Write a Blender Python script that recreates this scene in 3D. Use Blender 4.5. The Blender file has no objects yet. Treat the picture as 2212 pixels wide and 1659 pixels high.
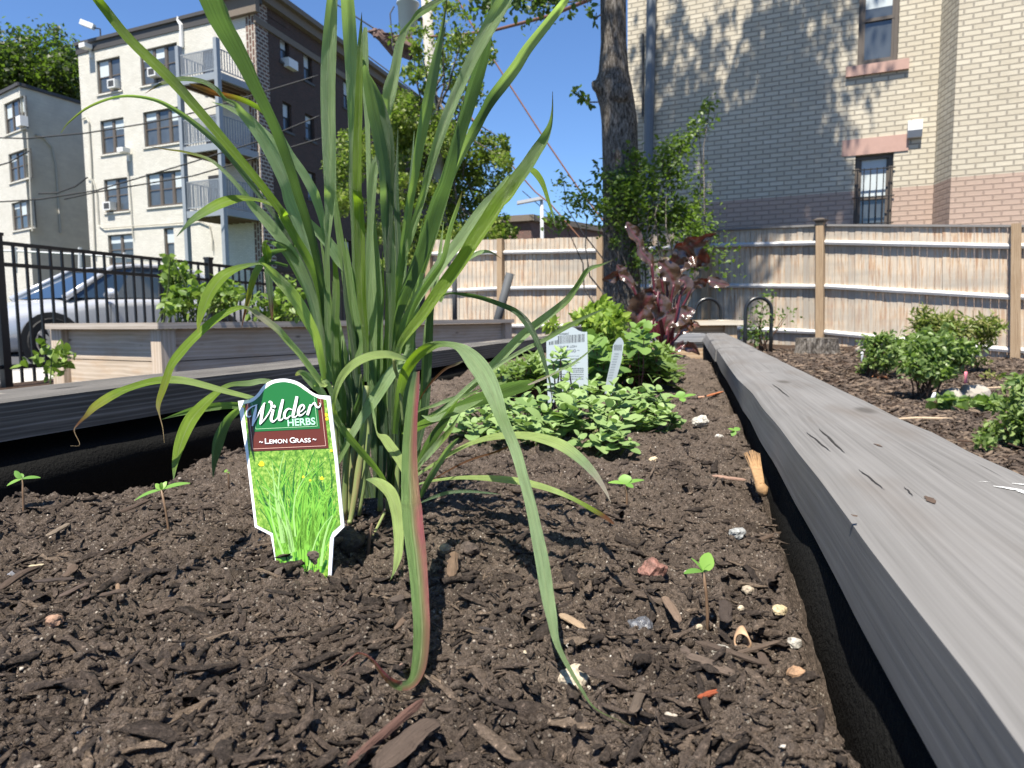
import bpy, math, random
import numpy as np
from mathutils import Vector, Matrix, noise as mnoise
random.seed(7); rng = np.random.default_rng(7)
C = bpy.context.scene.collection
R_ = math.radians
# ---------------------------------------------------------------- camera, sky, sun, exposure
F = 1534.0; PITCH = math.atan(141/1534); ROLL = R_(0.5); CAM = Vector((0, 0, 0.15))
fw = Vector((0, math.cos(PITCH), -math.sin(PITCH))); r0 = Vector((1, 0, 0)); u0 = r0.cross(fw)
rt = r0*math.cos(ROLL) - u0*math.sin(ROLL); up = u0*math.cos(ROLL) + r0*math.sin(ROLL)
cam = bpy.data.objects.new('camera', bpy.data.cameras.new('camera')); C.objects.link(cam)
m = Matrix((rt, up, -fw)).transposed().to_4x4(); m.translation = CAM; cam.matrix_world = m
cam.data.sensor_width = 36; cam.data.lens = F/2212*36; cam.data.clip_start = .02; cam.data.clip_end = 2000
cam.data.dof.use_dof = True; cam.data.dof.focus_distance = .47; cam.data.dof.aperture_fstop = 25
sc = bpy.context.scene; sc.camera = cam
SUN_EL = R_(64); SAZ = Vector((-.38, -.925)).normalized()
w = bpy.data.worlds.new('World'); sc.world = w; w.use_nodes = True
nt = w.node_tree; bg = nt.nodes['Background']; sky = nt.nodes.new('ShaderNodeTexSky')
sky.sky_type = 'NISHITA'; sky.sun_disc = False; sky.sun_elevation = SUN_EL; sky.sun_rotation = math.atan2(SAZ.x, SAZ.y)
sky.air_density = 1.0; sky.dust_density = .05; sky.ozone_density = 3.0
tint = nt.nodes.new('ShaderNodeMix'); tint.data_type = 'RGBA'; tint.blend_type = 'MULTIPLY'; tint.inputs[0].default_value = 1
nt.links.new(sky.outputs[0], tint.inputs[6]); tint.inputs[7].default_value = (.68, .85, 1.08, 1)
nt.links.new(tint.outputs[2], bg.inputs[0]); bg.inputs[1].default_value = .075
sl = bpy.data.lights.new('sun', 'SUN'); sl.energy = 5.0; sl.angle = R_(.5); sl.color = (1, .94, .84)
so = bpy.data.objects.new('sun', sl); C.objects.link(so)
sdir = Vector((SAZ.x*math.cos(SUN_EL), SAZ.y*math.cos(SUN_EL), math.sin(SUN_EL)))
so.rotation_euler = sdir.to_track_quat('Z', 'Y').to_euler()
sc.view_settings.view_transform = 'Standard'; sc.view_settings.look = 'None'; sc.view_settings.gamma = 1
sc.view_settings.exposure = 1.17
sc.cycles.max_bounces = 6; sc.cycles.transparent_max_bounces = 8; sc.cycles.use_denoising = True
# ---------------------------------------------------------------- helpers: photo pixel (4032 wide) -> world
def ray(u, v):
    return fw + rt*((u/1.8228-1106)/F) + up*((829.5-v/1.8228)/F)
def P(u, v, Y):
    r = ray(u, v); return CAM + r*(Y/r.y)
def G(u, v, z=0.):
    r = ray(u, v); return CAM + r*((z-CAM.z)/r.z)
TL = {'A': (700, 0, .4557), 'B': (1300, 0, .4557), 'C': (700, 756, .4557), 'D': (1300, 756, .4557), 'E': (1200, 1300, .4557),
      'F': (1200, 2000, .4557), 'Z': (0, 0, .6329), 'Q': (0, 900, .6329), 'R': (1400, 1000, .6781), 'S': (0, 0, 1.),
      'T': (900, 1400, .5425), 'W': (900, 1480, .3972), 'L': (0, 1750, .4521), 'H': (1300, 1900, .7233), 'K': (2500, 2000, .3617),
      'V': (2600, 1000, .663), 'Y': (3300, 1150, .3919), 'X': (3300, 0, .4219), 'U': (3300, 400, .3617), 'M': (2200, 0, .8438), 'N': (3000, 850, .3618)}
def tp(t, x, y):
    a, b, s = TL[t]; return a+x*s, b+y*s
def tag(o, label=None, cat=None, group=None, kind=None):
    for k, v in (('label', label), ('category', cat), ('group', group), ('kind', kind)):
        if v: o[k] = v
    return o
def thing(name, label, cat, loc=(0, 0, 0), group=None):
    o = bpy.data.objects.new(name, None); C.objects.link(o); o.location = loc; o.empty_display_size = .1
    return tag(o, label, cat, group)
def wloc(o):
    v = Vector((0, 0, 0))
    while o: v += o.location; o = o.parent
    return v
class MB:
    def __init__(s): s.v = []; s.f = []; s.uv = []; s.col = []
    def quad(s, a, b, c, d, uv=None, col=None):
        n = len(s.v); s.v += [a, b, c, d]; s.f.append((n, n+1, n+2, n+3)); s.uv += list(uv or ((0, 0), (1, 0), (1, 1), (0, 1)))
        if col: s.col += [col]*4
    def poly(s, pts, uv=None):
        n = len(s.v); s.v += list(pts); s.f.append(tuple(range(n, n+len(pts)))); s.uv += list(uv or [(0, 0)]*len(pts))
    def hexa(s, p):   # p: 8 corners, bottom ring 0-3, top ring 4-7
        p = [Vector(q) for q in p]
        for i in ((3, 2, 1, 0), (4, 5, 6, 7), (0, 1, 5, 4), (1, 2, 6, 5), (2, 3, 7, 6), (3, 0, 4, 7)):
            a, b, c, d = (p[k] for k in i); lu = (b-a).length; lv = (d-a).length
            o = a.x+a.y*.7+a.z*.3
            if lu >= lv: uv = ((o, 0), (o+lu, 0), (o+lu, lv), (o, lv))
            else: uv = ((o, 0), (o, lu), (o+lv, lu), (o+lv, 0))
            s.quad(a, b, c, d, uv)
    def box(s, c, sx, sy, sz, dx=Vector((1, 0, 0)), dy=None, dz=Vector((0, 0, 1))):
        dy = dy or dz.cross(dx); c = Vector(c); X, Y, Z = dx*sx/2, dy*sy/2, dz*sz/2
        s.hexa([c-X-Y-Z, c+X-Y-Z, c+X+Y-Z, c-X+Y-Z, c-X-Y+Z, c+X-Y+Z, c+X+Y+Z, c-X+Y+Z])
    def tube(s, pts, rad, n=8, cap=True):
        pts = [Vector(p) for p in pts]; rad = rad if hasattr(rad, '__len__') else [rad]*len(pts)
        b0 = len(s.v); L = 0; prev = None; Ls = []
        for i, p in enumerate(pts):
            t = (pts[min(i+1, len(pts)-1)]-pts[max(i-1, 0)]).normalized()
            if prev is None: a = t.orthogonal().normalized()
            else: a = (prev-t*prev.dot(t)).normalized()
            prev = a; b = t.cross(a); L += (p-pts[i-1]).length if i else 0; Ls.append(L)
            for k in range(n):
                an = 2*math.pi*k/n; s.v.append(p+(a*math.cos(an)+b*math.sin(an))*rad[i])
        for i in range(len(pts)-1):
            for k in range(n):
                k2 = (k+1) % n
                s.f.append((b0+i*n+k, b0+i*n+k2, b0+(i+1)*n+k2, b0+(i+1)*n+k))
                s.uv += [(Ls[i], k/n), (Ls[i], (k+1)/n), (Ls[i+1], (k+1)/n), (Ls[i+1], k/n)]
        if cap:
            for r, rev in ((0, 1), (len(pts)-1, 0)):
                q = [b0+r*n+k for k in range(n)]; s.f.append(tuple(q[::-1] if rev else q)); s.uv += [(0, 0)]*n
def link(name, me, mats, parent=None):
    o = bpy.data.objects.new(name, me); C.objects.link(o)
    for mm in (mats if isinstance(mats, (list, tuple)) else [mats]): me.materials.append(mm)
    if parent: o.parent = parent
    return o
def obj(name, mb, mat, parent=None, smooth=False, org=None):
    base = wloc(parent) if parent else Vector(org or (0, 0, 0))
    me = bpy.data.meshes.new(name); me.from_pydata([Vector(v)-base for v in mb.v], [], mb.f)
    uvl = me.uv_layers.new(name='UVMap'); uvl.data.foreach_set('uv', [c for t in mb.uv for c in t])
    if mb.col:
        ca = me.color_attributes.new('col', 'FLOAT_COLOR', 'POINT'); ca.data.foreach_set('color', [x for c in mb.col for x in (*c, 1)])
    if smooth: me.polygons.foreach_set('use_smooth', [True]*len(me.polygons))
    o = link(name, me, mat, parent)
    if org and not parent: o.location = org
    return o
def npmesh(name, V, Fc, mat, parent=None, rnd=None, smooth=False, org=None, uv=None):
    V = np.asarray(V, np.float32); base = np.array(wloc(parent) if parent else (org or (0, 0, 0)), np.float32); V = V-base
    Fc = np.asarray(Fc, np.int32); k = Fc.shape[1]; me = bpy.data.meshes.new(name)
    me.vertices.add(len(V)); me.vertices.foreach_set('co', V.ravel()); me.loops.add(Fc.size); me.loops.foreach_set('vertex_index', Fc.ravel())
    me.polygons.add(len(Fc)); me.polygons.foreach_set('loop_start', np.arange(0, Fc.size, k, dtype=np.int32))
    me.polygons.foreach_set('loop_total', np.full(len(Fc), k, np.int32))
    if smooth: me.polygons.foreach_set('use_smooth', np.ones(len(Fc), bool))
    if rnd is not None:
        a = me.attributes.new('rnd', 'FLOAT', 'POINT'); a.data.foreach_set('value', np.asarray(rnd, np.float32))
    if uv is not None:
        l = me.uv_layers.new(name='UVMap'); l.data.foreach_set('uv', np.asarray(uv, np.float32).ravel())
    me.update(calc_edges=True); me.validate(); o = link(name, me, mat, parent)
    if org and not parent: o.location = org
    return o
def inst(pv, pf, pos, X, Y, Z, puv=None):
    """batch copies of a small prototype: pos Nx3, axes Nx3 (scaled)"""
    pv = np.asarray(pv, float); pf = np.asarray(pf); n = len(pos); k = len(pv)
    V = pos[:, None, :] + pv[None, :, 0:1]*X[:, None, :] + pv[None, :, 1:2]*Y[:, None, :] + pv[None, :, 2:3]*Z[:, None, :]
    Fc = pf[None]+(np.arange(n)*k)[:, None, None]
    return V.reshape(-1, 3), Fc.reshape(-1, pf.shape[1])
def frames(n, flat=0.):
    """random orthonormal frames; flat->1 keeps Z near up"""
    z = rng.normal(size=(n, 3)); z /= np.linalg.norm(z, axis=1)[:, None]; z = z*(1-flat)+np.array([0, 0, 1.])*flat
    z /= np.linalg.norm(z, axis=1)[:, None]; x = rng.normal(size=(n, 3)); x -= (x*z).sum(1)[:, None]*z
    x /= np.linalg.norm(x, axis=1)[:, None]; return x, np.cross(z, x), z
# ---------------------------------------------------------------- materials
class NM:
    def __init__(s, name):
        s.m = bpy.data.materials.new(name); s.m.use_nodes = True; s.t = s.m.node_tree; s.b = s.t.nodes['Principled BSDF']
        s.out = s.t.nodes['Material Output']
    def n(s, typ, **k):
        x = s.t.nodes.new('ShaderNode'+typ)
        for a, v in k.items(): setattr(x, a, v)
        return x
    def l(s, a, b): s.t.links.new(a, b)
    def val(s, sock, v):
        if hasattr(v, 'is_linked') or hasattr(v, 'node'): s.l(v, sock)
        else: sock.default_value = v
    def uv(s, sc_=(1, 1, 1), src='UV', loc=(0, 0, 0), rot=(0, 0, 0)):
        if src == 'pos': g = s.n('NewGeometry').outputs['Position']
        else: g = s.n('TexCoord').outputs[src]
        mp = s.n('Mapping'); s.l(g, mp.inputs[0]); mp.inputs['Scale'].default_value = sc_; mp.inputs['Location'].default_value = loc; mp.inputs['Rotation'].default_value = rot
        return mp.outputs[0]
    def noise(s, vec, scale, det=4, rough=.6, dist=0., col=False):
        x = s.n('TexNoise'); s.l(vec, x.inputs['Vector']); x.inputs['Scale'].default_value = scale; x.inputs['Detail'].default_value = det
        x.inputs['Roughness'].default_value = rough; x.inputs['Distortion'].default_value = dist; return x.outputs[1 if col else 0]
    def voro(s, vec, scale, out='Distance', feature='F1'):
        x = s.n('TexVoronoi', feature=feature); s.l(vec, x.inputs['Vector']); x.inputs['Scale'].default_value = scale; return x.outputs[out]
    def ramp(s, fac, stops, interp='LINEAR'):
        x = s.n('ValToRGB'); x.color_ramp.interpolation = interp; s.l(fac, x.inputs[0]); e = x.color_ramp.elements
        while len(e) < len(stops): e.new(.5)
        for i, (p, c) in enumerate(stops):
            e[i].position = p; e[i].color = (*c, 1) if hasattr(c, '__len__') else (c, c, c, 1)
        return x.outputs[0]
    def mix(s, fac, a, b, mode='MIX'):
        x = s.n('Mix', data_type='RGBA', blend_type=mode); s.val(x.inputs[0], fac)
        for i, v in ((6, a), (7, b)):
            if hasattr(v, 'node'): s.l(v, x.inputs[i])
            else: x.inputs[i].default_value = (*v, 1) if hasattr(v, '__len__') else (v, v, v, 1)
        return x.outputs[2]
    def math(s, op, a, b=0., cl=False):
        x = s.n('Math', operation=op, use_clamp=cl); s.val(x.inputs[0], a); s.val(x.inputs[1], b); return x.outputs[0]
    def attr(s, name, out=2):
        x = s.n('Attribute', attribute_name=name); return x.outputs[out]
    def fin(s, col=None, rough=.7, bump=None, bd=.01, bs=.5, spec=.4, metal=0., **k):
        if col is not None:
            if hasattr(col, 'node'): s.l(col, s.b.inputs['Base Color'])
            else: s.b.inputs['Base Color'].default_value = (*col, 1)
        s.val(s.b.inputs['Roughness'], rough); s.b.inputs['Specular IOR Level'].default_value = spec; s.b.inputs['Metallic'].default_value = metal
        if bump is not None:
            x = s.n('Bump'); x.inputs['Strength'].default_value = bs; x.inputs['Distance'].default_value = bd; s.l(bump, x.inputs['Height'])
            s.l(x.outputs[0], s.b.inputs['Normal'])
        return s.m
def plain(name, col, rough=.6, metal=0., spec=.4, var=.15, scale=8., bump=0.):
    a = NM(name); v = a.uv(src='pos'); n = a.noise(v, scale, 5)
    c = a.mix(n, tuple(x*(1-var) for x in col), tuple(min(1, x*(1+var)) for x in col))
    return a.fin(c, rough, n if bump else None, bump or .01, .5, spec, metal)
def leafmat(name, c0, c1, trans=(.25, .45, .03), tf=.35, rough=.45):
    """foliage: per-leaf random mix of two greens, thin translucency"""
    a = NM(name); r = a.attr('rnd'); c = a.mix(r, c0, c1); a.fin(c, rough, spec=.35)
    tb = a.n('BsdfTranslucent'); a.l(a.mix(.6, c, trans), tb.inputs[0]); mx = a.n('MixShader'); mx.inputs[0].default_value = tf
    a.l(a.b.outputs[0], mx.inputs[1]); a.l(tb.outputs[0], mx.inputs[2]); a.l(mx.outputs[0], a.out.inputs[0]); return a.m
def woodmat(name, c_dark, c_mid, c_light, freq=60., warp=.35, rough=.8, stain=None, bd=.002, knots=True, bs=.5, lines=.14):
    """weathered board: UV u along the grain (m), v across (m)"""
    a = NM(name); uvn = a.uv((1, 1, 1)); sp = a.n('SeparateXYZ'); a.l(uvn, sp.inputs[0])
    lo = a.noise(a.uv((1.6, 9, 1)), 1.4, 2, .5); hi = a.noise(a.uv((2.2, 220, 1)), 1., 5, .65); mid = a.noise(a.uv((1.1, 40, 1)), 1.5, 4, .6)
    ph = a.math('ADD', a.math('MULTIPLY', sp.outputs[1], freq*6.28), a.math('MULTIPLY', lo, warp*60.))
    s1 = a.math('ADD', a.math('MULTIPLY', a.math('SINE', ph), .5), .5)
    s1 = a.math('POWER', s1, 3.)
    g = a.math('ADD', a.math('MULTIPLY', s1, lines), a.math('ADD', a.math('MULTIPLY', hi, .50), a.math('ADD', a.math('MULTIPLY', mid, .20), a.math('MULTIPLY', a.noise(a.uv((2.5, 11, 1)), 1.3, 3), .28))))
    c = a.ramp(g, [(.36, c_dark), (.52, c_mid), (.72, c_light)])
    ck = a.ramp(a.noise(a.uv((5, 330, 1)), 1., 2, .5), [(.24, 1), (.29, 0)]); c = a.mix(a.math('MULTIPLY', ck, .75), c, tuple(q*.25 for q in c_dark))
    if knots:
        kv = a.voro(a.uv((3.2, 9, 1)), 1.); c = a.mix(a.ramp(kv, [(.045, .8), (.10, 0)]), c, tuple(q*.45 for q in c_dark))
    if stain:
        st = a.ramp(a.noise(a.uv((3, 10, 1)), 1.3, 3), [(.5, 0), (.72, 1)]); c = a.mix(a.math('MULTIPLY', st, .55), c, stain)
    return a.fin(c, rough, g, bd, bs, .25)
TL.update({'I': (2300, 850, .6304), 'J': (0, 850, .5776), 'O': (2100, 1250, .5254), 'r': (2200, 0, .9457)})
# ================================================================ ground, road, pavement
GC = np.array([(4.8, 10.8, -.30), (6.6, 9.4, -.44), (-.1, 14, -.2), (-3.9, 5.6, -.34), (-1.9, 4, -.42), (2, 3, -.42), (4, 5, -.42), (0, 0, -.45),
               (3, 8, -.33), (-1.4, 11.7, -.26), (9, 6, -.5), (12, 3, -.5), (-4, 0, -.4), (0, -3, -.45), (7, 14, -.3), (2.6, 12.5, -.24)])
def gz(x, y):
    d = (GC[:, 0]-x)**2+(GC[:, 1]-y)**2+.3; w_ = 1/d**2; return float((w_*GC[:, 2]).sum()/w_.sum())
def Gd(u, v):
    z = -.4
    for _ in range(6):
        p = G(u, v, z); z = gz(p.x, p.y)
    return p
FD = Vector((.322, .947, 0)); FO = Vector((-4.0, 5.6, 0)); FN = Vector((-.947, .322, 0))   # metal fence line, and its street side
def fence_s(x, y): return (Vector((x, y, 0))-FO).dot(FN)
nx, ny = 180, 170
X, Y = np.meshgrid(np.linspace(-9, 17, nx), np.linspace(-6, 17, ny))
Z = np.array([[gz(a, b) for a in X[0]] for b in Y[:, 0]])
for s, a in ((.9, .02), (2.7, .012), (7, .008)):
    Z += a*np.vectorize(lambda p, q: mnoise.noise(Vector((p*s, q*s, 3))))(X, Y)
side = (X-FO.x)*FN.x+(Y-FO.y)*FN.y
Z = np.where(side > .35, -.60, Z)
# keep the ground under the raised bed out of the way
V = np.stack([X, Y, Z], -1).reshape(-1, 3); idx = np.arange(nx*ny).reshape(ny, nx)
Fq = np.stack([idx[:-1, :-1], idx[:-1, 1:], idx[1:, 1:], idx[1:, :-1]], -1).reshape(-1, 4)
a = NM('mulch'); p = a.uv(src='pos'); n1 = a.noise(p, 60, 6, .75); n2 = a.noise(p, 2.2, 3); vv = a.voro(p, 45)
c = a.ramp(n1, [(.3, (.03, .019, .013)), (.5, (.085, .055, .038)), (.68, (.15, .10, .07)), (.8, (.28, .2, .15))])
c = a.mix(a.math('MULTIPLY', n2, .5), c, (.035, .022, .016)); a.fin(c, .95, a.math('ADD', n1, vv), .03, 1., .15)
MULCH = a.m
npmesh('ground', V, Fq, MULCH, smooth=True)['kind'] = 'structure'
a = NM('far_ground_mat'); p = a.uv(src='pos'); a.fin(a.ramp(a.noise(p, 3, 5), [(.3, (.05, .05, .035)), (.7, (.11, .1, .08))]), .95)
mb = MB(); mb.quad(Vector((-900, -300, -.75)), Vector((900, -300, -.75)), Vector((900, 1500, -.75)), Vector((-900, 1500, -.75)))
obj('far_ground', mb, a.m)['kind'] = 'structure'
def strip(name, s0, s1, z, mat, t0=-12, t1=30, th=None):
    mb = MB(); q = [FO+FN*s0+FD*t0, FO+FN*s1+FD*t0, FO+FN*s1+FD*t1, FO+FN*s0+FD*t1]
    for k in q: k.z = z
    if th: mb.hexa([k-Vector((0, 0, th)) for k in q]+q)
    else: mb.quad(*[q[0], q[3], q[2], q[1]])
    o = obj(name, mb, mat); o['kind'] = 'structure'; return o
CONC = plain('concrete', (.42, .40, .36), .9, var=.2, scale=9, bump=.003)
strip('pavement', .36, 1.9, -.36, CONC, th=.3)
strip('kerb', 1.9, 2.05, -.355, plain('kerb_stone', (.34, .33, .31), .85, var=.2), th=.3)
strip('road', 2.05, 11., -.485, plain('asphalt', (.055, .055, .056), .9, var=.25, scale=60, bump=.004), th=.06)
a = NM('grass_bank_mat'); p = a.uv(src='pos'); n = a.noise(p, 9, 5, .7); a.fin(a.ramp(n, [(.3, (.02, .04, .008)), (.7, (.09, .14, .03))]), .9, n, .08, 1.)
strip('grass_bank', 11, 22, -.2, a.m, t1=45, th=.3)
# ================================================================ raised bed
RI = [(275, 470), (340, 560), (395, 640), (455, 720), (545, 800), (612, 893), (700, 985), (820, 1140), (940, 1280), (1120, 1510), (1220, 1645)]
RI = [tp('V', *q) for q in RI]+[(3024+690*.794, 2268+30*.794), (3024+1030*.794, 2268+440*.794), (4032, 2868)]
ROo = [tp('V', *q) for q in ((430, 490), (640, 590), (860, 690), (1100, 800), (1300, 895), (1500, 985), (1600, 1020), (1850, 1150), (2160, 1280))]
RB = [tp('V', *q) for q in ((300, 600), (330, 650), (400, 760), (470, 890), (520, 1000), (575, 1105), (650, 1250), (740, 1440), (830, 1650))]+[(3024+290*.794, 2268), (3024+470*.794, 2268+400*.794), (3024+750*.794, 3024)]
ZT = .061; ZB = .022
gi = [G(*q, ZT) for q in RI]; go = [G(*q, ZT) for q in ROo]; gb = [G(*q, ZB) for q in RB]
def interp(pts, y):
    ys = [q.y for q in pts]; xs = [q.x for q in pts]; o = np.argsort(ys); ys = np.array(ys)[o]; xs = np.array(xs)[o]
    if y < ys[0]: return float(xs[0]+(y-ys[0])*(xs[4]-xs[0])/(ys[4]-ys[0]))
    if y > ys[-1]: return float(xs[-1]+(y-ys[-1])*(xs[-1]-xs[-4])/(ys[-1]-ys[-4]))
    return float(np.interp(y, ys, xs))

YEND = gi[0].y
bed = thing('raised_bed', 'weathered grey timber raised bed filled with dark soil in the foreground', 'raised bed', (0, 0, -.45))
RAILM = woodmat('rail_wood', (.10, .096, .091), (.15, .145, .139), (.20, .194, .186), 170, .55, .8, (.095, .078, .064), .0005, lines=.05)
def rail(name, ytab, inner, outer, bottom, mat, parent, zt=ZT, zb=ZB, seed=0, across='x'):
    mb = MB(); n = len(ytab); nw = 10; A = []
    for i, y in enumerate(ytab):
        xi, xo, xb = inner(y), outer(y), bottom(y); row = []
        for k in range(nw+1):
            f = k/nw; x = xi+(xo-xi)*f; e = min(f, 1-f)*abs(xo-xi)
            z = zt-.004*max(0, 1-e/.006)**2 + .0012*mnoise.noise(Vector((x*9, y*2.5, seed)))
            row.append(Vector((x, y, z)))
        top0 = row[0].copy(); row[0].z = zt-.005
        row = [Vector((xb, y, zb)), Vector((xb*.5+xi*.5, y, (zb+zt)/2))]+row+[Vector((xo+.001, y, zb))]
        A.append(row)
    m_ = len(A[0]); L = 0; mids = [r_[2].copy() for r_ in A]
    for i in range(n):
        if i: L += (mids[i]-mids[i-1]).length
        d = 0
        for k in range(m_):
            if k: d += (A[i][k]-mb.v[-1]).length
            mb.v.append(A[i][k]); A[i][k] = (L, d+seed)
    for i in range(n-1):
        for k in range(m_-1):
            mb.f.append((i*m_+k, (i+1)*m_+k, (i+1)*m_+k+1, i*m_+k+1)); mb.uv += [A[i][k], A[i+1][k], A[i+1][k+1], A[i][k+1]]
        mb.f.append((i*m_+m_-1, (i+1)*m_+m_-1, (i+1)*m_, i*m_)); mb.uv += [A[i][m_-1], A[i+1][m_-1], A[i+1][0], A[i][0]]
    for i in (0, n-1):
        q = [i*m_+k for k in range(m_)]; mb.f.append(tuple(q if i else q[::-1])); mb.uv += [(.01*k, seed) for k in range(m_)]
    return obj(name, mb, mat, parent, smooth=False)
Yj = gi[1].y+.02
CAPS = []
def yt(a_, b_, n=60): return [a_*(b_/a_)**(k/(n-1)) for k in range(n)]
wav = lambda y, s: .0035*mnoise.noise(Vector((y*6, s, 0)))*min(1, y)
nearcap = rail('cap_rail', yt(.085, Yj), lambda y: interp(gi, y), lambda y: interp(go, y)+wav(y, 5), lambda y: max(interp(gb, y), interp(gi, y)-.002), RAILM, bed, seed=0)
rail('cap_rail', yt(Yj+.006, YEND, 12), lambda y: interp(gi, y)-.004, lambda y: interp(go, y)+.004, lambda y: interp(gb, y), RAILM, bed, seed=3.1)
def railz(x, y): return ZT+.0012*mnoise.noise(Vector((x*9, y*2.5, 0)))+.0005
def railmark(name, t, pts, wd, mat):
    P3 = [G(*tp(t, x, y), ZT) for x, y in pts]; mb = MB(); n_ = 14; L_ = []
    for i in range(n_+1):
        f = i/n_*(len(P3)-1); j = min(int(f), len(P3)-2); c_ = P3[j].lerp(P3[j+1], f-j); w_ = wd*math.sin(math.pi*(.04+.92*i/n_))*(1+.5*mnoise.noise(Vector((i*.7, wd*900, 3)))); c_.x += .0012*mnoise.noise(Vector((i*.5, wd*500, 8)))
        L_.append((Vector((c_.x-w_, c_.y, railz(c_.x-w_, c_.y))), Vector((c_.x+w_, c_.y, railz(c_.x+w_, c_.y)))))
    for (a0, b0), (a1, b1) in zip(L_[:-1], L_[1:]): mb.quad(a0, b0, b1, a1)
    obj(name, mb, mat, nearcap)
CRK = plain('crack_dark', (.02, .018, .016), .95); KNT = plain('knot_brown', (.07, .045, .03), .85, var=.5, scale=400)
for pts, wd in (([(870, 1060), (1010, 1175)], .0007), ([(945, 1040), (1095, 1185)], .0009), ([(665, 775), (765, 850)], .0009), ([(1180, 1280), (1330, 1400)], .0005), ([(1450, 1385), (1500, 1440)], .0004)): railmark('crack', 'V', pts, wd, CRK)
for pts, wd in (([(1575, 1440), (1630, 1485)], .0022), ([(1140, 1545), (1170, 1560)], .0012), ([(1270, 1130), (1320, 1150)], .0012)): railmark('knot', 'V', pts, wd, KNT)
for pts, wd in (([(1895, 1358), (1960, 1362)], .0008), ([(1980, 1385), (2070, 1400), (2200, 1425)], .0022), ([(2090, 1370), (2200, 1385)], .0013), ([(2120, 1415), (2210, 1440)], .0016)): railmark('paint_smear', 'V', pts, wd, plain('white_smear', (.6, .6, .58), .7))
lf = [G(*tp(*q), ZT) for q in (('Q', 0, 1081), ('Q', 600, 1015), ('Q', 1200, 945), ('Q', 2000, 868), ('R', 270, 560), ('R', 640, 528), ('R', 1030, 498))]
lk = [G(*tp(*q), ZT) for q in (('Q', 0, 1042), ('Q', 1990, 829), ('R', 350, 535), ('R', 1030, 484))]
lb = [G(*tp(*q), ZT-.045) for q in (('Q', 0, 1368), ('Q', 600, 1275), ('Q', 1500, 1132), ('R', 380, 690), ('R', 640, 650), ('R', 1030, 530))]

LDIR = (lf[-1]-lf[0]).normalized()
A0, A1 = lf[0]-LDIR*.45, lf[-1]+LDIR*.3; nL = Vector((-LDIR.y, LDIR.x, 0)); wL = .14
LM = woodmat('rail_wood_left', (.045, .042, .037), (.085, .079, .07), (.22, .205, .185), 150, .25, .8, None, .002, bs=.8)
mb = MB(); N = 40
for i in range(N):
    a0 = A0.lerp(A1, i/N); a1 = A0.lerp(A1, (i+1)/N); dz = Vector((0, 0, .003*mnoise.noise(a0*4))); dz1 = Vector((0, 0, .003*mnoise.noise(a1*4)))
    t = Vector((0, 0, -.045)); u0_, u1_ = (A1-A0).length*i/N, (A1-A0).length*(i+1)/N
    mb.quad(a0+t, a1+t, a1+dz1, a0+dz, ((u0_, 0), (u1_, 0), (u1_, .045), (u0_, .045)))
    mb.quad(a0+dz, a1+dz1, a1+nL*wL+dz1, a0+nL*wL+dz, ((u0_, .05), (u1_, .05), (u1_, .19), (u0_, .19)))
    mb.quad(a0+nL*wL+dz, a1+nL*wL+dz1, a1+nL*wL+t, a0+nL*wL+t, ((u0_, .2), (u1_, .2), (u1_, .245), (u0_, .245)))
    mb.quad(a0+nL*wL+t, a1+nL*wL+t, a1+t, a0+t, ((u0_, .25), (u1_, .25), (u1_, .39), (u0_, .39)))
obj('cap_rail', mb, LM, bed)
# far end rail
e0 = G(*tp('R', 1890, 470), ZT); e1 = gi[0]
mb = MB(); xe = interp(gi, YEND); lx = (A1+(A1-A0).normalized()*1.6).x
mb.box(((lx+xe)/2-.01, YEND+.02, ZT-.024), xe-lx-.02, .14, .045); obj('cap_rail', mb, woodmat('rail_wood_end', (.14, .14, .14), (.24, .24, .24), (.33, .33, .32), 60, .2), bed)
# side walls of the bed and its black liner
WM = woodmat('bed_board', (.1, .09, .08), (.2, .18, .15), (.3, .27, .22), 50, .2)
mb = MB()
for y0, y1 in ((-.2, 1.2), (1.2, 2.4), (2.4, YEND)):
    xa, xb = interp(go, y0)-.03, interp(go, y1)-.03
    for z0, z1 in ((-.45, -.22), (-.215, .02)):
        mb.hexa([Vector(q) for q in ((xa-.04, y0, z0), (xa, y0, z0), (xb, y1, z0), (xb-.04, y1, z0), (xa-.04, y0, z1), (xa, y0, z1), (xb, y1, z1), (xb-.04, y1, z1))])
obj('side_board', mb, WM, bed)
mb = MB(); q0, q1 = A0+nL*.09-LDIR*.8, A1+nL*.09+LDIR*1.2
for z0, z1 in ((-.45, -.22), (-.215, .0)):
    mb.hexa([q0+Vector((0, 0, z0)), q1+Vector((0, 0, z0)), q1+nL*.04+Vector((0, 0, z0)), q0+nL*.04+Vector((0, 0, z0))]+[q0+Vector((0, 0, z1)), q1+Vector((0, 0, z1)), q1+nL*.04+Vector((0, 0, z1)), q0+nL*.04+Vector((0, 0, z1))])
obj('side_board', mb, WM, bed)
a = NM('liner_cloth'); p = a.uv(src='pos'); n = a.noise(p, 220, 3, .7); a.fin(a.mix(n, (.004, .004, .004), (.011, .011, .010)), .95, n, .003, 1., .1); LINER = a.m
mb = MB(); N = 60; prof = ((.07, .012), (.045, -.002), (.02, -.006), (-.005, -.012), (-.012, -.03), (.0, -.06), (.012, -.16))
for i in range(N+1):
    b_ = (A0-LDIR*.6).lerp(A1+LDIR*1.0, i/N); b_.z = 0
    for k, (o_, z_) in enumerate(prof):
        w_ = .014*mnoise.noise(Vector((i*.33, k*.6, 1)))+.006*mnoise.noise(Vector((i*.9, k, 4)))
        mb.v.append(b_+nL*(o_+w_)+Vector((0, 0, z_+w_*.6)))
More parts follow.
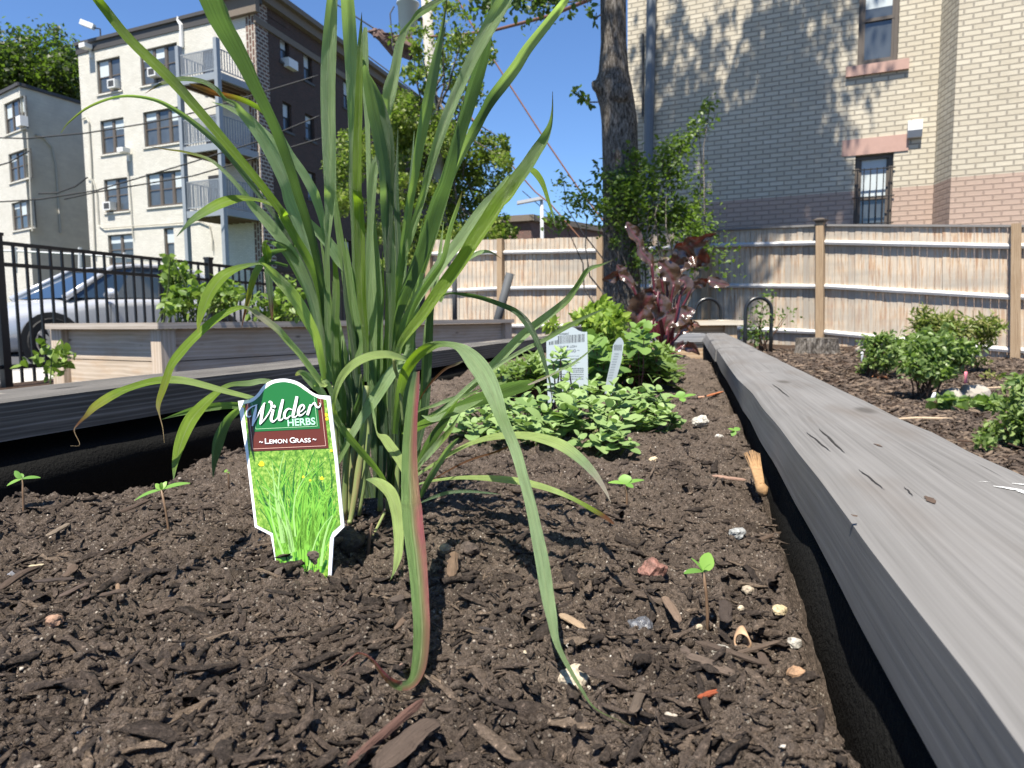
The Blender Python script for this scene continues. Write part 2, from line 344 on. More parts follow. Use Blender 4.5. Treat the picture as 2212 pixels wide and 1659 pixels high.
for i in range(N):
    for k in range(len(prof)-1):
        n_ = len(prof); mb.f.append((i*n_+k, i*n_+k+1, (i+1)*n_+k+1, (i+1)*n_+k)); mb.uv += [(0, 0)]*4
obj('liner', mb, LINER, bed, smooth=True)
mb = MB(); ys = yt(.08, YEND-.03, 50)
for y in ys:
    x = interp(gb, y)+.004
    for k, (o_, z_) in enumerate(((.03, .02), (.004, .012), (.0, -.03), (.004, -.1), (0, -.2))):
        mb.v.append(Vector((x+o_+.004*mnoise.noise(Vector((y*9, k, 7))), y, z_)))
for i in range(len(ys)-1):
    for k in range(4): mb.f.append((i*5+k, (i+1)*5+k, (i+1)*5+k+1, i*5+k+1)); mb.uv += [(0, 0)]*4
obj('liner', mb, LINER, bed, smooth=True)
# ================================================================ soil surface
sr = [(3042, 2000), (3071, 2108), (3115, 2231), (3151, 2362), (3187, 2434), (3209, 2561), (3234, 2600), (3024+320*.794, 2268+700*.794), (3024+430*.794, 3024)]
sr = [tp('V', *q) for q in ((300, 640), (345, 740), (400, 820), (440, 950), (500, 1060), (570, 1180), (625, 1400))]+sr
sr = [G(*q, -.003) for q in sr]
slf = [G(*q, 0) for q in ((0, 1975), (150, 1950), (400, 1905), (600, 1880), (720, 1825), (900, 1770))]+[G(*tp('R', *q), 0) for q in ((380, 745), (600, 712), (680, 640), (1000, 560))]
slf = sorted(slf, key=lambda q: q.y)
def cellnoise(x, y, s, seed, jit=.9):
    """nearest-pebble distance field: dome heights and id hash (numpy worley)"""
    gx, gy = x/s, y/s; ix, iy = np.floor(gx), np.floor(gy); best = np.full(x.shape, 9.); hid = np.zeros(x.shape)
    for dx in (-1, 0, 1):
        for dy in (-1, 0, 1):
            cx, cy = ix+dx, iy+dy
            h1 = np.modf(np.abs(np.sin(cx*127.1+cy*311.7+seed)*43758.5453))[0]; h2 = np.modf(np.abs(np.sin(cx*269.5+cy*183.3+seed*1.7)*27351.37))[0]
            h3 = np.modf(np.abs(np.sin(cx*74.7+cy*213.9+seed*2.3)*15731.1))[0]
            d = np.hypot(cx+.5+jit*(h1-.5)-gx, cy+.5+jit*(h2-.5)-gy)/(.45+.55*h3)
            m_ = d < best; best = np.where(m_, d, best); hid = np.where(m_, h3, hid)
    return best, hid
def vnoise(x, y, s, seed):
    gx, gy = x/s, y/s; ix, iy = np.floor(gx), np.floor(gy); fx, fy = gx-ix, gy-iy; fx = fx*fx*(3-2*fx); fy = fy*fy*(3-2*fy)
    h = lambda a_, b_: np.modf(np.abs(np.sin(a_*127.1+b_*311.7+seed)*43758.5453))[0]
    return (h(ix, iy)*(1-fx)+h(ix+1, iy)*fx)*(1-fy)+(h(ix, iy+1)*(1-fx)+h(ix+1, iy+1)*fx)*fy-.5
def soil_h(x, y, fine=True):
    x = np.asarray(x, float); y = np.asarray(y, float)
    z = .016*vnoise(x, y, .11, 1)+.010*vnoise(x, y, .045, 2)+.006*vnoise(x, y, .02, 5)
    z += .003*np.exp(-(((x+.055)/.05)**2+((y-.395)/.03)**2))
    lx_ = np.interp(y, [q.y for q in slf], [q.x for q in slf]); rx_ = np.interp(y, *(np.array(sorted([(q.y, q.x) for q in sr])).T))
    if fine:
        wx = x+.008*vnoise(x, y, .011, 11)+.003*vnoise(x, y, .004, 13); wy = y+.008*vnoise(x, y, .011, 12)+.003*vnoise(x, y, .004, 14)
        for s, sd, am in ((.026, 3, .09), (.011, 4, .14), (.0055, 5, .24), (.0029, 6, .5)):
            if s < .005: am = am*np.clip(1.6-y, .2, 1)
            b, h = cellnoise(wx, wy, s, sd); msk = (h > (.45 if s > .02 else .2))
            z += s*am*np.clip(1-b, 0, 1)**.55*msk
        z += .0026*vnoise(x, y, .0022, 21)+.0055*vnoise(x, y, .0055, 22)+.006*vnoise(x, y, .009, 23)
    dl = lx_-x; dr = x-rx_-.004
    z = z-np.clip(dl+.012, 0, .5)*1.1*(1+.5*vnoise(x, y, .03, 8)) - np.clip(dr+.01, 0, .12)**1.*2.2
    return z-.006
def sz(x, y, fine=False): return float(soil_h(np.array([x]), np.array([y]), fine)[0])
ny, nx = 980, 1000
yy = .13*((YEND-.03)/.13)**np.linspace(0, 1, ny); uu = np.linspace(-1, 1, nx)
Yg = np.repeat(yy[:, None], nx, 1); Xg = (.10*Yg)+uu[None, :]*(.16+.66*Yg)
Zg = soil_h(Xg, Yg); V = np.stack([Xg, Yg, Zg], -1).reshape(-1, 3); idx = np.arange(nx*ny).reshape(ny, nx)
Fq = np.stack([idx[:-1, :-1], idx[:-1, 1:], idx[1:, 1:], idx[1:, :-1]], -1).reshape(-1, 4)
fzm = V[Fq].mean(1); rxx = np.array([interp(gb, b_) for b_ in yy])
lx0 = ((A0+nL*.06).x+(fzm[:, 1]-(A0+nL*.06).y)*LDIR.x/LDIR.y)
keep = (fzm[:, 2] > -.24) & (fzm[:, 0] < np.interp(fzm[:, 1], yy, rxx)+.02) & (fzm[:, 0] > lx0-.03)
Fq = Fq[keep]
a = NM('soil_mat'); p = a.uv(src='pos'); n1 = a.math('ADD', a.math('MULTIPLY', a.noise(p, 380, 5, .8), .6), a.math('MULTIPLY', a.noise(p, 1400, 3, .7), .4)); n2 = a.noise(p, 22, 3); n3 = a.voro(p, 700, 'Color'); n4 = a.voro(p, 700)
c = a.ramp(n1, [(.34, (.018, .0135, .010)), (.46, (.095, .072, .055)), (.62, (.27, .208, .162))])
c = a.mix(a.ramp(n2, [(.3, .55), (.5, 0)]), c, (.03, .022, .017)); c = a.mix(a.ramp(n2, [(.52, 0), (.75, .4)]), c, (.16, .125, .10))
sp = a.n('SeparateColor'); a.l(n3, sp.inputs[0]); spk = a.math('MULTIPLY', a.math('GREATER_THAN', sp.outputs[0], .93), a.math('LESS_THAN', n4, .42))
c = a.mix(spk, c, (.36, .31, .25)); a.fin(c, .92, n1, .007, 1., .2)
SOIL = a.m
npmesh('soil', V, Fq, SOIL, smooth=True)['kind'] = 'structure'
# scattered crumbs, bark flecks and perlite
ico_t = (1+5**.5)/2
IV = np.array([(-1, ico_t, 0), (1, ico_t, 0), (-1, -ico_t, 0), (1, -ico_t, 0), (0, -1, ico_t), (0, 1, ico_t), (0, -1, -ico_t), (0, 1, -ico_t), (ico_t, 0, -1), (ico_t, 0, 1), (-ico_t, 0, -1), (-ico_t, 0, 1)])/1.9
IF = np.array([(0, 11, 5), (0, 5, 1), (0, 1, 7), (0, 7, 10), (0, 10, 11), (1, 5, 9), (5, 11, 4), (11, 10, 2), (10, 7, 6), (7, 1, 8), (3, 9, 4), (3, 4, 2), (3, 2, 6), (3, 6, 8), (3, 8, 9), (4, 9, 5), (2, 4, 11), (6, 2, 10), (8, 6, 7), (9, 8, 1)])
def spots(n, y0=.14, y1=3.6, lo=-.0, pw=1.):
    y = y0*(y1/y0)**(rng.random(n)**pw); x = .1*y+(rng.random(n)*2-1)*(.14+.6*y)
    lx_ = np.interp(y, [q.y for q in slf], [q.x for q in slf]); rx_ = np.interp(y, *(np.array(sorted([(q.y, q.x) for q in sr])).T))
    k = (x > lx_+lo) & (x < rx_-.004); x, y = x[k], y[k]; return x, y, soil_h(x, y, True)
def lumpy(V, amp, n, k): return V*(1+amp*rng.normal(size=(n*k, 1)))
def crumbs(name, n, smin, smax, mat, y1=3.4, flat=.0, pw=1.):
    x, y, z = spots(n, y1=y1, pw=pw); n = len(x); s = (smin*(smax/smin)**(rng.random(n)**2.2))[:, None]
    a1, a2, a3 = frames(n); pos = np.stack([x, y, z+s[:, 0]*.25], 1); k = len(IV)
    ax = a1*s*(.8+.5*rng.random((n, 1))), a2*s*(.7+.4*rng.random((n, 1))), a3*s*(.6+.4*rng.random((n, 1)))
    V, Fc = inst(IV, IF, pos, *ax); V = V+rng.normal(size=V.shape)*np.repeat(s, k, 0)*.13
    o = npmesh(name, V, Fc, mat, rnd=np.repeat(rng.random(n), k)); o['kind'] = 'stuff'; return o
crumbs('soil_crumbs', 90000, .0004, .0030, SOIL)
a = NM('perlite_mat'); r = a.attr('rnd'); a.fin(a.ramp(r, [(.0, (.12, .095, .075)), (.6, (.24, .2, .16)), (.9, (.36, .32, .27)), (1, (.55, .52, .47))]), .8); PERL = a.m
crumbs('perlite_specks', 5000, .0004, .0017, PERL, y1=3.)
CHIPV = []
def chip_proto():
    nx_, k = 5, 5; v = []
    for i in range(nx_):
        f = i/(nx_-1)*2-1; e = (.55, .95, 1., .9, .4)[i]
        for j in range(k):
            an = 2*math.pi*(j+.5)/k; v.append((f, math.cos(an)*e*(.75+.5*rng.random()), math.sin(an)*e*(.6+.8*rng.random())))
    fc = [(i*k+j, i*k+(j+1) % k, (i+1)*k+(j+1) % k, (i+1)*k+j) for i in range(nx_-1) for j in range(k)]
    return np.array(v), np.array(fc)
CV, CF = chip_proto()
a = NM('bark_mat'); r = a.attr('rnd'); p = a.uv(src='pos'); n = a.ramp(a.noise(p, 480, 5, .75), [(.35, 0), (.62, 1)])
c = a.ramp(r, [(0, (.035, .025, .02)), (.4, (.09, .065, .05)), (.75, (.18, .132, .10)), (1, (.34, .25, .175))]); c = a.mix(n, a.mix(.6, c, (.01, .008, .006)), a.mix(.25, c, (.2, .16, .13)))
BARK = a.fin(c, .9, n, .002, .9, .2)
def flecks(name, n, l0, l1, ar, pw=1., y1=3.2):
    x, y, z = spots(n, y1=y1, pw=pw); n = len(x); s = (l0*(l1/l0)**(rng.random(n)**2.4))[:, None]
    a1, a2, a3 = frames(n, .72); pos = np.stack([x, y, z+s[:, 0]*.16+.0006], 1); w_ = s*(ar*(.6+.9*rng.random((n, 1)))); t_ = w_*(.3+.4*rng.random((n, 1)))
    V, Fc = inst(CV, CF, pos, a1*s, a2*w_, a3*t_); V = V+rng.normal(size=V.shape)*np.repeat(w_, len(CV), 0)*.27
    o = npmesh(name, V, Fc, BARK, rnd=np.repeat(rng.random(n)**1.5, len(CV))); o['kind'] = 'stuff'; return o
flecks('bark_mulch', 14000, .0016, .012, .22)
flecks('bark_pieces', 1500, .004, .0135, .2, .7)
flecks('bark_slivers', 4500, .003, .012, .08)
# ================================================================ buildings on pixel-measured planes
class Plane:
    """vertical wall plane through a pixel at depth Y, running towards a vanishing point"""
    def __init__(s, u, Y, vx=None, z0=-.5, origin=None, d=None):
        s.o = origin.copy() if origin is not None else P(u, 1200, Y); s.o.z = 0
        s.d = (d if d is not None else Vector(((vx-1106)/F, 1, 0))).normalized()
        n = Vector((s.d.y, -s.d.x, 0)); s.n = n if n.dot(CAM-s.o) > 0 else -n; s.z0 = z0
    def hit(s, u, v):
        r = ray(u, v); t = (s.o-CAM).dot(s.n)/r.dot(s.n); p = CAM+r*t; return (p-s.o).dot(s.d), p.z
    def pt(s, a, h, off=0.): q = s.o+s.d*a+s.n*off; q.z = h; return q
    def rect(s, u0, v0, u1, v1):
        """pixel corners top-left, bottom-right -> s0,s1,h0,h1 (averaged slopes)"""
        a0, h1 = s.hit(u0, v0); a1, h0 = s.hit(u1, v1); return min(a0, a1), max(a0, a1), h0, h1
    def box(s, mb, a0, a1, h0, h1, o0, o1):
        mb.hexa([s.pt(a0, h0, o0), s.pt(a1, h0, o0), s.pt(a1, h0, o1), s.pt(a0, h0, o1), s.pt(a0, h1, o0), s.pt(a1, h1, o0), s.pt(a1, h1, o1), s.pt(a0, h1, o1)])
def wallmesh(mb, pl, a0, a1, h0, h1, holes, rev=.14, off=0.):
    ss = sorted({a0, a1, *[x for q in holes for x in q[:2]]}); hh = sorted({h0, h1, *[x for q in holes for x in q[2:]]})
    ss = [x for x in ss if a0 <= x <= a1]; hh = [x for x in hh if h0 <= x <= h1]
    for i in range(len(ss)-1):
        for j in range(len(hh)-1):
            cs, ch = (ss[i]+ss[i+1])/2, (hh[j]+hh[j+1])/2
            if any(q[0] < cs < q[1] and q[2] < ch < q[3] for q in holes): continue
            mb.quad(pl.pt(ss[i], hh[j], off), pl.pt(ss[i+1], hh[j], off), pl.pt(ss[i+1], hh[j+1], off), pl.pt(ss[i], hh[j+1], off),
                    ((ss[i], hh[j]), (ss[i+1], hh[j]), (ss[i+1], hh[j+1]), (ss[i], hh[j+1])))
    for q in holes:
        b0, b1, g0, g1 = q
        for (x0, y0, x1, y1) in ((b0, g0, b1, g0), (b1, g0, b1, g1), (b1, g1, b0, g1), (b0, g1, b0, g0)):
            mb.quad(pl.pt(x0, y0, off), pl.pt(x1, y1, off), pl.pt(x1, y1, off-rev), pl.pt(x0, y0, off-rev), ((x0, y0), (x1, y1), (x1+.1, y1+.1), (x0+.1, y0+.1)))
def brickmat(name, c1, c2, mortar, bw=.21, rh=.075, ms=.009, paint=None, paint_h=None, stains=.25, bd=.008, dirt=(.2, .17, .13), off=.5):
    a = NM(name); uv = a.uv(); b = a.n('TexBrick'); a.l(uv, b.inputs['Vector']); b.offset = off
    for k, v in (('Scale', 1.), ('Brick Width', bw), ('Row Height', rh), ('Mortar Size', ms), ('Mortar Smooth', .3), ('Bias', 0.)): b.inputs[k].default_value = v
    b.inputs['Color1'].default_value = (*c1, 1); b.inputs['Color2'].default_value = (*c2, 1); b.inputs['Mortar'].default_value = (*mortar, 1)
    c = b.outputs[0]; n = a.noise(uv, 1.1, 5, .65); n2 = a.noise(uv, 26, 4, .7)
    if paint:
        b2 = a.n('TexBrick'); a.l(uv, b2.inputs['Vector']); b2.offset = off
        for k, v in (('Scale', 1.), ('Brick Width', bw), ('Row Height', rh), ('Mortar Size', ms), ('Mortar Smooth', .5)): b2.inputs[k].default_value = v
        b2.inputs['Color1'].default_value = (*paint, 1); b2.inputs['Color2'].default_value = (*[x*.93 for x in paint], 1); b2.inputs['Mortar'].default_value = (*[x*.7 for x in paint], 1)
        sp = a.n('SeparateXYZ'); a.l(uv, sp.inputs[0]); c = a.mix(a.math('LESS_THAN', sp.outputs[1], paint_h), c, b2.outputs[0])
    c = a.mix(a.math('MULTIPLY', a.ramp(n, [(.42, 0), (.75, 1)]), stains), c, dirt)
    c = a.mix(a.math('MULTIPLY', n2, .35), c, a.mix(.5, c, (.1, .09, .075)))
    h = a.math('ADD', a.math('MULTIPLY', b.outputs[1], -1.), a.math('MULTIPLY', n2, .25)); return a.fin(c, .85, h, bd, .8, .25)
FRB = plain('window_trim_brown', (.10, .083, .068), .5); FRD = plain('dark_trim', (.03, .027, .025), .5)
a = NM('window_glass'); p = a.uv(src='pos'); a.fin(a.mix(a.noise(p, 1.3, 2), (.03, .035, .04), (.10, .115, .125)), .08, spec=.9); GLASS = a.m
BLIND = plain('window_blind', (.5, .55, .56), .5, var=.05); ACW = plain('painted_metal_white', (.65, .65, .63), .45, var=.05); ACG = plain('grille_dark', (.05, .05, .05), .6)
STONE = plain('sill_stone', (.42, .27, .22), .85, var=.15, bump=.004)
def window(pl, par, q, cols=2, off=-.14, trim=FRB, blind=None, sill=None, lintel=None, sillm=None, mull=.10, bars=False, split=.5, silld=.09, seedw=0):
    a0, a1, h0, h1 = q; mb = MB(); t = .06
    pl.box(mb, a0, a1, h1-t, h1, off-.02, off+.06); pl.box(mb, a0, a1, h0, h0+t, off-.02, off+.06)
    pl.box(mb, a0, a0+t, h0+t, h1-t, off-.02, off+.06); pl.box(mb, a1-t, a1, h0+t, h1-t, off-.02, off+.06)
    wd = (a1-a0-2*t)/cols
    for i in range(1, cols): pl.box(mb, a0+t+wd*i-mull/2, a0+t+wd*i+mull/2, h0+t, h1-t, off-.02, off+.055)
    w_ = obj('window', mb, trim, par)
    for i in range(cols):
        x0, x1 = a0+t+wd*i+(mull/2 if i else 0), a0+t+wd*(i+1)-(mull/2 if i < cols-1 else 0); hm = h0+t+(h1-h0-2*t)*split
        g = MB(); g.quad(pl.pt(x0, h0+t, off+.005), pl.pt(x1, h0+t, off+.005), pl.pt(x1, h1-t, off+.005), pl.pt(x0, h1-t, off+.005)); obj('pane', g, GLASS, w_)
        s_ = MB(); pl.box(s_, x0, x1, hm-.025, hm+.025, off+.01, off+.04)
        for xx in (x0, x1-.035): pl.box(s_, xx, xx+.035, h0+t, hm-.025, off+.01, off+.035); pl.box(s_, xx, xx+.035, hm+.025, h1-t, off+.015, off+.03)
        pl.box(s_, x0+.035, x1-.035, h0+t, h0+t+.05, off+.01, off+.035); obj('sash', s_, FRD if trim is not FRB else FRB, w_)
        bl = (random.Random(seedw*7+i).random() if blind is None else blind)
        if bl > .25:
            b = MB(); hb = h1-t-(h1-h0)*.5*bl; b.quad(*[pl.pt(*k, off+.009) for k in ((x0+.03, hb), (x1-.03, hb), (x1-.03, h1-t), (x0+.03, h1-t))]); obj('blind', b, BLIND, w_)
    if sill is not None:
        s_ = MB(); pl.box(s_, a0-sill, a1+sill, h0-silld, h0-.003, -.05, .06); obj('sill', s_, sillm or STONE, w_)
    if lintel:
        s_ = MB(); pl.box(s_, a0-lintel[0], a1+lintel[0], h1+.003, h1+lintel[1], -.05, .015); obj('lintel', s_, sillm or STONE, w_)
    if bars:
        s_ = MB()
        for k in range(6):
            x = a0+.04+(a1-a0-.08)*k/5; s_.tube([pl.pt(x, h0, .03), pl.pt(x, h1-.22, .03)], .009, 5)
        for hh_ in (h0+.25, (h0+h1)/2, h1-.24): s_.tube([pl.pt(a0-.03, hh_, .03), pl.pt(a1+.03, hh_, .03)], .01, 5)
        obj('security_bars', s_, FRD, w_)
    return w_
def ac_unit(pl, par, u, v, w_=.55, h_=.42, off=-.14, name='air_conditioner'):
    a_, h = pl.hit(u, v); mb = MB(); pl.box(mb, a_-w_/2, a_+w_/2, h-h_/2, h+h_/2, off+.03, .26); o = obj(name, mb, ACW, par)
    g = MB(); pl.box(g, a_-w_/2+.07, a_+w_/2-.07, h-h_/2+.06, h+h_/2-.06, .255, .265); obj('grille', g, ACG, o)
# ---- left large apartment block
DL = 34.
pf = Plane(tp('A', 765, 0)[0], DL, -2307); sd = pf.d; corner = pf.o.copy()
ps = Plane(0, 0, origin=corner, d=Vector((1551-1106, F, 0)))
apt = thing('apartment_building', 'four storey cream painted brick apartment block with steel balconies and a dark brick side', 'building', (corner.x, corner.y, -.75))
aL, _ = pf.hit(*tp('Z', 520, 900)); _, hR = pf.hit(*tp('A', 200, 105)); _, hR2 = pf.hit(*tp('Z', 505, 305)); hR = (hR+hR2)/2
CREAM = brickmat('cream_painted_brick', (.71, .685, .61), (.62, .60, .53), (.44, .42, .37), .24, .08, .009, stains=.5, bd=.03, dirt=(.52, .49, .42))
wz = {  # window outlines in the top-left tile: left-top, right-bottom
 (0, 0): (597, 365, 757, 570, 2), (0, 1): (868, 290, 1112, 510, 3), (1, 0): (622, 742, 780, 948, 2), (1, 1): (888, 680, 1140, 895, 3),
 (2, 0): (645, 1112, 803, 1312, 2), (2, 1): (908, 1068, 1160, 1275, 3), (3, 0): (670, 1460, 835, 1640, 2), (3, 1): (1018, 1424, 1088, 1600, 1)}
holes = []; wins = []
for k, (x0, y0, x1, y1, cl) in wz.items():
    q = pf.rect(*tp('Z', x0, (y0 + (6 if cl > 1 else 0))), *tp('Z', x1, y1)); a_, h_ = pf.hit(*tp('Z', x1, y0-12)); b_, g_ = pf.hit(*tp('Z', x0, y1+12))
    q = (q[0], q[1], (q[2]+g_)/2, (q[3]+h_)/2); holes.append(q); wins.append((q, cl, k))
mb = MB(); wallmesh(mb, pf, 0, aL, -.8, hR, holes); obj('wall', mb, CREAM, apt)
# left return wall of the block, and a back so that it reads as solid
pr = Plane(0, 0, origin=pf.pt(aL, 0), d=ps.d); mb = MB(); wallmesh(mb, pr, 0, 12, -.8, hR, []); obj('wall', mb, CREAM, apt)
for i, (q, cl, k) in enumerate(wins): window(pf, apt, q, cl, sill=.1, sillm=CREAM, seedw=i+3, mull=.16)
for u, v in ((718, 528), (968, 455), (690, 1285)): ac_unit(pf, apt, *tp('Z', u, v))
PAR = plain('parapet_metal', (.06, .056, .052), .6); mb = MB(); pf.box(mb, -.2, aL+.1, hR, hR+.16, -.3, .14); pf.box(mb, -.2, aL+.1, hR-.42, hR-.003, .003, .05)
obj('parapet', mb, PAR, apt)
aS_ = 26.; ROOF = plain('roof_tar', (.05, .05, .05), .9); mb = MB(); q = [pf.pt(0, hR-.2, -.3), pf.pt(aL, hR-.2, -.3), pr.pt(30, hR-.2, 0), ps.pt(aS_-.2, hR-.2, -.3)]; mb.poly(q); obj('roof', mb, ROOF, apt)
# dark brick side
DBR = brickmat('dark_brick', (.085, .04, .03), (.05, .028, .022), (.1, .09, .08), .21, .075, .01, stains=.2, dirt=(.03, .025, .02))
aS = 26.
sw = [(880, 275, 968, 560), (1085, 440, 1165, 720), (905, 870, 990, 1155), (1100, 975, 1185, 1230), (1430, 680, 1500, 960)]
hs = []
for x0, y0, x1, y1 in sw:
    a0, h1 = ps.hit(*tp('A', x0, y0)); _, h0 = ps.hit(*tp('A', x0, y1-40)); a1, _ = ps.hit(*tp('A', x1, y1)); hs.append((a0, a1, h0, h1))
s3 = [(q[0], q[1], q[2]-6.0, q[3]-6.0) for q in hs[:2]]+[(hs[4][0], hs[4][1], hs[4][2]-3, hs[4][3]-3)]
hs += s3
a2, h2 = ps.hit(*tp('C', 1380, 400)); a3, h3 = ps.hit(*tp('C', 1510, 610)); hs.append((a2, a3, max(-.5, h3), h2))
hs = [q for q in hs if q[2] > -.7]
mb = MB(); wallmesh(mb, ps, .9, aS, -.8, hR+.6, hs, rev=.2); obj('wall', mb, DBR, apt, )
RBR = brickmat('quoin_brick', (.15, .07, .05), (.08, .045, .038), (.42, .38, .32), .36, .17, .035, off=.5)
mb = MB(); wallmesh(mb, ps, 0, .9, -.8, hR+.6, [], off=.03); pf.box(mb, -.03, .55, -.8, hR-.5, .0, .03); obj('corner_brickwork', mb, RBR, apt)
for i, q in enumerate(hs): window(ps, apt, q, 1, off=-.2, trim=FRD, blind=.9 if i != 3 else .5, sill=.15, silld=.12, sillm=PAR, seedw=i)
a_, h_ = ps.hit(*tp('A', 960, 560)); mb = MB(); ps.box(mb, a_-.45, a_+.35, h_-.22, h_+.2, -.15, .3); obj('air_conditioner', mb, ACW, apt)
CORN = plain('cornice_stone', (.16, .13, .1), .8); mb = MB()
ps.box(mb, -.5, aS, hR+.6, hR+.85, -.4, .55); ps.box(mb, -.3, aS, hR+.2, hR+.597, .0, .3); ps.box(mb, -.1, aS, hR-.9, hR-.6, .0, .10)
pf.box(mb, -.55, 1.9, hR+.3, hR+.85, -.4, .5); pf.box(mb, -.3, 1.6, hR-.5, hR+.297, .0, .25)
obj('cornice', mb, CORN, apt)
# balconies
BLU = plain('balcony_steel', (.235, .26, .285), .5, var=.12); WOODU = plain('balcony_deck', (.16, .11, .07), .8)
b0, _ = pf.hit(*tp('Z', 1128, 900)); b1, _ = pf.hit(*tp('Z', 1528, 900)); dep = 2.2
mbx = [(Plane(0, 0, origin=pf.pt(b0, 0, dep), d=pf.d))]
pbal = mbx[0]; c0, _ = pbal.hit(*tp('Z', 1140, 900)); c1, _ = pbal.hit(*tp('Z', 1375, 900))
for (v,) in ((300,), (0,)):
    pass
bal = []
for ytop, yfl in ((345, 470), (760, 905), (1150, 1310)):
    _, hf = pbal.hit(*tp('Z', 1240, yfl)); _, ht = pbal.hit(*tp('Z', 1240, ytop-25)); bal.append((hf, ht))
bp = thing('balcony_stack', 'blue grey steel balconies stacked on posts against the cream apartment block', 'balconies', tuple(pbal.pt((c0+c1)/2, -.75)))
lo_, hi_ = min(c0, c1), max(c0, c1)
for cc in (c0, c1):
    mb = MB(); pbal.box(mb, cc-.095, cc+.095, -.8, bal[0][1]+.4, -.1, .12); obj('post', mb, BLU, bp)
for hf, ht in bal:
    fl = MB(); pbal.box(fl, lo_, hi_+.0, hf-.3, hf, -.08, .08); pbal.box(fl, lo_-.1, lo_+.05, hf-.3, hf, -dep+.02, -.1); pbal.box(fl, hi_-.05, hi_+.1, hf-.3, hf, -dep+.02, -.1); deck = obj('balcony_frame', fl, BLU, bp)
    d_ = MB(); pbal.box(d_, lo_+.06, hi_-.06, hf-.24, hf-.05, -dep+.02, -.09)
    for k in range(6): pbal.box(d_, lo_+.1+(hi_-lo_-.3)*k/5, lo_+.2+(hi_-lo_-.3)*k/5, hf-.36, hf-.243, -dep+.05, -.12)
    obj('deck', d_, WOODU, deck)
    r = MB()
    for rr in (hf+.12, ht-.03): pbal.box(r, lo_, hi_, rr, rr+.04, -.02, .02)
    nb = 22
    for k in range(nb): x = lo_+.16+(hi_-lo_-.3)*k/(nb-1); pbal.box(r, x-.018, x+.018, hf+.12, ht, -.015, .015)
    for e in (lo_, hi_):
        for rr in (hf+.12, ht-.03): pbal.box(r, e-.02, e+.02, rr, rr+.04, -dep+.03, -.05)
        for k in range(14): o_ = -dep+.1+(dep-.2)*k/13; pbal.box(r, e-.015, e+.015, hf+.12, ht, o_-.015, o_+.015)
    obj('railing', r, BLU, deck)
# doors behind the balconies
for hf, ht in bal:
    q = (b0+.0, b0+.0, 0, 0); x0, _ = pf.hit(*tp('Z', 1290, 900)); x1, _ = pf.hit(*tp('Z', 1370, 900)); q = (min(x0, x1), max(x0, x1), hf, hf+2.05)
    mb = MB(); pf.box(mb, q[0], q[1], q[2], q[3], .002, .05); d_ = obj('door', mb, FRD, apt); g = MB(); pf.box(g, q[0]+.15, q[1]-.15, q[2]+.9, q[3]-.2, .05, .06); obj('pane', g, GLASS, d_)
# pipes on the facade
PIPE = plain('painted_pipe', (.42, .4, .34), .7); 
def pipe(par, pl, pts, r, name='pipe', mat=PIPE, off=.08):
    mb = MB(); mb.tube([pl.pt(*pl.hit(*tp('Z', x, y)), off) for x, y in pts], r, 6); return obj(name, mb, mat, par)
pipe(apt, pf, [(1122, 110), (1118, 130), (1135, 160), (1140, 300)], .1, 'downspout', ACW)
pipe(apt, pf, [(520, 742), (545, 733), (560, 760), (575, 1000), (600, 1600)], .045, 'conduit')
pipe(apt, pf, [(552, 1108), (585, 1120), (610, 1200), (622, 1400), (650, 1422), (830, 1408), (1160, 1385), (1240, 1370), (1310, 1400), (1330, 1500), (1330, 1560)], .03, 'conduit')
pipe(apt, pf, [(805, 960), (800, 1000), (820, 1250), (835, 1480)], .03, 'conduit')
def lampbox(par, pl, x, y, name='wall_lamp'):
    a_, h_ = pl.hit(*tp('Z', x, y)); mb = MB(); pl.box(mb, a_-.22, a_+.22, h_-.12, h_+.1, .12, .55); pl.box(mb, a_-.05, a_+.05, h_-.5, h_-.1, .0, .12); obj(name, mb, ACW, par)
lampbox(apt, pf, 570, 300); lampbox(apt, pf, 805, 942)
# roof camera
cp = pf.pt(*pf.hit(*tp('Z', 626, 235))); sc_ = thing('security_camera', 'small white security camera on a short pole above the cream apartment roof', 'security camera', tuple(cp))
mb = MB(); mb.tube([cp+Vector((0, 0, -.1)), cp+Vector((0, 0, .45)), cp+Vector((-.25, -.1, .45))], .04, 6); obj('bracket', mb, ACG, sc_)
mb = MB(); mb.box(cp+Vector((-.55, -.15, .6)), .7, .26, .26, Vector((.9, 0, -.35)).normalized(), None, Vector((.35, 0, .9)).normalized()); obj('housing', mb, ACW, sc_)
# ---- small cream block at the far left
DS = 42.; p2 = Plane(tp('Z', 215, 0)[0], DS, -1031); p2s = Plane(0, 0, origin=p2.o, d=Vector((1717-1106, F, 0)))
b2 = thing('apartment_building', 'lower cream painted block at the left edge with a shaded blank side wall', 'building', (p2.o.x, p2.o.y, -.75))
_, hb = p2.hit(*tp('Z', 215, 490)); hol = []; wn = []
for x0, y0, x1, y1, cl in ((22, 655, 160, 825, 3), (50, 975, 188, 1128, 3), (70, 1285, 212, 1432, 3)):
    q = p2.rect(*tp('Z', x0, y0-24), *tp('Z', x1, y1-14)); a_, h_ = p2.hit(*tp('Z', x1, y0-50)); b_, g_ = p2.hit(*tp('Z', x0, y1+4)); q = (q[0], q[1], (q[2]+g_)/2, (q[3]+h_)/2); hol.append(q); wn.append((q, cl))
mb = MB(); wallmesh(mb, p2, 0, 9, -.8, hb, hol); obj('wall', mb, CREAM, b2); mb = MB(); wallmesh(mb, p2s, 0, 14, -.8, hb, []); obj('wall', mb, brickmat('grey_stucco', (.66, .61, .49), (.62, .57, .46), (.56, .52, .42), .4, .2, .003, stains=.5, dirt=(.44, .4, .33)), b2)
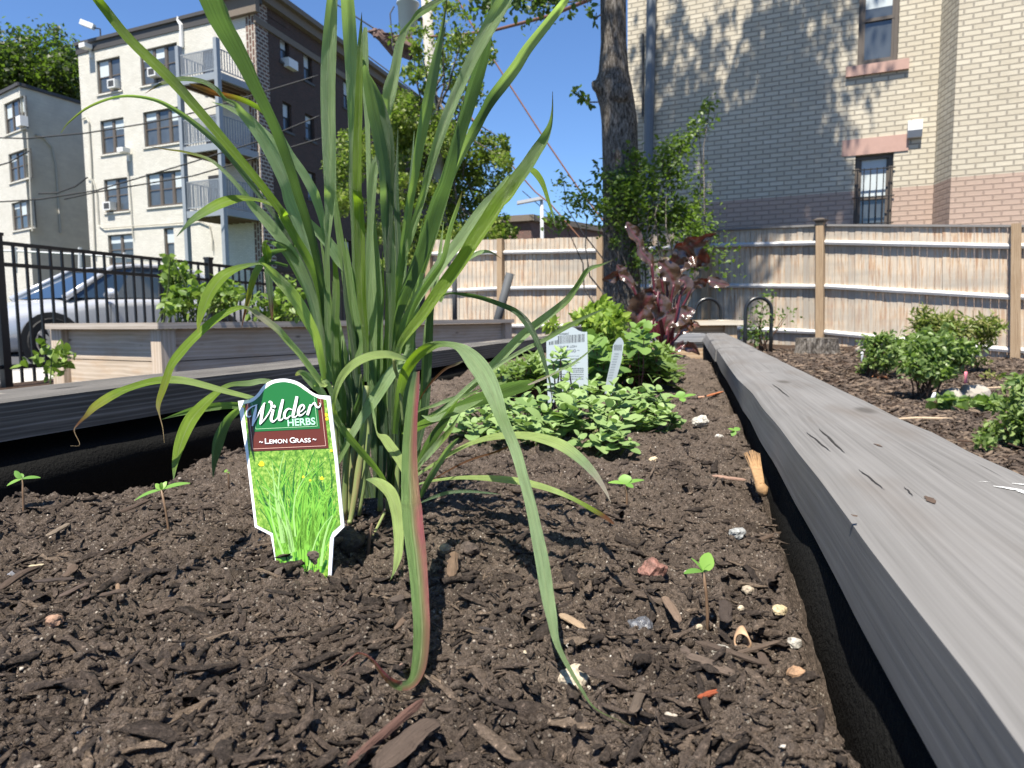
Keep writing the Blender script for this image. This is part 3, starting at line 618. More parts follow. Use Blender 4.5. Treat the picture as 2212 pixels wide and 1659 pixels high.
for i, (q, cl) in enumerate(wn): window(p2, b2, q, cl, sill=.12, sillm=CREAM, seedw=i, mull=.14)
a_, h_ = p2.hit(*tp('Z', 147, 760)); mb = MB(); p2.box(mb, a_-.35, a_+.25, h_-.28, h_+.28, -.1, .3); obj('air_conditioner', mb, ACW, b2)
mb = MB(); p2.box(mb, -.1, 9, hb, hb+.18, -.3, .12); p2s.box(mb, -.1, 14, hb, hb+.18, -.3, .12); obj('parapet', mb, PAR, b2)
pipe(b2, p2s, [(215, 840), (260, 850), (320, 920), (345, 1050), (372, 1450)], .06, 'conduit'); pipe(b2, p2, [(180, 825), (190, 1000), (212, 1440)], .05, 'conduit')
# ---- right brick building
pw = Plane(1900*1.8228, 11.6, -2080)
rb = thing('brick_building', 'tall yellowish brick building with a pink painted base behind the wooden fence', 'building', tuple(pw.pt(0, -.4)))
aP = [pw.hit(*tp('M', x, y))[0] for x, y in ((1790, 20), (1750, 800))]; aPil = sum(aP)/2; pd = -pw.n   # return runs away from camera
# far (left) part lies deeper; near (right) part is the reference plane moved forward
dpt = .55
pw_near = Plane(0, 0, origin=pw.pt(0, 0, dpt), d=pw.d)
aN = [pw_near.hit(*tp('M', x, y))[0] for x, y in ((1872, 20), (1830, 800))]; aNear = sum(aN)/2
_, hp = pw.hit(*tp('U', 1000, 910)); _, hp2 = pw_near.hit(*tp('U', 1260, 790))
BR = brickmat('buff_brick', (.51, .455, .35), (.59, .535, .42), (.33, .295, .235), .232, .0785, .0125, paint=(.46, .34, .27), paint_h=hp, stains=.22, bd=.014, dirt=(.30, .25, .17))
wU = [pw.hit(*tp('X', x, y)) for x, y in ((205, -160), (555, 560))]; wUq = (min(wU[0][0], wU[1][0]), max(wU[0][0], wU[1][0]), pw.hit(*tp('X', 380, 590))[1], pw.hit(*tp('X', 380, -260))[1])
wLq = (*sorted((pw.hit(*tp('U', 178, 900))[0], pw.hit(*tp('U', 597, 800))[0])), pw.hit(*tp('U', 380, 1500))[1], pw.hit(*tp('U', 380, 572))[1])
aEnd = pw.hit(*tp('r', 285, 400))[0]
lo_, hi_ = sorted((aPil, aEnd))
mb = MB(); wallmesh(mb, pw, lo_, hi_, -.6, 12, [wUq, wLq], rev=.16); obj('wall', mb, BR, rb)
sgn = 1 if aEnd > aPil else -1
n0, n1 = sorted((aNear, aNear-sgn*7)); mb = MB(); wallmesh(mb, pw_near, n0, n1, -.6, 12, []); obj('wall', mb, BR, rb)
c0 = pw.pt(aPil, 0); c1_ = pw_near.pt(aNear, 0); L = (c1_-c0).length; mb = MB()
mb.quad(Vector((c0.x, c0.y, -.6)), Vector((c1_.x, c1_.y, -.6)), Vector((c1_.x, c1_.y, 12)), Vector((c0.x, c0.y, 12)), ((0, -.6), (L, -.6), (L, 12), (0, 12))); obj('wall', mb, BR, rb)
mb = MB(); e_ = pw.pt(aEnd, 0); mb.quad(Vector((e_.x, e_.y, -.6)), e_-pw.n*9+Vector((0, 0, -.6)), e_-pw.n*9+Vector((0, 0, 12)), e_+Vector((0, 0, 12)), ((0, -.6), (9, -.6), (9, 12), (0, 12))); obj('wall', mb, BR, rb)
mb = MB(); mb.poly([pw.pt(aEnd, 12), pw.pt(aPil, 12), pw_near.pt(aNear-sgn*7, 12), pw_near.pt(aNear-sgn*7, 12, -9), pw.pt(aEnd, 12, -9)]); obj('roof', mb, ROOF, rb)
window(pw, rb, wUq, 1, off=-.14, blind=.62, sill=.16, silld=.16, split=.52); window(pw, rb, wLq, 1, off=-.14, blind=.9, lintel=(.2, .26), bars=True, split=.5)
a_, h_ = pw.hit(*tp('X', 715, 1205)); vt = MB(); q = []
for (hh_, o_) in ((h_-.14, 0), (h_-.14, .08), (h_-.04, .13), (h_+.11, .13), (h_+.11, 0)): q.append((hh_, o_))
for i in range(5): j = (i+1) % 5; vt.quad(pw.pt(a_-.1, *q[i]), pw.pt(a_+.1, *q[i]), pw.pt(a_+.1, *q[j]), pw.pt(a_-.1, *q[j]))
vt.poly([pw.pt(a_-.1, *k) for k in q]); vt.poly([pw.pt(a_+.1, *k) for k in q[::-1]]); obj('vent_hood', vt, ACW, rb)
def rpipe(pts, r, name, mat): mb = MB(); mb.tube([pw.pt(*pw.hit(*tp('r', x, y)), .09) for x, y in pts], r, 8); obj(name, mb, mat, rb)
rpipe([(395, -200), (388, 250), (380, 560), (378, 900)], .085, 'drainpipe', plain('pipe_grey', (.13, .15, .17), .6)); rpipe([(357, 150), (355, 490)], .02, 'conduit', ACG); rpipe([(364, 520), (362, 680)], .025, 'conduit', PIPE)
# small distant brick building
pdp = Plane(tp('D', 1740, 0)[0], 48, -3200); db = thing('brick_building', 'small distant brown brick building low behind the fence beside the street light', 'building', (pdp.o.x, pdp.o.y, -.7))
x0, h1 = pdp.hit(*tp('D', 1740, 205)); pds = Plane(0, 0, origin=pdp.o, d=Vector((2400-1106, F, 0)))
mb = MB(); DB2 = brickmat('distant_brick', (.2, .1, .08), (.14, .08, .065), (.12, .1, .09)); wallmesh(mb, pdp, 0, 3, -.8, h1, []); wallmesh(mb, pds, 0, 25, -.8, h1, []); obj('wall', mb, DB2, db)
mb = MB(); pdp.box(mb, -.3, 3, h1-.35, h1+.05, 0, .3); pds.box(mb, -.3, 25, h1-.35, h1+.05, .0, .3); obj('cornice', mb, CORN, db)
# ================================================================ wooden fence
FT = [((930*1.8228), 14.6, 518, 740), (1085*1.8228, 14.0, 517, 728), (1300*1.8228, 13.1, 512, 727), (1530*1.8228, 12.2, 499, 733), (1775*1.8228, 10.9, 489, 746), (2195*1.8228, 9.45, 491, 790), (2560*1.8228, 8.5, 494, 830)]
fence = thing('wooden_fence', 'weathered cedar board fence with three rails standing in front of the brick building', 'fence', tuple(P(FT[4][0], FT[4][3]*1.8228, FT[4][1])))
a = NM('fence_cedar'); uv = a.uv(); sp = a.n('SeparateXYZ'); a.l(uv, sp.inputs[0])
bid = a.math('FLOOR', a.math('MULTIPLY', sp.outputs[0], 1/.092)); wn_ = a.n('TexWhiteNoise', noise_dimensions='1D'); a.l(bid, wn_.inputs['W'])
bx = a.n('CombineXYZ'); a.l(sp.outputs[0], bx.inputs[0]); a.l(sp.outputs[1], bx.inputs[1]); a.l(a.math('MULTIPLY', bid, 3.7), bx.inputs[2])
mp = a.n('Mapping'); a.l(bx.outputs[0], mp.inputs[0]); mp.inputs['Scale'].default_value = (26, 1.6, 1); st = a.noise(mp.outputs[0], 1.2, 5, .62, .35)
mp2 = a.n('Mapping'); a.l(bx.outputs[0], mp2.inputs[0]); mp2.inputs['Scale'].default_value = (60, 4, 1); fi = a.noise(mp2.outputs[0], 1.5, 4, .7)
c = a.ramp(st, [(.36, (.42, .365, .29)), (.47, (.60, .50, .375)), (.54, (.50, .34, .20)), (.64, (.33, .165, .08))])
c = a.mix(a.ramp(fi, [(.35, .0), (.7, .45)]), c, (.58, .52, .45)); c = a.mix(a.ramp(wn_.outputs[0], [(.7, 0), (.97, .6)]), c, (.26, .245, .225))
GREY = a.ramp(a.noise(a.uv((.35, 2.2, 1)), 1.3, 3), [(.40, 0), (.66, .85)]); c = a.mix(GREY, c, (.33, .30, .255))
fr = a.math('FRACT', a.math('MULTIPLY', sp.outputs[0], 1/.092)); gap = a.math('LESS_THAN', a.math('ABSOLUTE', a.math('SUBTRACT', fr, .5)), .462)
c = a.mix(gap, (.02, .016, .012), c); a.fin(c, .85, gap, .01, .8, .2); CEDAR = a.m
SILV = woodmat('rail_silver', (.34, .33, .32), (.5, .49, .47), (.62, .61, .6), 30, .1, .7, bd=.002); POSTM = woodmat('post_wood', (.2, .13, .075), (.33, .235, .145), (.40, .30, .20), 45, .3, .8)
cum = 0
for i in range(len(FT)-1):
    (ua, Ya, ta, ba), (ub, Yb, tb, bb) = FT[i], FT[i+1]
    at, ab = P(ua, ta*1.8228, Ya), P(ua, ba*1.8228, Ya); bt, bb_ = P(ub, tb*1.8228, Yb), P(ub, bb*1.8228, Yb)
    at.z = max(at.z, ab.z+1.2); L = Vector((bt.x-at.x, bt.y-at.y, 0)).length; d = Vector((bt.x-at.x, bt.y-at.y, 0)).normalized(); n = Vector((d.y, -d.x, 0))
    n = n if n.y < 0 else -n; mb = MB(); nb = max(2, round(L/.092)); sag = lambda f: -.04*math.sin(f*math.pi) if i in (0, 1, 2) else 0
    for k in range(nb):
        f0, f1 = k/nb, (k+1)/nb; g = .003/L; zt = random.uniform(-.006, .006); o_ = n*random.uniform(-.004, .004)
        pa = at.lerp(bt, f0+g), at.lerp(bt, f1-g); pb = ab.lerp(bb_, f0+g), ab.lerp(bb_, f1-g); u_ = cum+f0*L
        q = [Vector((pb[0].x, pb[0].y, pb[0].z-.12)), Vector((pb[1].x, pb[1].y, pb[1].z-.12)), Vector((pa[1].x, pa[1].y, pa[1].z+zt)), Vector((pa[0].x, pa[0].y, pa[0].z+zt))]
        q = [x+o_ for x in q]; j = round((cum/.092))+k; uv_ = ((j*.092+.004, q[0].z), (j*.092+.088, q[1].z), (j*.092+.088, q[2].z), (j*.092+.004, q[3].z))
        mb.quad(*q, uv_); r_ = [x-n*.02 for x in q]; mb.quad(r_[1], r_[0], r_[3], r_[2], uv_); mb.quad(q[3], q[2], r_[2], r_[3], uv_)
    obj('fence_panel', mb, CEDAR, fence)
    for fr_ in (.135, .50, .885):
        r = MB(); c0_, c1_ = at.lerp(ab, fr_)+n*.03, bt.lerp(bb_, fr_)+n*.03; hw, hd = .034, .03; upv = Vector((0, 0, 1)); pts = []
        for e in (c0_+d*.05, c1_-d*.05): pts.append([e-upv*hw, e-upv*hw+n*hd, e+upv*(hw-.035)+n*(hd+.012), e+upv*hw*.8+n*hd*.6, e+upv*hw, e+upv*hw-n*.028, e-upv*hw-n*.028])
        for k in range(7): k2 = (k+1) % 7; r.quad(pts[0][k], pts[1][k], pts[1][k2], pts[0][k2], ((0, k*.03), (L, k*.03), (L, k*.03+.03), (0, k*.03+.03)))
        r.poly(pts[0][::-1]); r.poly(pts[1]); obj('rail', r, SILV, fence)
    if i in (3, 4, 5):
        cp_ = MB(); cp_.hexa([at-n*.04, bt-n*.04, bt+n*.035, at+n*.035]+[q+Vector((0, 0, .03)) for q in (at-n*.04, bt-n*.04, bt+n*.035, at+n*.035)]); obj('cap_board', cp_, plain('cap_wood', (.2, .19, .18), .8), fence)
    cum = (round(cum/.092)+nb)*.092
for i, (ua, Ya, ta, ba) in enumerate(FT[:-1]):
    t_, b_ = P(ua, ta*1.8228, Ya), P(ua, ba*1.8228, Ya); d = (P(FT[i+1][0], 1200, FT[i+1][1])-P(ua, 1200, Ya)); d.z = 0; d.normalize(); n = Vector((d.y, -d.x, 0))
    mb = MB(); lean = Vector((0, 0, 0)); hw = .055; c_ = t_+n*.075; c2 = b_+n*.075; c_.z += .04 if i > 3 else .0; c2.z -= .3
    mb.hexa([c2-d*hw-n*hw, c2+d*hw-n*hw, c2+d*hw+n*hw, c2-d*hw+n*hw, c_-d*hw-n*hw, c_+d*hw-n*hw, c_+d*hw+n*hw, c_-d*hw+n*hw]); po = obj('post', mb, POSTM, fence)
    if i == 4:
        cb = MB(); s1, s2 = .085, .062; z1 = c_.z; k = lambda s_, z_: [Vector((c_.x, c_.y, 0))+Vector((0, 0, z_))+d*a_*s_+n*b2_*s_ for a_, b2_ in ((-1, -1), (1, -1), (1, 1), (-1, 1))]
        cb.hexa(k(.06, z1)+k(.07, z1+.03)); cb.hexa(k(.088, z1+.031)+k(.092, z1+.05)); cb.hexa(k(.085, z1+.051)+k(.03, z1+.075)); obj('post_cap', cb, FRB, po)
# ================================================================ black metal fence
BM = plain('black_powder_coat', (.012, .012, .013), .4, spec=.5); mf = thing('metal_fence', 'black metal picket fence running back along the street on the left', 'fence', (FO.x, FO.y, -.42))
zt_ = lambda s_: .79-.006*s_
post_s = [0, 2.28, 4.6, 6.9]
for s_ in post_s:
    p_ = FO+FD*s_; mb = MB(); mb.box((p_.x, p_.y, (zt_(s_)+.04-.6)/2), .062, .062, zt_(s_)+.04+.6, FD); mb.box((p_.x, p_.y, zt_(s_)+.05), .075, .075, .025, FD); obj('post', mb, BM, mf)
for k in (-1, 0, 1, 2):
    s0, s1 = (post_s[k]+.03, post_s[k+1]-.03) if k >= 0 else (-2.3, -.03)
    for dz in (0, -.165, -.97):
        a0, a1 = FO+FD*s0, FO+FD*s1; a0.z, a1.z = zt_(s0)+dz, zt_(s1)+dz; mb = MB(); h_ = FN*.016; t_ = Vector((0, 0, .03))
        mb.hexa([a0-h_-t_, a1-h_-t_, a1+h_-t_, a0+h_-t_, a0-h_, a1-h_, a1+h_, a0+h_]); obj('rail', mb, BM, mf)
pk = MB(); pk.box((0, 0, -.56), .018, .018, 1.10, FD); pme = None; s_ = -.5; cnt = 0
while s_ < 6.85 and cnt < 90:
    if min(abs(s_-q) for q in post_s) > .07:
        p_ = FO+FD*s_
        if pme is None: o = obj('picket', pk, BM, None); o.parent = mf; pme = o
        else: o = pme.copy(); C.objects.link(o)
        o.location = (p_.x-FO.x, p_.y-FO.y, zt_(s_)+.42-.005); cnt += 1
    s_ += .105
# ================================================================ left wooden planter
def planter(name, label, corner, d1, L1, d2, L2, zt, zb, mats, group=None, post=.09):
    par = thing(name, label, 'planter', (corner.x, corner.y, zb), group); bm_, cm_ = mats; cc = Vector((corner.x, corner.y, 0)); up_ = Vector((0, 0, 1))
    for d, L, n in ((d1, L1, None), (d2, L2, None)):
        other = d2 if d is d1 else d1; n_ = -(other-d*other.dot(d)).normalized()    # outward
        hs_ = (zt-.035-zb)/3
        for k in range(3):
            mb = MB(); z0, z1 = zb+k*hs_+.003, zb+(k+1)*hs_-.003; a0 = cc+d*.02-n_*.045; a1 = cc+d*(L-.02)-n_*.045
            mb.hexa([a0+up_*z0, a1+up_*z0, a1-n_*.03+up_*z0, a0-n_*.03+up_*z0, a0+up_*z1, a1+up_*z1, a1-n_*.03+up_*z1, a0-n_*.03+up_*z1]); obj('side_board', mb, bm_, par)
        for s_ in (0, L-post):
            mb = MB(); a0 = cc+d*s_; a1 = cc+d*(s_+post); mb.hexa([q+up_*z for z in (zb, zt-.037) for q in (a0, a1, a1-n_*.044, a0-n_*.044)]); obj('post', mb, bm_, par)
        mb = MB(); a0, a1 = cc-d*.035+n_*.035, cc+d*(L+.02)+n_*.035; w_ = .14
        mb.hexa([q+up_*z for z in (zt-.035, zt) for q in (a0, a1, a1-n_*w_-d*0, a0-n_*w_)]); obj('cap_rail', mb, cm_, par)
    mb = MB(); mb.poly([cc+d1*.05+d2*.05+up_*(zt-.1), cc+d1*L1+d2*.05+up_*(zt-.1), cc+d1*L1+d2*L2+up_*(zt-.1), cc+d1*.05+d2*L2+up_*(zt-.1)]); obj('planter_soil', mb, MULCH, par)
    # far sides
    mb = MB(); a0 = cc+d1*L1+d2*0; mb.hexa([q+up_*z for z in (zb, zt) for q in (a0, a0+d1*.03, a0+d1*.03+d2*L2, a0+d2*L2)]); a0 = cc+d2*L2; mb.hexa([q+up_*z for z in (zb, zt) for q in (a0, a0+d1*L1, a0+d1*L1+d2*.03, a0+d2*.03)]); obj('side_board', mb, bm_, par)
    return par
PW1 = woodmat('planter_wood', (.32, .255, .19), (.47, .385, .295), (.58, .49, .39), 35, .12, .8, (.42, .27, .15), .001, bs=.3); PW2 = woodmat('planter_cap', (.26, .225, .185), (.37, .32, .27), (.45, .41, .36), 40, .1, .8, None, .001, bs=.3)
pc = P(345*1.8228, 697*1.8228, 4.0); ZPT = pc.z; pc.z = 0
cj = lambda deg: Vector((math.sin(R_(deg)), math.cos(R_(deg)), 0))
planter('wooden_planter', 'long weathered timber planter full of leafy canes beside the black metal fence', pc, cj(-61), 1.07, cj(33), 3.6, ZPT, -.46, (PW1, PW2))
pc2 = P(1593*1.8228, 692*1.8228, 5.4); z2 = pc2.z; pc2.z = 0
NW = woodmat('new_pine', (.28, .17, .09), (.42, .29, .17), (.5, .38, .25), 30, .1, .7, None, .001, bs=.2); NW2 = woodmat('new_pine_cap', (.45, .38, .28), (.55, .48, .37), (.6, .55, .45), 30, .2, .7, None, .001, bs=.2)
planter('wooden_planter', 'fresh pale pine planter box beyond the far end of the grey bed', pc2, cj(-88), .72, cj(10), 1.2, z2, -.36, (NW, NW2))
# ================================================================ cars
PAINT = NM('silver_paint'); PAINT = PAINT.fin((.50, .51, .53), .25, metal=.4, spec=.6); TYRE = plain('tyre_rubber', (.015, .015, .015), .8); RIM = plain('rim_alloy', (.5, .5, .5), .3, .8)
a = NM('car_glass'); CGL = a.fin((.02, .035, .055), .05, spec=1.); LAMPG = plain('headlight_lens', (.6, .62, .65), .1, spec=.9); AMB = plain('amber_lens', (.7, .12, .02), .3); DARKP = plain('black_plastic', (.015, .015, .015), .6)
def car(name, label, origin, dirv, W=1.78, L=4.75):
    """origin: ground point under the nose centre; dirv: nose to tail"""
    t = thing(name, label, 'car', tuple(origin), 'parked cars on the street'); d = dirv.normalized(); n = Vector((d.y, -d.x, 0)); O = Vector(origin)   # n: side towards the garden
    def Q(s, y, z): return O+d*s+n*y+Vector((0, 0, z))
    # stations: s, half width bottom, belt half width, top height, shoulder height, sill height
    ST = [(0, .55, .50, .55, .50, .32), (.06, .70, .66, .64, .56, .24), (.25, .82, .78, .72, .62, .2), (.55, .87, .84, .80, .68, .2), (.9, .89, .87, .86, .73, .2), (1.25, .89, .88, .92, .77, .2), (1.6, .89, .885, .97, .84, .2),
          (2.2, .89, .89, .99, .87, .2), (2.9, .89, .89, 1.0, .885, .2), (3.5, .89, .885, 1.02, .90, .2), (3.9, .89, .87, 1.05, .92, .22), (4.3, .87, .83, 1.06, .92, .25), (4.62, .82, .76, 1.02, .88, .3), (4.75, .70, .62, .92, .80, .35)]
    def section(st):
        s, wb, wt, zt, zs, zl = st; half = [(wb-.06, zl), (wb, zl+.08), (wb+.015, (zl+zs)/2), (wb, zs-.06), (wt, zs), (wt-.07, zs+(zt-zs)*.45), (wt-.28, zs+(zt-zs)*.85), (wt*.4, zt)]
        return [Q(s, y, z) for y, z in half]+[Q(s, -y, z) for y, z in half[::-1]]
    mb = MB(); S = [section(x) for x in ST]; m_ = len(S[0])
    for s_ in S: mb.v += s_
    for i in range(len(S)-1):
        for k in range(m_): k2 = (k+1) % m_; mb.f.append((i*m_+k, i*m_+k2, (i+1)*m_+k2, (i+1)*m_+k)); mb.uv += [(0, 0)]*4
    mb.f += [tuple(range(m_))[::-1], tuple((len(S)-1)*m_+k for k in range(m_))]; mb.uv += [(0, 0)]*(2*m_)
    body = obj('body', mb, PAINT, t, True)
    # greenhouse: belt line and roof line
    belt = [(1.22, .72), (1.9, .80), (2.6, .82), (3.3, .81), (3.95, .74)]; roofl = [(2.02, .55, 1.40), (2.35, .57, 1.445), (2.8, .58, 1.455), (3.2, .56, 1.43), (3.45, .54, 1.39)]; zb = [.93, .94, .95, .97, 1.0]
    mb = MB()
    for i in range(5):
        mb.v += [Q(belt[i][0], belt[i][1], zb[i]), Q(roofl[i][0], roofl[i][1], roofl[i][2]-.03), Q(roofl[i][0], -roofl[i][1], roofl[i][2]-.03), Q(belt[i][0], -belt[i][1], zb[i])]
    for i in range(4):
        for k in (0, 2): mb.f.append((i*4+k, i*4+k+1, (i+1)*4+k+1, (i+1)*4+k)); mb.uv += [(0, 0)]*4
    mb.f += [(0, 3, 2, 1), (16, 17, 18, 19)]; mb.uv += [(0, 0)]*8
    obj('window_glass', mb, CGL, t)
    mb = MB()
    for i in range(5):
        s, y, z = roofl[i]
        for f in (-1, -.6, 0, .6, 1): mb.v.append(Q(s, y*f*1.02, z-.03*abs(f)**3+.012))
    for i in range(4):
        for k in range(4): mb.f.append((i*5+k, i*5+k+1, (i+1)*5+k+1, (i+1)*5+k)); mb.uv += [(0, 0)]*4
    obj('roof', mb, PAINT, t, True)
    for sd in (1, -1):
        mb = MB(); pl_ = lambda i, f, o=.012: Q(belt[i][0]+(roofl[i][0]-belt[i][0])*f, sd*(belt[i][1]+(roofl[i][1]-belt[i][1])*f+o), zb[i]+(roofl[i][2]-zb[i])*f)
        mb.tube([pl_(0, 0), pl_(0, .5), pl_(0, 1), pl_(1, 1), pl_(2, 1), pl_(3, 1), pl_(4, 1), pl_(4, .5), pl_(4, -.02)], [.05, .04, .032, .028, .028, .03, .045, .08, .1], 8); obj('pillar', mb, PAINT, t, True)
        mb = MB(); mb.tube([pl_(2, 0), pl_(2, 1)], .025, 6); obj('door_pillar', mb, DARKP, t)
        mb = MB(); c_ = Q(1.72, sd*1.0, 1.0); mb.tube([Q(1.72, sd*.86, .97), c_, c_+n*sd*.11], [.03, .075, .05], 10); obj('wing_mirror', mb, PAINT, t, True)
        for hs in (2.55, 3.42):
            mb = MB(); mb.tube([Q(hs, sd*.905, .80), Q(hs+.1, sd*.925, .805), Q(hs+.2, sd*.905, .80)], .017, 6); obj('door_handle', mb, LAMPG, t, True)
        mb = MB(); mb.hexa([Q(.06, sd*.62, .56), Q(.34, sd*.835, .60), Q(.34, sd*.80, .60), Q(.06, sd*.5, .56), Q(.10, sd*.62, .66), Q(.44, sd*.80, .74), Q(.44, sd*.7, .76), Q(.10, sd*.5, .66)]); hl = obj('headlight', mb, LAMPG, t)
        mb = MB(); mb.hexa([Q(.12, sd*.72, .57), Q(.26, sd*.84, .585), Q(.26, sd*.80, .585), Q(.12, sd*.6, .57), Q(.12, sd*.735, .62), Q(.27, sd*.838, .65), Q(.27, sd*.79, .65), Q(.12, sd*.6, .62)]); obj('indicator', mb, AMB, hl)
        for ws in (.93, 3.66):
            w_ = MB(); ce = Q(ws, sd*.80, .325); N_ = 28; ring = lambda r, o_: [ce+d*math.cos(2*math.pi*k/N_)*r+Vector((0, 0, math.sin(2*math.pi*k/N_)*r))+n*sd*o_ for k in range(N_)]
            arch = MB(); arch.poly([q+n*sd*.0 for q in ring(.40, .108)]); arch.poly(ring(.40, .109)[::-1]); obj('wheel_arch', arch, DARKP, t)
            R0 = [ring(.22, .12), ring(.31, .135), ring(.325, .10), ring(.325, -.1)]
            for q0, q1 in zip(R0[:-1], R0[1:]):
                for k in range(N_): w_.quad(q0[k], q0[(k+1) % N_], q1[(k+1) % N_], q1[k])
            wo = obj('wheel', w_, TYRE, t, True); rm = MB()
            hub = ce+n*sd*.12
            for k in range(10):
                an = 2*math.pi*k/10; da = d*math.cos(an)+Vector((0, 0, math.sin(an))); db_ = (-d*math.sin(an)+Vector((0, 0, math.cos(an))))
                rm.hexa([hub-db_*.02, hub+db_*.02, hub+da*.215+db_*.028, hub+da*.215-db_*.028]+[q+n*sd*.02 for q in (hub-db_*.02, hub+db_*.02, hub+da*.215+db_*.028, hub+da*.215-db_*.028)])
            q0, q1 = ring(.20, .125), ring(.225, .135)
            for k in range(N_): rm.quad(q0[k], q0[(k+1) % N_], q1[(k+1) % N_], q1[k])
            obj('rim', rm, RIM, wo)
    for s_ in (1.75, 2.62):   # door shut lines, and the wiper cowl
        mb = MB(); mb.tube([Q(s_, .915, .3), Q(s_, .915, .6), Q(s_+.02, .905, .86)], .005, 4); obj('door_gap', mb, DARKP, t)
    return t
wc = P(*tp('Q', 325, 700), 9.7); cd = Vector((.5, .866, 0)); cn = Vector((.866, -.5, 0))
o_ = wc-cd*.93-cn*.9; o_.z = -.43
car('parked_car', 'silver saloon car parked behind the black metal fence, nearest the camera', o_, cd)
o2 = P(*tp('J', -120, 560), 13.6); o2.z = -.43; car('parked_car', 'second silver car parked beyond the nearer silver saloon, windscreen just showing', o2, cd)
# ================================================================ leaves and trees
LEAF4 = np.array([(0, 0, 0), (.5, .32, .05), (1, 0, -.02), (.5, -.32, .05)]); LEAF4F = np.array([(0, 1, 2), (0, 2, 3)])
LEAF6 = np.array([(0, 0, 0), (.28, .30, .06), (.68, .24, .05), (1, 0, -.08), (.68, -.24, .05), (.28, -.30, .06), (.5, 0, 0)])
LEAF6F = np.array([(0, 6, 1), (1, 6, 2), (2, 6, 3), (3, 6, 4), (4, 6, 5), (5, 6, 0)])
def leafcloud(name, pos, size, mat, parent=None, proto=0, flat=.45, out=None, kind=None, wid=1.):
    pos = np.asarray(pos, float); n = len(pos); x, y, z = frames(n, flat)
    if out is not None:
        x = x*.5+out; x /= np.linalg.norm(x, axis=1)[:, None]; x[:, 2] -= .25; y = np.cross(z, x); y /= np.linalg.norm(y, axis=1)[:, None]; z = np.cross(x, y)
    s = (size*(.6+.7*rng.random(n)))[:, None]; pv, pf = ((LEAF4, LEAF4F), (LEAF6, LEAF6F))[proto]
    V, Fc = inst(pv, pf, pos, x*s, y*s*wid, z*s); o = npmesh(name, V, Fc, mat, parent, rnd=np.repeat(rng.random(n), len(pv)))
    if kind: o['kind'] = kind
    return o
def clusters(centres, radii, per, sub=.33):
    out = []
    for (c, r, k) in zip(centres, radii, per):
        if not k: continue
        c = np.array(c); r = np.array(r) if hasattr(r, '__len__') else np.array([r]*3); ns = max(3, k//45)
        dd = rng.normal(size=(ns, 3)); dd /= np.linalg.norm(dd, axis=1)[:, None]; cs = c+dd*r*(.35+.65*rng.random((ns, 1)))
        w_ = rng.integers(0, ns, k); q = rng.normal(size=(k, 3)); q /= np.linalg.norm(q, axis=1)[:, None]
        out.append(cs[w_]+q*r*sub*(rng.random((k, 1))**.5)*(.5+.9*rng.random((ns, 1)))[w_])
    return np.concatenate(out)
GL = leafmat('tree_leaf_green', (.035, .07, .012), (.085, .13, .022)); GD = leafmat('tree_leaf_dark', (.02, .04, .01), (.05, .085, .018)); GY = leafmat('tree_leaf_bright', (.06, .11, .014), (.14, .19, .03))
BKG = NM('bark_grey'); a = BKG; p = a.uv(src='pos'); mp = a.n('Mapping'); a.l(p, mp.inputs[0]); mp.inputs['Scale'].default_value = (26, 26, 7); n = a.noise(mp.outputs[0], 1.5, 6, .75, .3); n2 = a.noise(p, 1.7, 3)
BKG = a.fin(a.mix(a.math('MULTIPLY', n2, .6), a.ramp(n, [(.40, (.03, .025, .02)), (.5, (.17, .15, .125)), (.62, (.42, .38, .33))]), (.12, .10, .085)), .95, n, .06, 1., .1)
def limb(mb, p0, p1, r0_, r1_, seg=6, wob=.08, n=7):
    p0, p1 = Vector(p0), Vector(p1); L = (p1-p0).length; pts = []; s = random.random()*99
    for i in range(seg+1):
        f = i/seg; w_ = math.sin(f*math.pi)*L*wob; pts.append(p0.lerp(p1, f)+Vector((mnoise.noise(Vector((f*2, s, 0))), mnoise.noise(Vector((f*2, s, 5))), .4*mnoise.noise(Vector((f*2, s, 9)))))*w_*2)
    mb.tube(pts, [r0_+(r1_-r0_)*i/seg for i in range(seg+1)], n); return pts
def pxc(t, x, y, Y): return tuple(P(*tp(t, x, y), Y))
# big tree by the fence
tb = P(*tp('r', 255, 1290), 11.); tb.z = -.3; tree = thing('tree', 'tall grey barked tree trunk with a knot standing in front of the brick wall', 'tree', tuple(tb))
rows = [(192, 345, 1290), (188, 338, 1150), (186, 330, 1000), (184, 330, 850), (182, 330, 700), (178, 328, 520), (172, 318, 440), (146, 305, 360), (165, 292, 300), (175, 282, 180), (174, 280, 0), (174, 282, -300), (172, 290, -700), (165, 300, -1100)]
mb = MB(); NS = 20
for i, (xl, xr, y) in enumerate(rows):
    l_, r_ = P(*tp('r', xl, y), 11.), P(*tp('r', xr, y), 11.); ce = (l_+r_)/2; rad = (r_-l_).length/2
    if i == 0: ce.z = -.45; rad *= 1.12
    for k in range(NS):
        an = 2*math.pi*k/NS; rr = rad*(1+.06*mnoise.noise(Vector((math.cos(an)*2, math.sin(an)*2, ce.z*1.3)))+.03*mnoise.noise(Vector((math.cos(an)*6, math.sin(an)*6, ce.z*4)))); mb.v.append(ce+Vector((math.cos(an)*rr, math.sin(an)*rr, 0)))
for i in range(len(rows)-1):
    for k in range(NS): k2 = (k+1) % NS; mb.f.append((i*NS+k, i*NS+k2, (i+1)*NS+k2, (i+1)*NS+k)); mb.uv += [(0, 0)]*4
trk = obj('trunk', mb, BKG, tree, True)
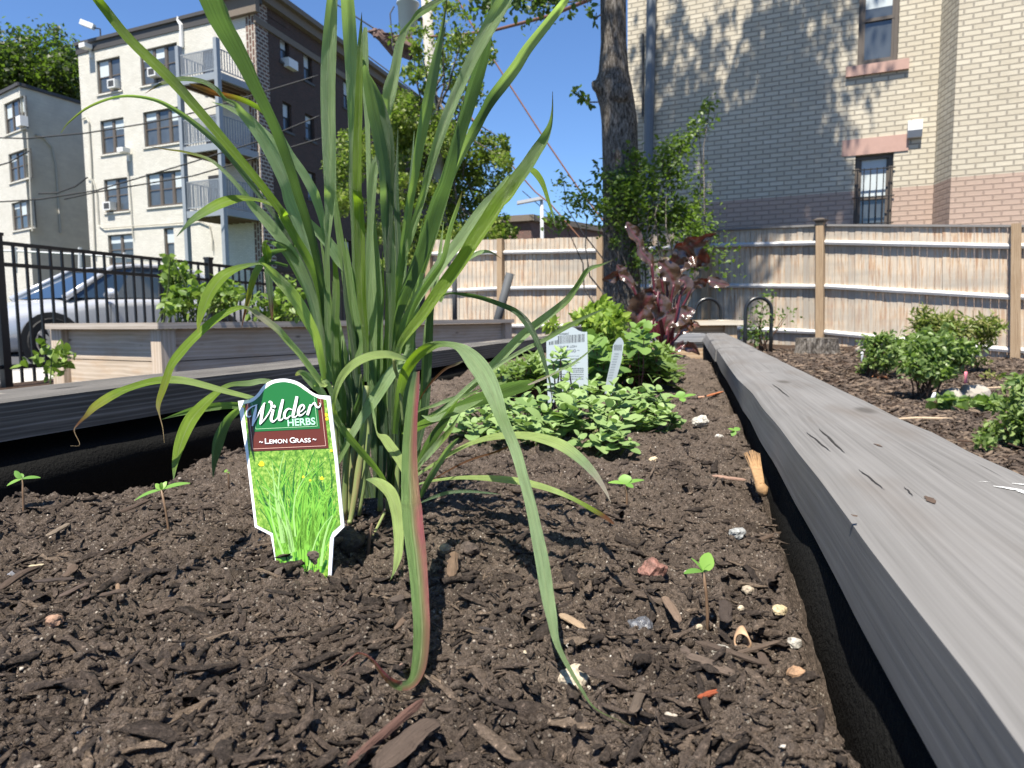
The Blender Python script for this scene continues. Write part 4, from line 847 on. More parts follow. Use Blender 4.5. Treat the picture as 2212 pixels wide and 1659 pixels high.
mb = MB(); kc = P(*tp('r', 258, 385), 10.74); mb.tube([kc+Vector((0, .12, 0)), kc+Vector((0, -.04, -.01)), kc+Vector((0, -.06, -.01))], [.17, .13, .05], 12); kc = P(*tp('r', 160, 355), 10.95); mb.tube([kc+Vector((.2, 0, -.1)), kc+Vector((.02, -.02, .0)), kc+Vector((-.06, -.04, -.02))], [.2, .12, .07], 10); obj('knot', mb, BKG, trk, True)
top = P(*tp('r', 230, -1000), 11.);  crown_c = [(3.4, 10.2, 6.6), (4.0, 9.6, 7.6), (2.6, 9.3, 7.4), (3.0, 10.6, 7.6), (4.2, 10.6, 8.8), (8.2, 8.4, 6.9), (1.4, 9.0, 7.2), (2.2, 11.2, 8.2), (.4, 8.6, 6.3), (3.2, 8.6, 9.3), (2.4, 10.4, 6.4), (3.5, 11.0, 6.0), (2.8, 10.3, 5.5), (4.0, 10.8, 5.6)]
crown_c = [(x-.84*.9, y-2.03*.9, z+4.5*.9) for x, y, z in crown_c]
mb = MB()
for c_ in crown_c[:5]+crown_c[6:]: limb(mb, (top.x, top.y, top.z-.8+random.random()*1.5), Vector(c_), .13, .03, 7, .1)
obj('branch', mb, BKG, trk, True)
pos = clusters(crown_c, [(1.05, .9, .8)]*11+[(.75, .6, .6)]*3, [1400]*5+[0]+[1000]*5+[1000]*3, .42); obj_c = leafcloud('crown', pos, .14, GD, tree, 0, .5)
# leaf sprays showing at the top of the frame and beside the trunk
spr = []
for (x, y, Yd, r, k) in ((1290, -12, 10.3, .22, 60), (1330, 20, 10.4, .16, 40), (1610, 18, 10.4, .12, 25), (1640, 40, 10.4, .10, 14), (1780, 30, 10.5, .16, 36), (1860, 20, 10.5, .2, 46), (1940, 5, 10.5, .14, 26), (1500, -20, 10.4, .3, 70), (1800, -30, 10.4, .35, 110), (2150, -10, 10.6, .2, 30), (2100, 790, 10.7, .05, 6), (2150, 815, 10.7, .06, 8), (2195, 850, 10.8, .06, 9), (2230, 60, 10.8, .09, 9)):
    q = rng.normal(size=(k, 3))*r*.6+np.array(pxc('B', x, y, Yd)); spr.append(q)
for (x, y, r, k) in ((60, 385, .05, 5), (100, 405, .06, 7), (135, 430, .05, 6), (150, 80, .08, 9), (160, 690, .1, 14), (175, 735, .12, 16)): spr.append(rng.normal(size=(k, 3))*r*.6+np.array(pxc('r', x, y, 10.7)))
leafcloud('foliage', np.concatenate(spr), .105, GD, tree, 1, .3)
mb = MB()
for pts in ([('r', 172, 425), ('r', 130, 425), ('r', 60, 383)], [('B', 2212, 0), ('B', 1980, 30), ('B', 1780, 10), ('B', 1300, -40)], [('r', 176, 60), ('r', 150, 80)]): mb.tube([P(*tp(*q), 10.75) for q in pts], .012, 5)
obj('twig', mb, BKG, trk)
# sapling growth round the trunk
sap = thing('shrub', 'leafy green sapling growing round the foot of the grey tree trunk', 'shrub', tuple(Vector((tb.x+.3, 10.3, -.32))))
cs, rs, ks = [], [], []
for (x, y, rx, ry, k) in ((300, 760, 120, 90, 700), (380, 830, 140, 110, 900), (480, 700, 90, 80, 420), (520, 600, 60, 60, 240), (580, 520, 50, 60, 150), (630, 440, 30, 50, 70), (450, 600, 50, 60, 160), (230, 850, 110, 90, 500), (120, 850, 90, 60, 200), (60, 800, 70, 50, 120), (500, 880, 110, 90, 600), (580, 800, 50, 70, 120), (330, 650, 50, 40, 110), (20, 760, 40, 40, 45), (0, 900, 90, 60, 150), (420, 950, 150, 120, 1000), (250, 960, 60, 60, 110), (560, 1000, 110, 90, 420), (620, 1080, 90, 80, 260), (350, 1080, 80, 80, 260)):
    cs.append(pxc('r', x, y, 10.2+.5*random.random())); s_ = .9457/1.8228/F*10.3; rs.append((rx*s_, .32, ry*s_)); ks.append(k)
leafcloud('foliage', clusters(cs, rs, [int(k*1.0) for k in ks], .85), .066, leafmat('sapling_leaf', (.05, .09, .015), (.15, .22, .045)), sap, 1, .5)
mb = MB()
for c_ in cs: limb(mb, (tb.x+.3+random.uniform(-.3, .4), 10.4, -.35), c_, .018, .005, 6, .12, 5)
obj('stem', mb, BKG, sap)
# tree behind the lemongrass (light trunk, airy top, dense bottom)
t2 = P(*tp('D', 930, 500), 16.5); t2.z = -.5; tr2 = thing('tree', 'leafy young tree with an airy top growing between the brick block and the wooden fence', 'tree', tuple(t2))
cs, rs, ks = [], [], []; s_ = .4557/1.8228/F*16.5
for (x, y, rx, ry, k) in ((760, 350, 180, 130, 420), (1000, 200, 160, 130, 360), (1150, 300, 260, 180, 700), (1000, 480, 300, 190, 900), (1280, 480, 170, 170, 420), (720, 500, 90, 90, 220), (740, 700, 130, 120, 450), (1050, 680, 200, 140, 600), (1250, 700, 120, 100, 200), (1150, 850, 220, 130, 420),
    (600, 1000, 130, 170, 1100), (250, 1300, 180, 170, 1000), (100, 1450, 150, 180, 1000), (650, 1300, 240, 240, 1800), (950, 1150, 220, 220, 1300), (1000, 1500, 280, 230, 2000), (1250, 1350, 200, 170, 900), (1420, 1250, 130, 90, 420), (1500, 1380, 100, 90, 300), (1300, 1600, 220, 150, 1000), (700, 1650, 300, 150, 1200), (1100, 1800, 300, 170, 1300), (1380, 1800, 160, 130, 500), (1480, 1200, 60, 50, 60), (700, 900, 120, 100, 500), (500, 2000, 260, 160, 1500), (850, 2050, 260, 160, 1600), (1200, 2050, 260, 150, 1500), (1450, 2000, 150, 120, 700), (700, 2250, 260, 110, 900), (1050, 2280, 240, 90, 900), (1350, 2250, 180, 90, 600), (1550, 2150, 90, 70, 200), (180, 1750, 130, 120, 600)):
    cs.append(pxc('B', x, y, 15.6+1.8*random.random())); rs.append((rx*s_, .9, ry*s_)); ks.append(k)
ks = [int(k*(.75 if i < 10 else 1.2)) for i, k in enumerate(ks)]
leafcloud('crown', clusters(cs, rs, ks, .40), .10, leafmat('birch_leaf', (.07, .11, .02), (.21, .25, .05)), tr2, 0, .35)
BIR = plain('pale_bark', (.34, .32, .29), .9, var=.35, scale=7)
mb = MB(); tt = [P(*tp('B', x, y), 16.5) for x, y in ((950, 2300), (940, 1650), (930, 1300), (900, 1000), (880, 800), (900, 500), (960, 250))]; mb.tube(tt, [.16, .14, .13, .11, .09, .05, .02], 9); obj('trunk', mb, BIR, tr2, True)
mb = MB()
for i, c_ in enumerate(cs): limb(mb, tt[1+i % 4], c_, .035, .008, 6, .1, 5)
obj('branch', mb, BKG, tr2, True)
# dark trees behind the far left block
for i, (x, y, rx, k, lab) in enumerate(((60, 450, 170, 2600, 'broad dark green tree rising behind the low cream block, cut by the left edge'), (330, 480, 190, 2800, 'rounded dark green tree rising between the two cream blocks'))):
    Yd = 62.; s_ = .6329/1.8228/F*Yd; c0_ = P(*tp('Z', x, y), Yd); tr = thing('tree', lab, 'tree', (c0_.x, c0_.y, -.7), 'trees behind the cream blocks')
    cc = [pxc('Z', x+random.uniform(-.8, .8)*rx, y+random.uniform(-1, 1)*120+20, Yd+random.uniform(-2, 2)) for _ in range(11)]
    leafcloud('crown', clusters(cc, [(3.2, 3., 2.4)]*11, [int(k*2.6)//11]*11, .5), .40, leafmat('far_leaf', (.02, .034, .012), (.055, .07, .022)), tr, 0, .4)
    mb = MB(); limb(mb, (c0_.x, c0_.y, -.7), c0_, .5, .3, 6, .03)
    for c_ in cc: limb(mb, c0_, c_, .2, .04, 5, .1)
    obj('trunk', mb, BKG, tr, True)
# ================================================================ utility pole, wires, street light
pp = P(*tp('B', 830, 0), 21.); pole = thing('utility_pole', 'pale utility pole carrying a grey transformer, behind the airy tree', 'utility pole', (pp.x, pp.y, -.6))
mb = MB(); q0, q1 = P(*tp('B', 905, 1300), 21.), P(*tp('B', 815, -300), 21.); dq = (q1-q0).normalized(); q0 = q0-dq*((q0.z+.6)/dq.z); mb.tube([q0, q1], [.19, .15], 12); obj('shaft', mb, BIR, pole, True)
tc = P(*tp('B', 672, 150), 20.8); mb = MB(); up_ = Vector((.02, 0, 1)).normalized(); s_ = .4557/1.8228/F*20.8
mb.tube([tc-up_*125*s_, tc-up_*120*s_, tc+up_*100*s_, tc+up_*102*s_, tc+up_*112*s_, tc+up_*124*s_, tc+up_*130*s_], [60*s_, 72*s_, 84*s_, 95*s_, 95*s_, 70*s_, 20*s_], 20)
TRM = plain('transformer_paint', (.48, .54, .56), .5, var=.05); tr_ = obj('transformer', mb, TRM, pole, True); mb = MB()
for a_ in (-.5, .25): b_ = tc+Vector((a_*.3, -.15, 0))+up_*130*s_; mb.tube([b_, b_+up_*.22], [.05, .03], 8)
mb.tube([tc+Vector((-.38, 0, .3)), tc+Vector((-.5, 0, .1)), tc+Vector((-.45, 0, -.8)), tc+Vector((-.3, 0, -1.2))], .02, 5); obj('bushing', mb, ACG, tr_)
mb = MB(); mb.tube([tc, Vector((q0.lerp(q1, .9).x, 21., tc.z))], .06, 6); obj('bracket', mb, ACG, pole)
WB = plain('wire_black', (.015, .015, .016), .6); WR = plain('cable_rust', (.16, .07, .04), .7)
def wire(lab, pts, r, mat=WB, name='wire', cat='wire', grp=None):
    mb = MB(); P3 = [P(*tp(*q[:3]), q[3]) for q in pts]; F3 = []
    for i in range(len(P3)-1):
        for k in range(8): f = k/8; F3.append(P3[i].lerp(P3[i+1], f)-Vector((0, 0, 0)))
    F3.append(P3[-1]); mb.tube(F3, r, 5); c_ = F3[len(F3)//2]; o = obj(name, mb, mat, None, True, org=tuple(c_)); tag(o, lab, cat, grp); return o
wire('long rusty guy wire slanting down across the blue sky from the top centre', [('B', 1090, -30, 20.5), ('B', 1210, 190, 20), ('B', 1500, 655, 19.5), ('B', 1830, 1165, 19), ('B', 2160, 1650, 18.5), ('D', 2400, 300, 18)], .022, WR, 'guy_wire', 'wire')
wire('lower rusty guy wire slanting from the airy tree towards the sapling', [('B', 1180, 960, 20), ('B', 1320, 1150, 19.5), ('B', 1770, 1655, 19), ('D', 1900, 100, 18.5), ('D', 2300, 560, 18)], .02, WR, 'guy_wire', 'wire')
wire('thick rust brown cable running from the utility pole to the grey tree', [('B', 850, 318, 20.5), ('B', 1130, 300, 18), ('B', 1430, 258, 15.5), ('B', 1900, 135, 13), ('B', 2230, 0, 11.6), ('B', 2300, -40, 11.2)], .032, WR, 'cable', 'cable')
wire('thin black wire from the brick block to the ragged cable splice', [('A', 1100, -120, 30), ('B', 60, 40, 26), ('B', 230, 150, 24), ('B', 370, 240, 22.5)], .025, WB)
wire('thin wire crossing the upper part of the dark brick side', [('A', 1640, 480, 26), ('A', 1840, 630, 25), ('B', 860, 900, 23)], .022, WB)
wire('pair of thin distant wires low behind the street light, upper one', [('D', 1660, -10, 30), ('D', 1800, 110, 30), ('D', 2060, 340, 30)], .018, WB)
wire('pair of thin distant wires low behind the street light, lower one', [('D', 1720, 200, 30), ('D', 1860, 290, 30), ('D', 2010, 395, 30)], .018, WB)
for lab, pts in (('topmost black wire sagging across the cream block at second floor level', ((-100, 855), (170, 862), (540, 828), (900, 770), (1130, 722), (1600, 585), (1980, 470))), ('black wire crossing the cream block just above the lower balcony', ((-100, 1262), (250, 1240), (600, 1185), (1160, 1020), (1600, 882), (1990, 720))),
    ('black wire crossing the cream block below the one over the lower balcony', ((400, 1240), (600, 1195), (1200, 1095), (1700, 950), (2000, 860))), ('short black wire drooping between the two cream blocks', ((240, 1205), (360, 1200), (470, 1160), (545, 1103))), ('thin wire at the left edge joining the low cream block', ((-60, 1045), (60, 1010), (180, 940)))):
    wire(lab, [('Z', x, y, 30.) for x, y in pts], .03, WB)
# ragged splice wrapped in old vine
mb = MB(); base = [('B', 350, 235), ('B', 420, 300), ('B', 500, 330), ('B', 560, 380), ('B', 640, 400), ('B', 700, 430)]; pts = [P(*tp(*q), 21.6) for q in base]; rr = [.07, .2, .24, .32, .36, .25]
for j in range(9):
    mb.tube([p_+Vector((random.uniform(-.5, .5), random.uniform(-.3, .3), random.uniform(-.6, .5)))*r for p_, r in zip(pts, rr)], [r*random.uniform(.2, .45) for r in rr], 6)
for v_ in range(len(mb.v)): q = mb.v[v_]; mb.v[v_] = q+Vector((mnoise.noise(q*7), mnoise.noise(q*7+Vector((3, 0, 0))), mnoise.noise(q*7+Vector((0, 5, 0)))))*.30
o = obj('cable_wrap', mb, plain('ragged_wrap', (.13, .085, .075), .95, var=.7, scale=9, bump=.03), None, org=tuple(pts[2])); tag(o, 'ragged brown clump wrapped round the wire beside the transformer', 'cable wrap')
lp = P(*tp('D', 1838, 400), 30.); sl_ = thing('street_lamp', 'slim grey street light with a flat head above the wooden fence', 'street lamp', (lp.x, lp.y, -.7)); h_ = P(*tp('D', 1828, 55), 30.)
GRY = plain('galvanised', (.42, .43, .44), .5); mb = MB(); mb.tube([Vector((lp.x, lp.y, -.7)), Vector((h_.x, h_.y, h_.z))], [.09, .07], 8); obj('pole', mb, GRY, sl_, True); e_ = P(*tp('D', 1672, 85), 30.)
mb = MB(); mb.tube([h_, h_.lerp(e_, .35)], .06, 6); obj('arm', mb, GRY, sl_); mb = MB(); c_ = h_.lerp(e_, .65); mb.box(c_, 1.1, .32, .12, (e_-h_).normalized()); obj('lamp_head', mb, GRY, sl_)
# chain link fence in front of the far left block
CL = thing('chain_link_fence', 'low galvanised chain link fence on the grass bank behind the cars', 'fence', tuple(P(*tp('J', 550, 330), 24)))
mb = MB(); y_ = 24.
for x, yb, yt_ in ((105, 350, 215), (545, 360, 215), (850, 360, 250)): mb.tube([P(*tp('J', x, yb+40), y_), P(*tp('J', x, yt_), y_)], .06, 6)
obj('post', mb, GRY, CL); mb = MB(); mb.tube([P(*tp('J', x, yy_), y_) for x, yy_ in ((-100, 235), (105, 240), (545, 262), (850, 285), (1200, 320))], .035, 5); obj('rail', mb, GRY, CL)
# ================================================================ hoops, stakes, stump, stones, flags in the yard
HB = plain('hoop_black', (.012, .013, .014), .3, spec=.6)
def hoop(lab, ul, ur, vt, vb, Yd):
    l_, r_ = P(ul*1.8228, vb*1.8228, Yd), P(ur*1.8228, vb*1.8228, Yd); top_ = P((ul+ur)/2*1.8228, vt*1.8228, Yd).z; R0 = (r_.x-l_.x)/2-.022; zc = top_-R0-.02; c_ = (l_+r_)/2; z0 = gz(c_.x, c_.y)-.1
    pts = [Vector((c_.x-R0, c_.y, z0)), Vector((c_.x-R0, c_.y, (z0+zc)/2))]+[Vector((c_.x-R0*math.cos(k*math.pi/14), c_.y, zc+R0*math.sin(k*math.pi/14))) for k in range(15)]+[Vector((c_.x+R0, c_.y, (z0+zc)/2)), Vector((c_.x+R0, c_.y, z0))]
    mb = MB(); mb.tube(pts, .024, 12); o = obj('bike_hoop', mb, HB, None, True, org=(c_.x, c_.y, z0)); tag(o, lab, 'bike hoop', 'black bike hoops in the yard')
hoop('black steel bike hoop standing clear beside the grey rail end', 1605, 1668, 640, 766, 9.3); hoop('black steel bike hoop half hidden behind the purple leaved plant', 1497, 1559, 642, 758, 9.9)
def stake(lab, pts, r, Yd, mat, cat='stake', name='leaning_stake'):
    mb = MB(); mb.tube([P(*tp(*q), Yd) for q in pts], r, 8); o = obj(name, mb, mat, None, True, org=tuple(P(*tp(*pts[0]), Yd))); tag(o, lab, cat)
STK = plain('weathered_stake', (.07, .075, .08), .7)
stake('dark pole leaning against a post of the wooden fence', [('D', 1385, 1330), ('D', 1470, 1020), ('D', 1555, 702)], .075, 12.8, STK, 'pole', 'leaning_pole'); stake('thin upright dark stake with a loop near its top in front of the wooden fence', [('D', 1078, 1200), ('D', 1075, 820), ('D', 1072, 640), ('D', 1035, 635), ('D', 1020, 580), ('D', 1040, 530), ('D', 1070, 560)], .045, 12.6, STK)
sp_ = Gd(*tp('N', 600, 1500)); mb = MB(); rows = []; RS = .27
for k, (z, r) in enumerate(((-.05, 1.15), (.05, 1.02), (.14, .98), (.2, .96), (.205, .6), (.2, .0))):
    for j in range(24): an = 2*math.pi*j/24; rr = RS*r*(1+.08*mnoise.noise(Vector((math.cos(an)*2, math.sin(an)*2, z*5)))+(.05*mnoise.noise(Vector((math.cos(an)*9, math.sin(an)*9, z*9))) if r > .7 else 0)); mb.v.append(sp_+Vector((math.cos(an)*rr, math.sin(an)*rr*.8, z)))
for k in range(5):
    for j in range(24): j2 = (j+1) % 24; mb.f.append((k*24+j, k*24+j2, (k+1)*24+j2, (k+1)*24+j)); mb.uv += [(0, 0)]*4
tag(obj('tree_stump', mb, BKG, None, org=tuple(sp_)), 'low sawn grey tree stump at the foot of the wooden fence', 'stump')
def rock(name, lab, p, s, mat, cat='stone', grp=None, sub=2, amp=.25, sc_=(1, 1, .7)):
    import bmesh
    bm = bmesh.new(); bmesh.ops.create_icosphere(bm, subdivisions=sub, radius=1.); o3 = Vector((p[0]*31, p[1]*17, s*99))
    for v in bm.verts:
        q = v.co; f = 1+amp*mnoise.noise(q*1.3+o3)+amp*.5*mnoise.noise(q*3.1+o3)+amp*.25*mnoise.noise(q*7+o3); v.co = Vector((q.x*sc_[0], q.y*sc_[1], q.z*sc_[2]))*f*s
    me = bpy.data.meshes.new(name); bm.to_mesh(me); bm.free(); o = link(name, me, mat); o.location = p; tag(o, lab, cat, grp); return o
STN = plain('yard_stone', (.30, .27, .23), .9, var=.4, scale=14, bump=.01)
for lab, t, x, y, s in (('pale rounded stone beside the fence left of the shrubs', 'Y', 240, 580, .08), ('rough grey stone lying above the low leafy clump', 'Y', 1350, 1050, .10), ('pale flat stone at the left end of the low leafy clump', 'Y', 1130, 1060, .08), ('white stone under the left shrub', 'Y', 400, 560, .045)):
    p_ = Gd(*tp(t, x, y+20)); rock('stone', lab, tuple(p_+Vector((0, 0, s*.25))), s, STN, sub=3)
def flag(name, lab, base, top_, wpx, col, bend=0.):
    b_ = Gd(*tp(*base)); t_ = P(*tp(*top_), b_.y-.02); w_ = wpx*.3919/1.8228/F*b_.y; mb = MB(); n_ = 6
    for i in range(n_+1):
        f = i/n_; c_ = b_.lerp(t_, f); w2 = w_*(1 if f < .85 else .6)*(.8+.2*math.sin(f*3)); z_ = Vector((.0, -bend*math.sin(f*3)*w_, 0)); mb.v += [c_-Vector((w2/2, 0, 0))+z_, c_+Vector((w2/2, -w_*.2, 0))-z_]
    for i in range(n_): mb.f.append((i*2, i*2+1, i*2+3, i*2+2)); mb.uv += [(0, 0)]*4
    o = obj(name, mb, plain(name+'_mat', col, .6, var=.1), None, True, org=tuple(b_)); md = o.modifiers.new('thick', 'SOLIDIFY'); md.thickness = .003; tag(o, lab, name.split('_')[-1])
flag('plant_label', 'white plastic plant label standing at the foot of the big shrub', ('Y', 915, 1165), ('Y', 970, 1010), 38, (.8, .82, .85)); flag('marker_flag', 'small white marker flag beside the left shrub', ('Y', 243, 705), ('Y', 240, 600), 30, (.8, .82, .85), .3); flag('marker_flag', 'small pink marker flag right of the big shrub', ('Y', 1280, 925), ('Y', 1283, 800), 46, (.75, .22, .27), .5)
# ---- yard shrubs
SHG = leafmat('peony_leaf', (.09, .15, .04), (.26, .34, .12), rough=.4); SHY = leafmat('peony_leaf_new', (.12, .17, .03), (.26, .24, .09), rough=.4)
def yshrub(name, lab, base, blobs, mats, Ls, stems=14, cat='shrub', wid=.8, proto=1, grp=None, flat=.35):
    b_ = Gd(*tp(*base)); t = thing(name, lab, cat, tuple(b_), grp); s_ = TL[base[0]][2]/1.8228/F*b_.y; groups = {}
    for (x, y, rx, ry, k, mi) in blobs:
        c_ = P(*tp(base[0], x, y), b_.y+random.uniform(-.15, .15)); groups.setdefault(mi, []).append((tuple(c_), (rx*s_, (rx+ry)/2*s_*.9, ry*s_), k))
    for mi, g in groups.items(): leafcloud('foliage', clusters([q[0] for q in g], [q[1] for q in g], [int(q[2]*.85) for q in g], 1.05), Ls*.62, mats[mi], t, proto, flat, wid=wid)
    mb = MB(); al = [q for g in groups.values() for q in g]
    for i in range(stems): limb(mb, b_+Vector((random.uniform(-.07, .07), random.uniform(-.07, .07), -.02)), Vector(al[i % len(al)][0])+Vector((random.uniform(-.1, .1), random.uniform(-.1, .1), 0)), .007*b_.y/5, .003, 6, .06, 5)
    obj('stem', mb, plain('stem_brown', (.09, .05, .03), .8), t); return t
yshrub('shrub', 'bushy green shrub on bare stems, the largest beyond the grey rail', ('Y', 850, 1080), ((760, 560, 130, 110, 700, 0), (950, 560, 170, 130, 1000, 0), (1100, 650, 140, 130, 700, 0), (850, 700, 150, 110, 800, 0), (1050, 780, 130, 80, 350, 0), (640, 640, 90, 120, 300, 0), (1250, 560, 110, 90, 420, 0)), (SHG,), .075, 18)
yshrub('shrub', 'taller pale leaved shrub with drooping narrow leaflets behind the big shrub', ('Y', 1200, 800), ((920, 280, 150, 90, 420, 0), (1050, 320, 140, 90, 360, 0), (1400, 340, 170, 80, 420, 0), (1540, 380, 60, 90, 160, 0), (1420, 480, 110, 80, 200, 0), (860, 380, 90, 90, 200, 0), (1200, 420, 120, 80, 240, 0)), (SHY,), .12, 9, wid=.45)
yshrub('shrub', 'small dark leaved shrub left of the big shrub', ('Y', 340, 860), ((350, 520, 90, 60, 240, 0), (500, 470, 80, 80, 240, 0), (420, 620, 130, 100, 500, 0), (310, 760, 80, 80, 400, 0), (480, 720, 90, 80, 300, 0), (580, 560, 60, 70, 150, 0)), (SHG,), .075, 10)
yshrub('shrub', 'leafy green shrub cut off by the right edge beyond the grey rail', ('Y', 1830, 1560), ((1800, 1150, 160, 120, 500, 0), (1780, 1350, 180, 140, 700, 0), (1560, 1420, 120, 90, 260, 0), (1900, 950, 120, 100, 300, 0), (1950, 1250, 160, 200, 600, 0), (1480, 1500, 60, 60, 90, 0)), (SHG,), .05, 12)
yshrub('low_plant', 'low clump of pale green rounded leaves beside the grey stone', ('Y', 1250, 1180), ((1080, 1100, 70, 40, 70, 0), (1200, 1150, 90, 50, 110, 0), (1400, 1140, 110, 50, 150, 0), (1260, 1230, 60, 40, 60, 0), (1520, 1130, 80, 60, 110, 0)), (leafmat('low_leaf', (.10, .17, .05), (.22, .30, .10)),), .10, 8, 'plant', 1.3)
yshrub('seedling_weed', 'yellow green weed at the foot of the fence behind the pink flag', ('Y', 1410, 770), ((1400, 720, 60, 40, 50, 0), (1500, 680, 60, 30, 40, 0), (1340, 690, 30, 30, 20, 0)), (SHY,), .06, 5, 'weed')
yshrub('seedling_weed', 'two leaved yellow green weed right of the pink flag', ('Y', 1560, 890), ((1520, 820, 40, 25, 22, 0), (1650, 820, 30, 25, 16, 0), (1590, 890, 30, 20, 14, 0)), (SHY,), .07, 4, 'weed')
yshrub('shrub', 'thin leafy canes growing through the clear bike hoop', ('M', 945, 1640), ((940, 1400, 50, 40, 60, 0), (960, 1480, 60, 50, 110, 0), (1050, 1470, 60, 50, 60, 0), (930, 1570, 60, 60, 200, 0), (880, 1500, 30, 40, 30, 0)), (leafmat('cane_leaf', (.06, .11, .02), (.13, .20, .05)),), .085, 8)
yshrub('shrub', 'feathery green bush behind the purple leaved plant', ('I', 640, 640), ((700, 300, 60, 60, 200, 0), (780, 250, 70, 60, 200, 0), (860, 300, 60, 50, 120, 0), (720, 480, 70, 80, 260, 0), (250, 450, 110, 70, 400, 0), (400, 380, 80, 60, 260, 0), (640, 120, 70, 60, 160, 0), (560, 60, 60, 40, 90, 0), (800, 400, 70, 60, 140, 0), (150, 520, 80, 50, 200, 0)), (leafmat('bush_leaf', (.06, .11, .03), (.15, .22, .08)),), .075, 8)
for i, (x, y, lab) in enumerate(((395, 870, 'curled orange scrap lying in the mulch under the left shrub'), (455, 880, 'smaller orange scrap beside the curled one in the mulch'), (870, 1305, 'thin pale stick lying on the mulch beyond the grey rail'), (1680, 985, 'pale stick lying on the mulch near the right edge'))):
    p_ = Gd(*tp('Y', x, y)); mb = MB(); s = .05 if i < 2 else .16; mb.tube([p_+Vector((-s, 0, .015)), p_+Vector((-.2*s, .02, .035 if i < 2 else .018)), p_+Vector((.5*s, -.02, .02)), p_+Vector((s, .02, .015))], [.008, .016 if i < 2 else .009, .012 if i < 2 else .008, .004], 6)
    tag(obj('scrap' if i < 2 else 'stick', mb, plain('scrap_mat', (.5, .2, .08) if i < 2 else (.4, .3, .2), .8), None, org=tuple(p_)), lab, 'scrap' if i < 2 else 'stick')
# mulch texture on the yard
n = 16000; y = 2.2*(10/2.2)**rng.random(n); x = y*(.33+.5*rng.random(n)); z = np.array([gz(a_, b_) for a_, b_ in zip(x, y)]); s = (.006+.02*rng.random(n)**2)[:, None]*(y[:, None]/4)**.5
a1, a2, a3 = frames(n, .7); V, Fc = inst(CV, CF, np.stack([x, y, z+.008], 1), a1*s*1.4, a2*s*.5, a3*s*.3); npmesh('yard_mulch', V, Fc, BARK, rnd=np.repeat(rng.random(n), len(CV)))['kind'] = 'stuff'
# ---- raspberry canes in the left planter, and a small plant before it
RBL = leafmat('raspberry_leaf', (.08, .14, .025), (.22, .31, .06)); 
def canes(lab, blobs, Yd, n_st, size, name='bramble'):
    cs = [tuple(P(*tp('C', x, y), Yd+random.uniform(-.15, .15))) for x, y, *_ in blobs]; s_ = .4557/1.8228/F*Yd; b_ = P(*tp('C', blobs[0][0], 1120), Yd); b_.z = ZPT-.1; t = thing(name, lab, 'plant', tuple(b_), 'canes in the left planter')
    leafcloud('foliage', clusters(cs, [(q[2]*s_, .12, q[3]*s_) for q in blobs], [int(q[4]*.62) for q in blobs], 1.0), size*.62, RBL, t, 1, .4, wid=1.1); mb = MB()
    for i, c_ in enumerate(cs*2): limb(mb, b_+Vector((random.uniform(-.2, .2), random.uniform(-.1, .1), 0)), c_, .006, .003, 6, .05, 5)
    obj('cane', mb, plain('cane_green', (.08, .11, .03), .7), t)
canes('tall raspberry canes at the left end of the planter, in front of the car', ((40, 700, 60, 50, 55), (30, 800, 70, 60, 90), (80, 900, 110, 60, 130), (-40, 620, 50, 40, 40), (-60, 750, 60, 60, 60), (200, 850, 80, 70, 80), (300, 930, 120, 60, 130), (420, 830, 70, 70, 70), (20, 1020, 110, 50, 130), (400, 1000, 120, 60, 160), (480, 900, 60, 60, 60), (-60, 560, 25, 25, 14)), 4.45, 12, .085)
canes('shorter raspberry canes in the middle of the planter behind the grass', ((740, 980, 90, 60, 100), (860, 950, 80, 80, 90), (980, 800, 80, 80, 90), (900, 1050, 110, 50, 140), (1000, 950, 80, 60, 90), (700, 1060, 80, 40, 70), (1040, 1040, 60, 50, 60)), 4.9, 8, .085)
b_ = P(*tp('Q', 330, 860), 3.95); b_.z = -.42; t = thing('low_plant', 'small leafy plant squeezed between the metal fence and the planter corner', 'plant', tuple(b_)); leafcloud('foliage', clusters([pxc('Q', 290, 760, 3.95), pxc('Q', 340, 800, 3.95), pxc('Q', 330, 860, 3.95)], [(.12, .08, .06)]*3, [30, 30, 24], .7), .055, RBL, t, 1, .4); mb = MB(); limb(mb, b_, pxc('Q', 320, 780, 3.95), .006, .003); obj('stem', mb, plain('stem_green', (.08, .11, .03), .7), t)
# ================================================================ lemongrass
a = NM('grass_blade'); uv = a.uv(); sp = a.n('SeparateXYZ'); a.l(uv, sp.inputs[0]); col = a.attr('col', 0)
st = a.ramp(a.noise(a.uv((46, .55, 1)), 1., 4, .7), [(.33, 0), (.67, 1)]); bl = a.noise(a.uv((3, 6, 1)), 1.5, 3, .5)
mid = a.math('ABSOLUTE', a.math('SUBTRACT', sp.outputs[0], .5)); rib = a.math('LESS_THAN', mid, .035)
hsv = a.n('HueSaturation'); a.l(col, hsv.inputs['Color']); a.l(a.math('ADD', a.math('MULTIPLY', st, .55), .9), hsv.inputs['Value'])
c = a.mix(a.math('MULTIPLY', rib, .38), hsv.outputs[0], (.42, .50, .26)); c = a.mix(a.math('MULTIPLY', a.ramp(bl, [(.55, 0), (.75, 1)]), .25), c, (.26, .30, .12))
a.fin(c, .40, st, .0012, .9, .5)
tb = a.n('BsdfTranslucent'); a.l(a.mix(1., hsv.outputs[0], (1.75, 1.9, .75), 'MULTIPLY'), tb.inputs[0]); mx = a.n('MixShader'); mx.inputs[0].default_value = .32
a.l(a.b.outputs[0], mx.inputs[1]); a.l(tb.outputs[0], mx.inputs[2]); a.l(mx.outputs[0], a.out.inputs[0]); BLADE = a.m
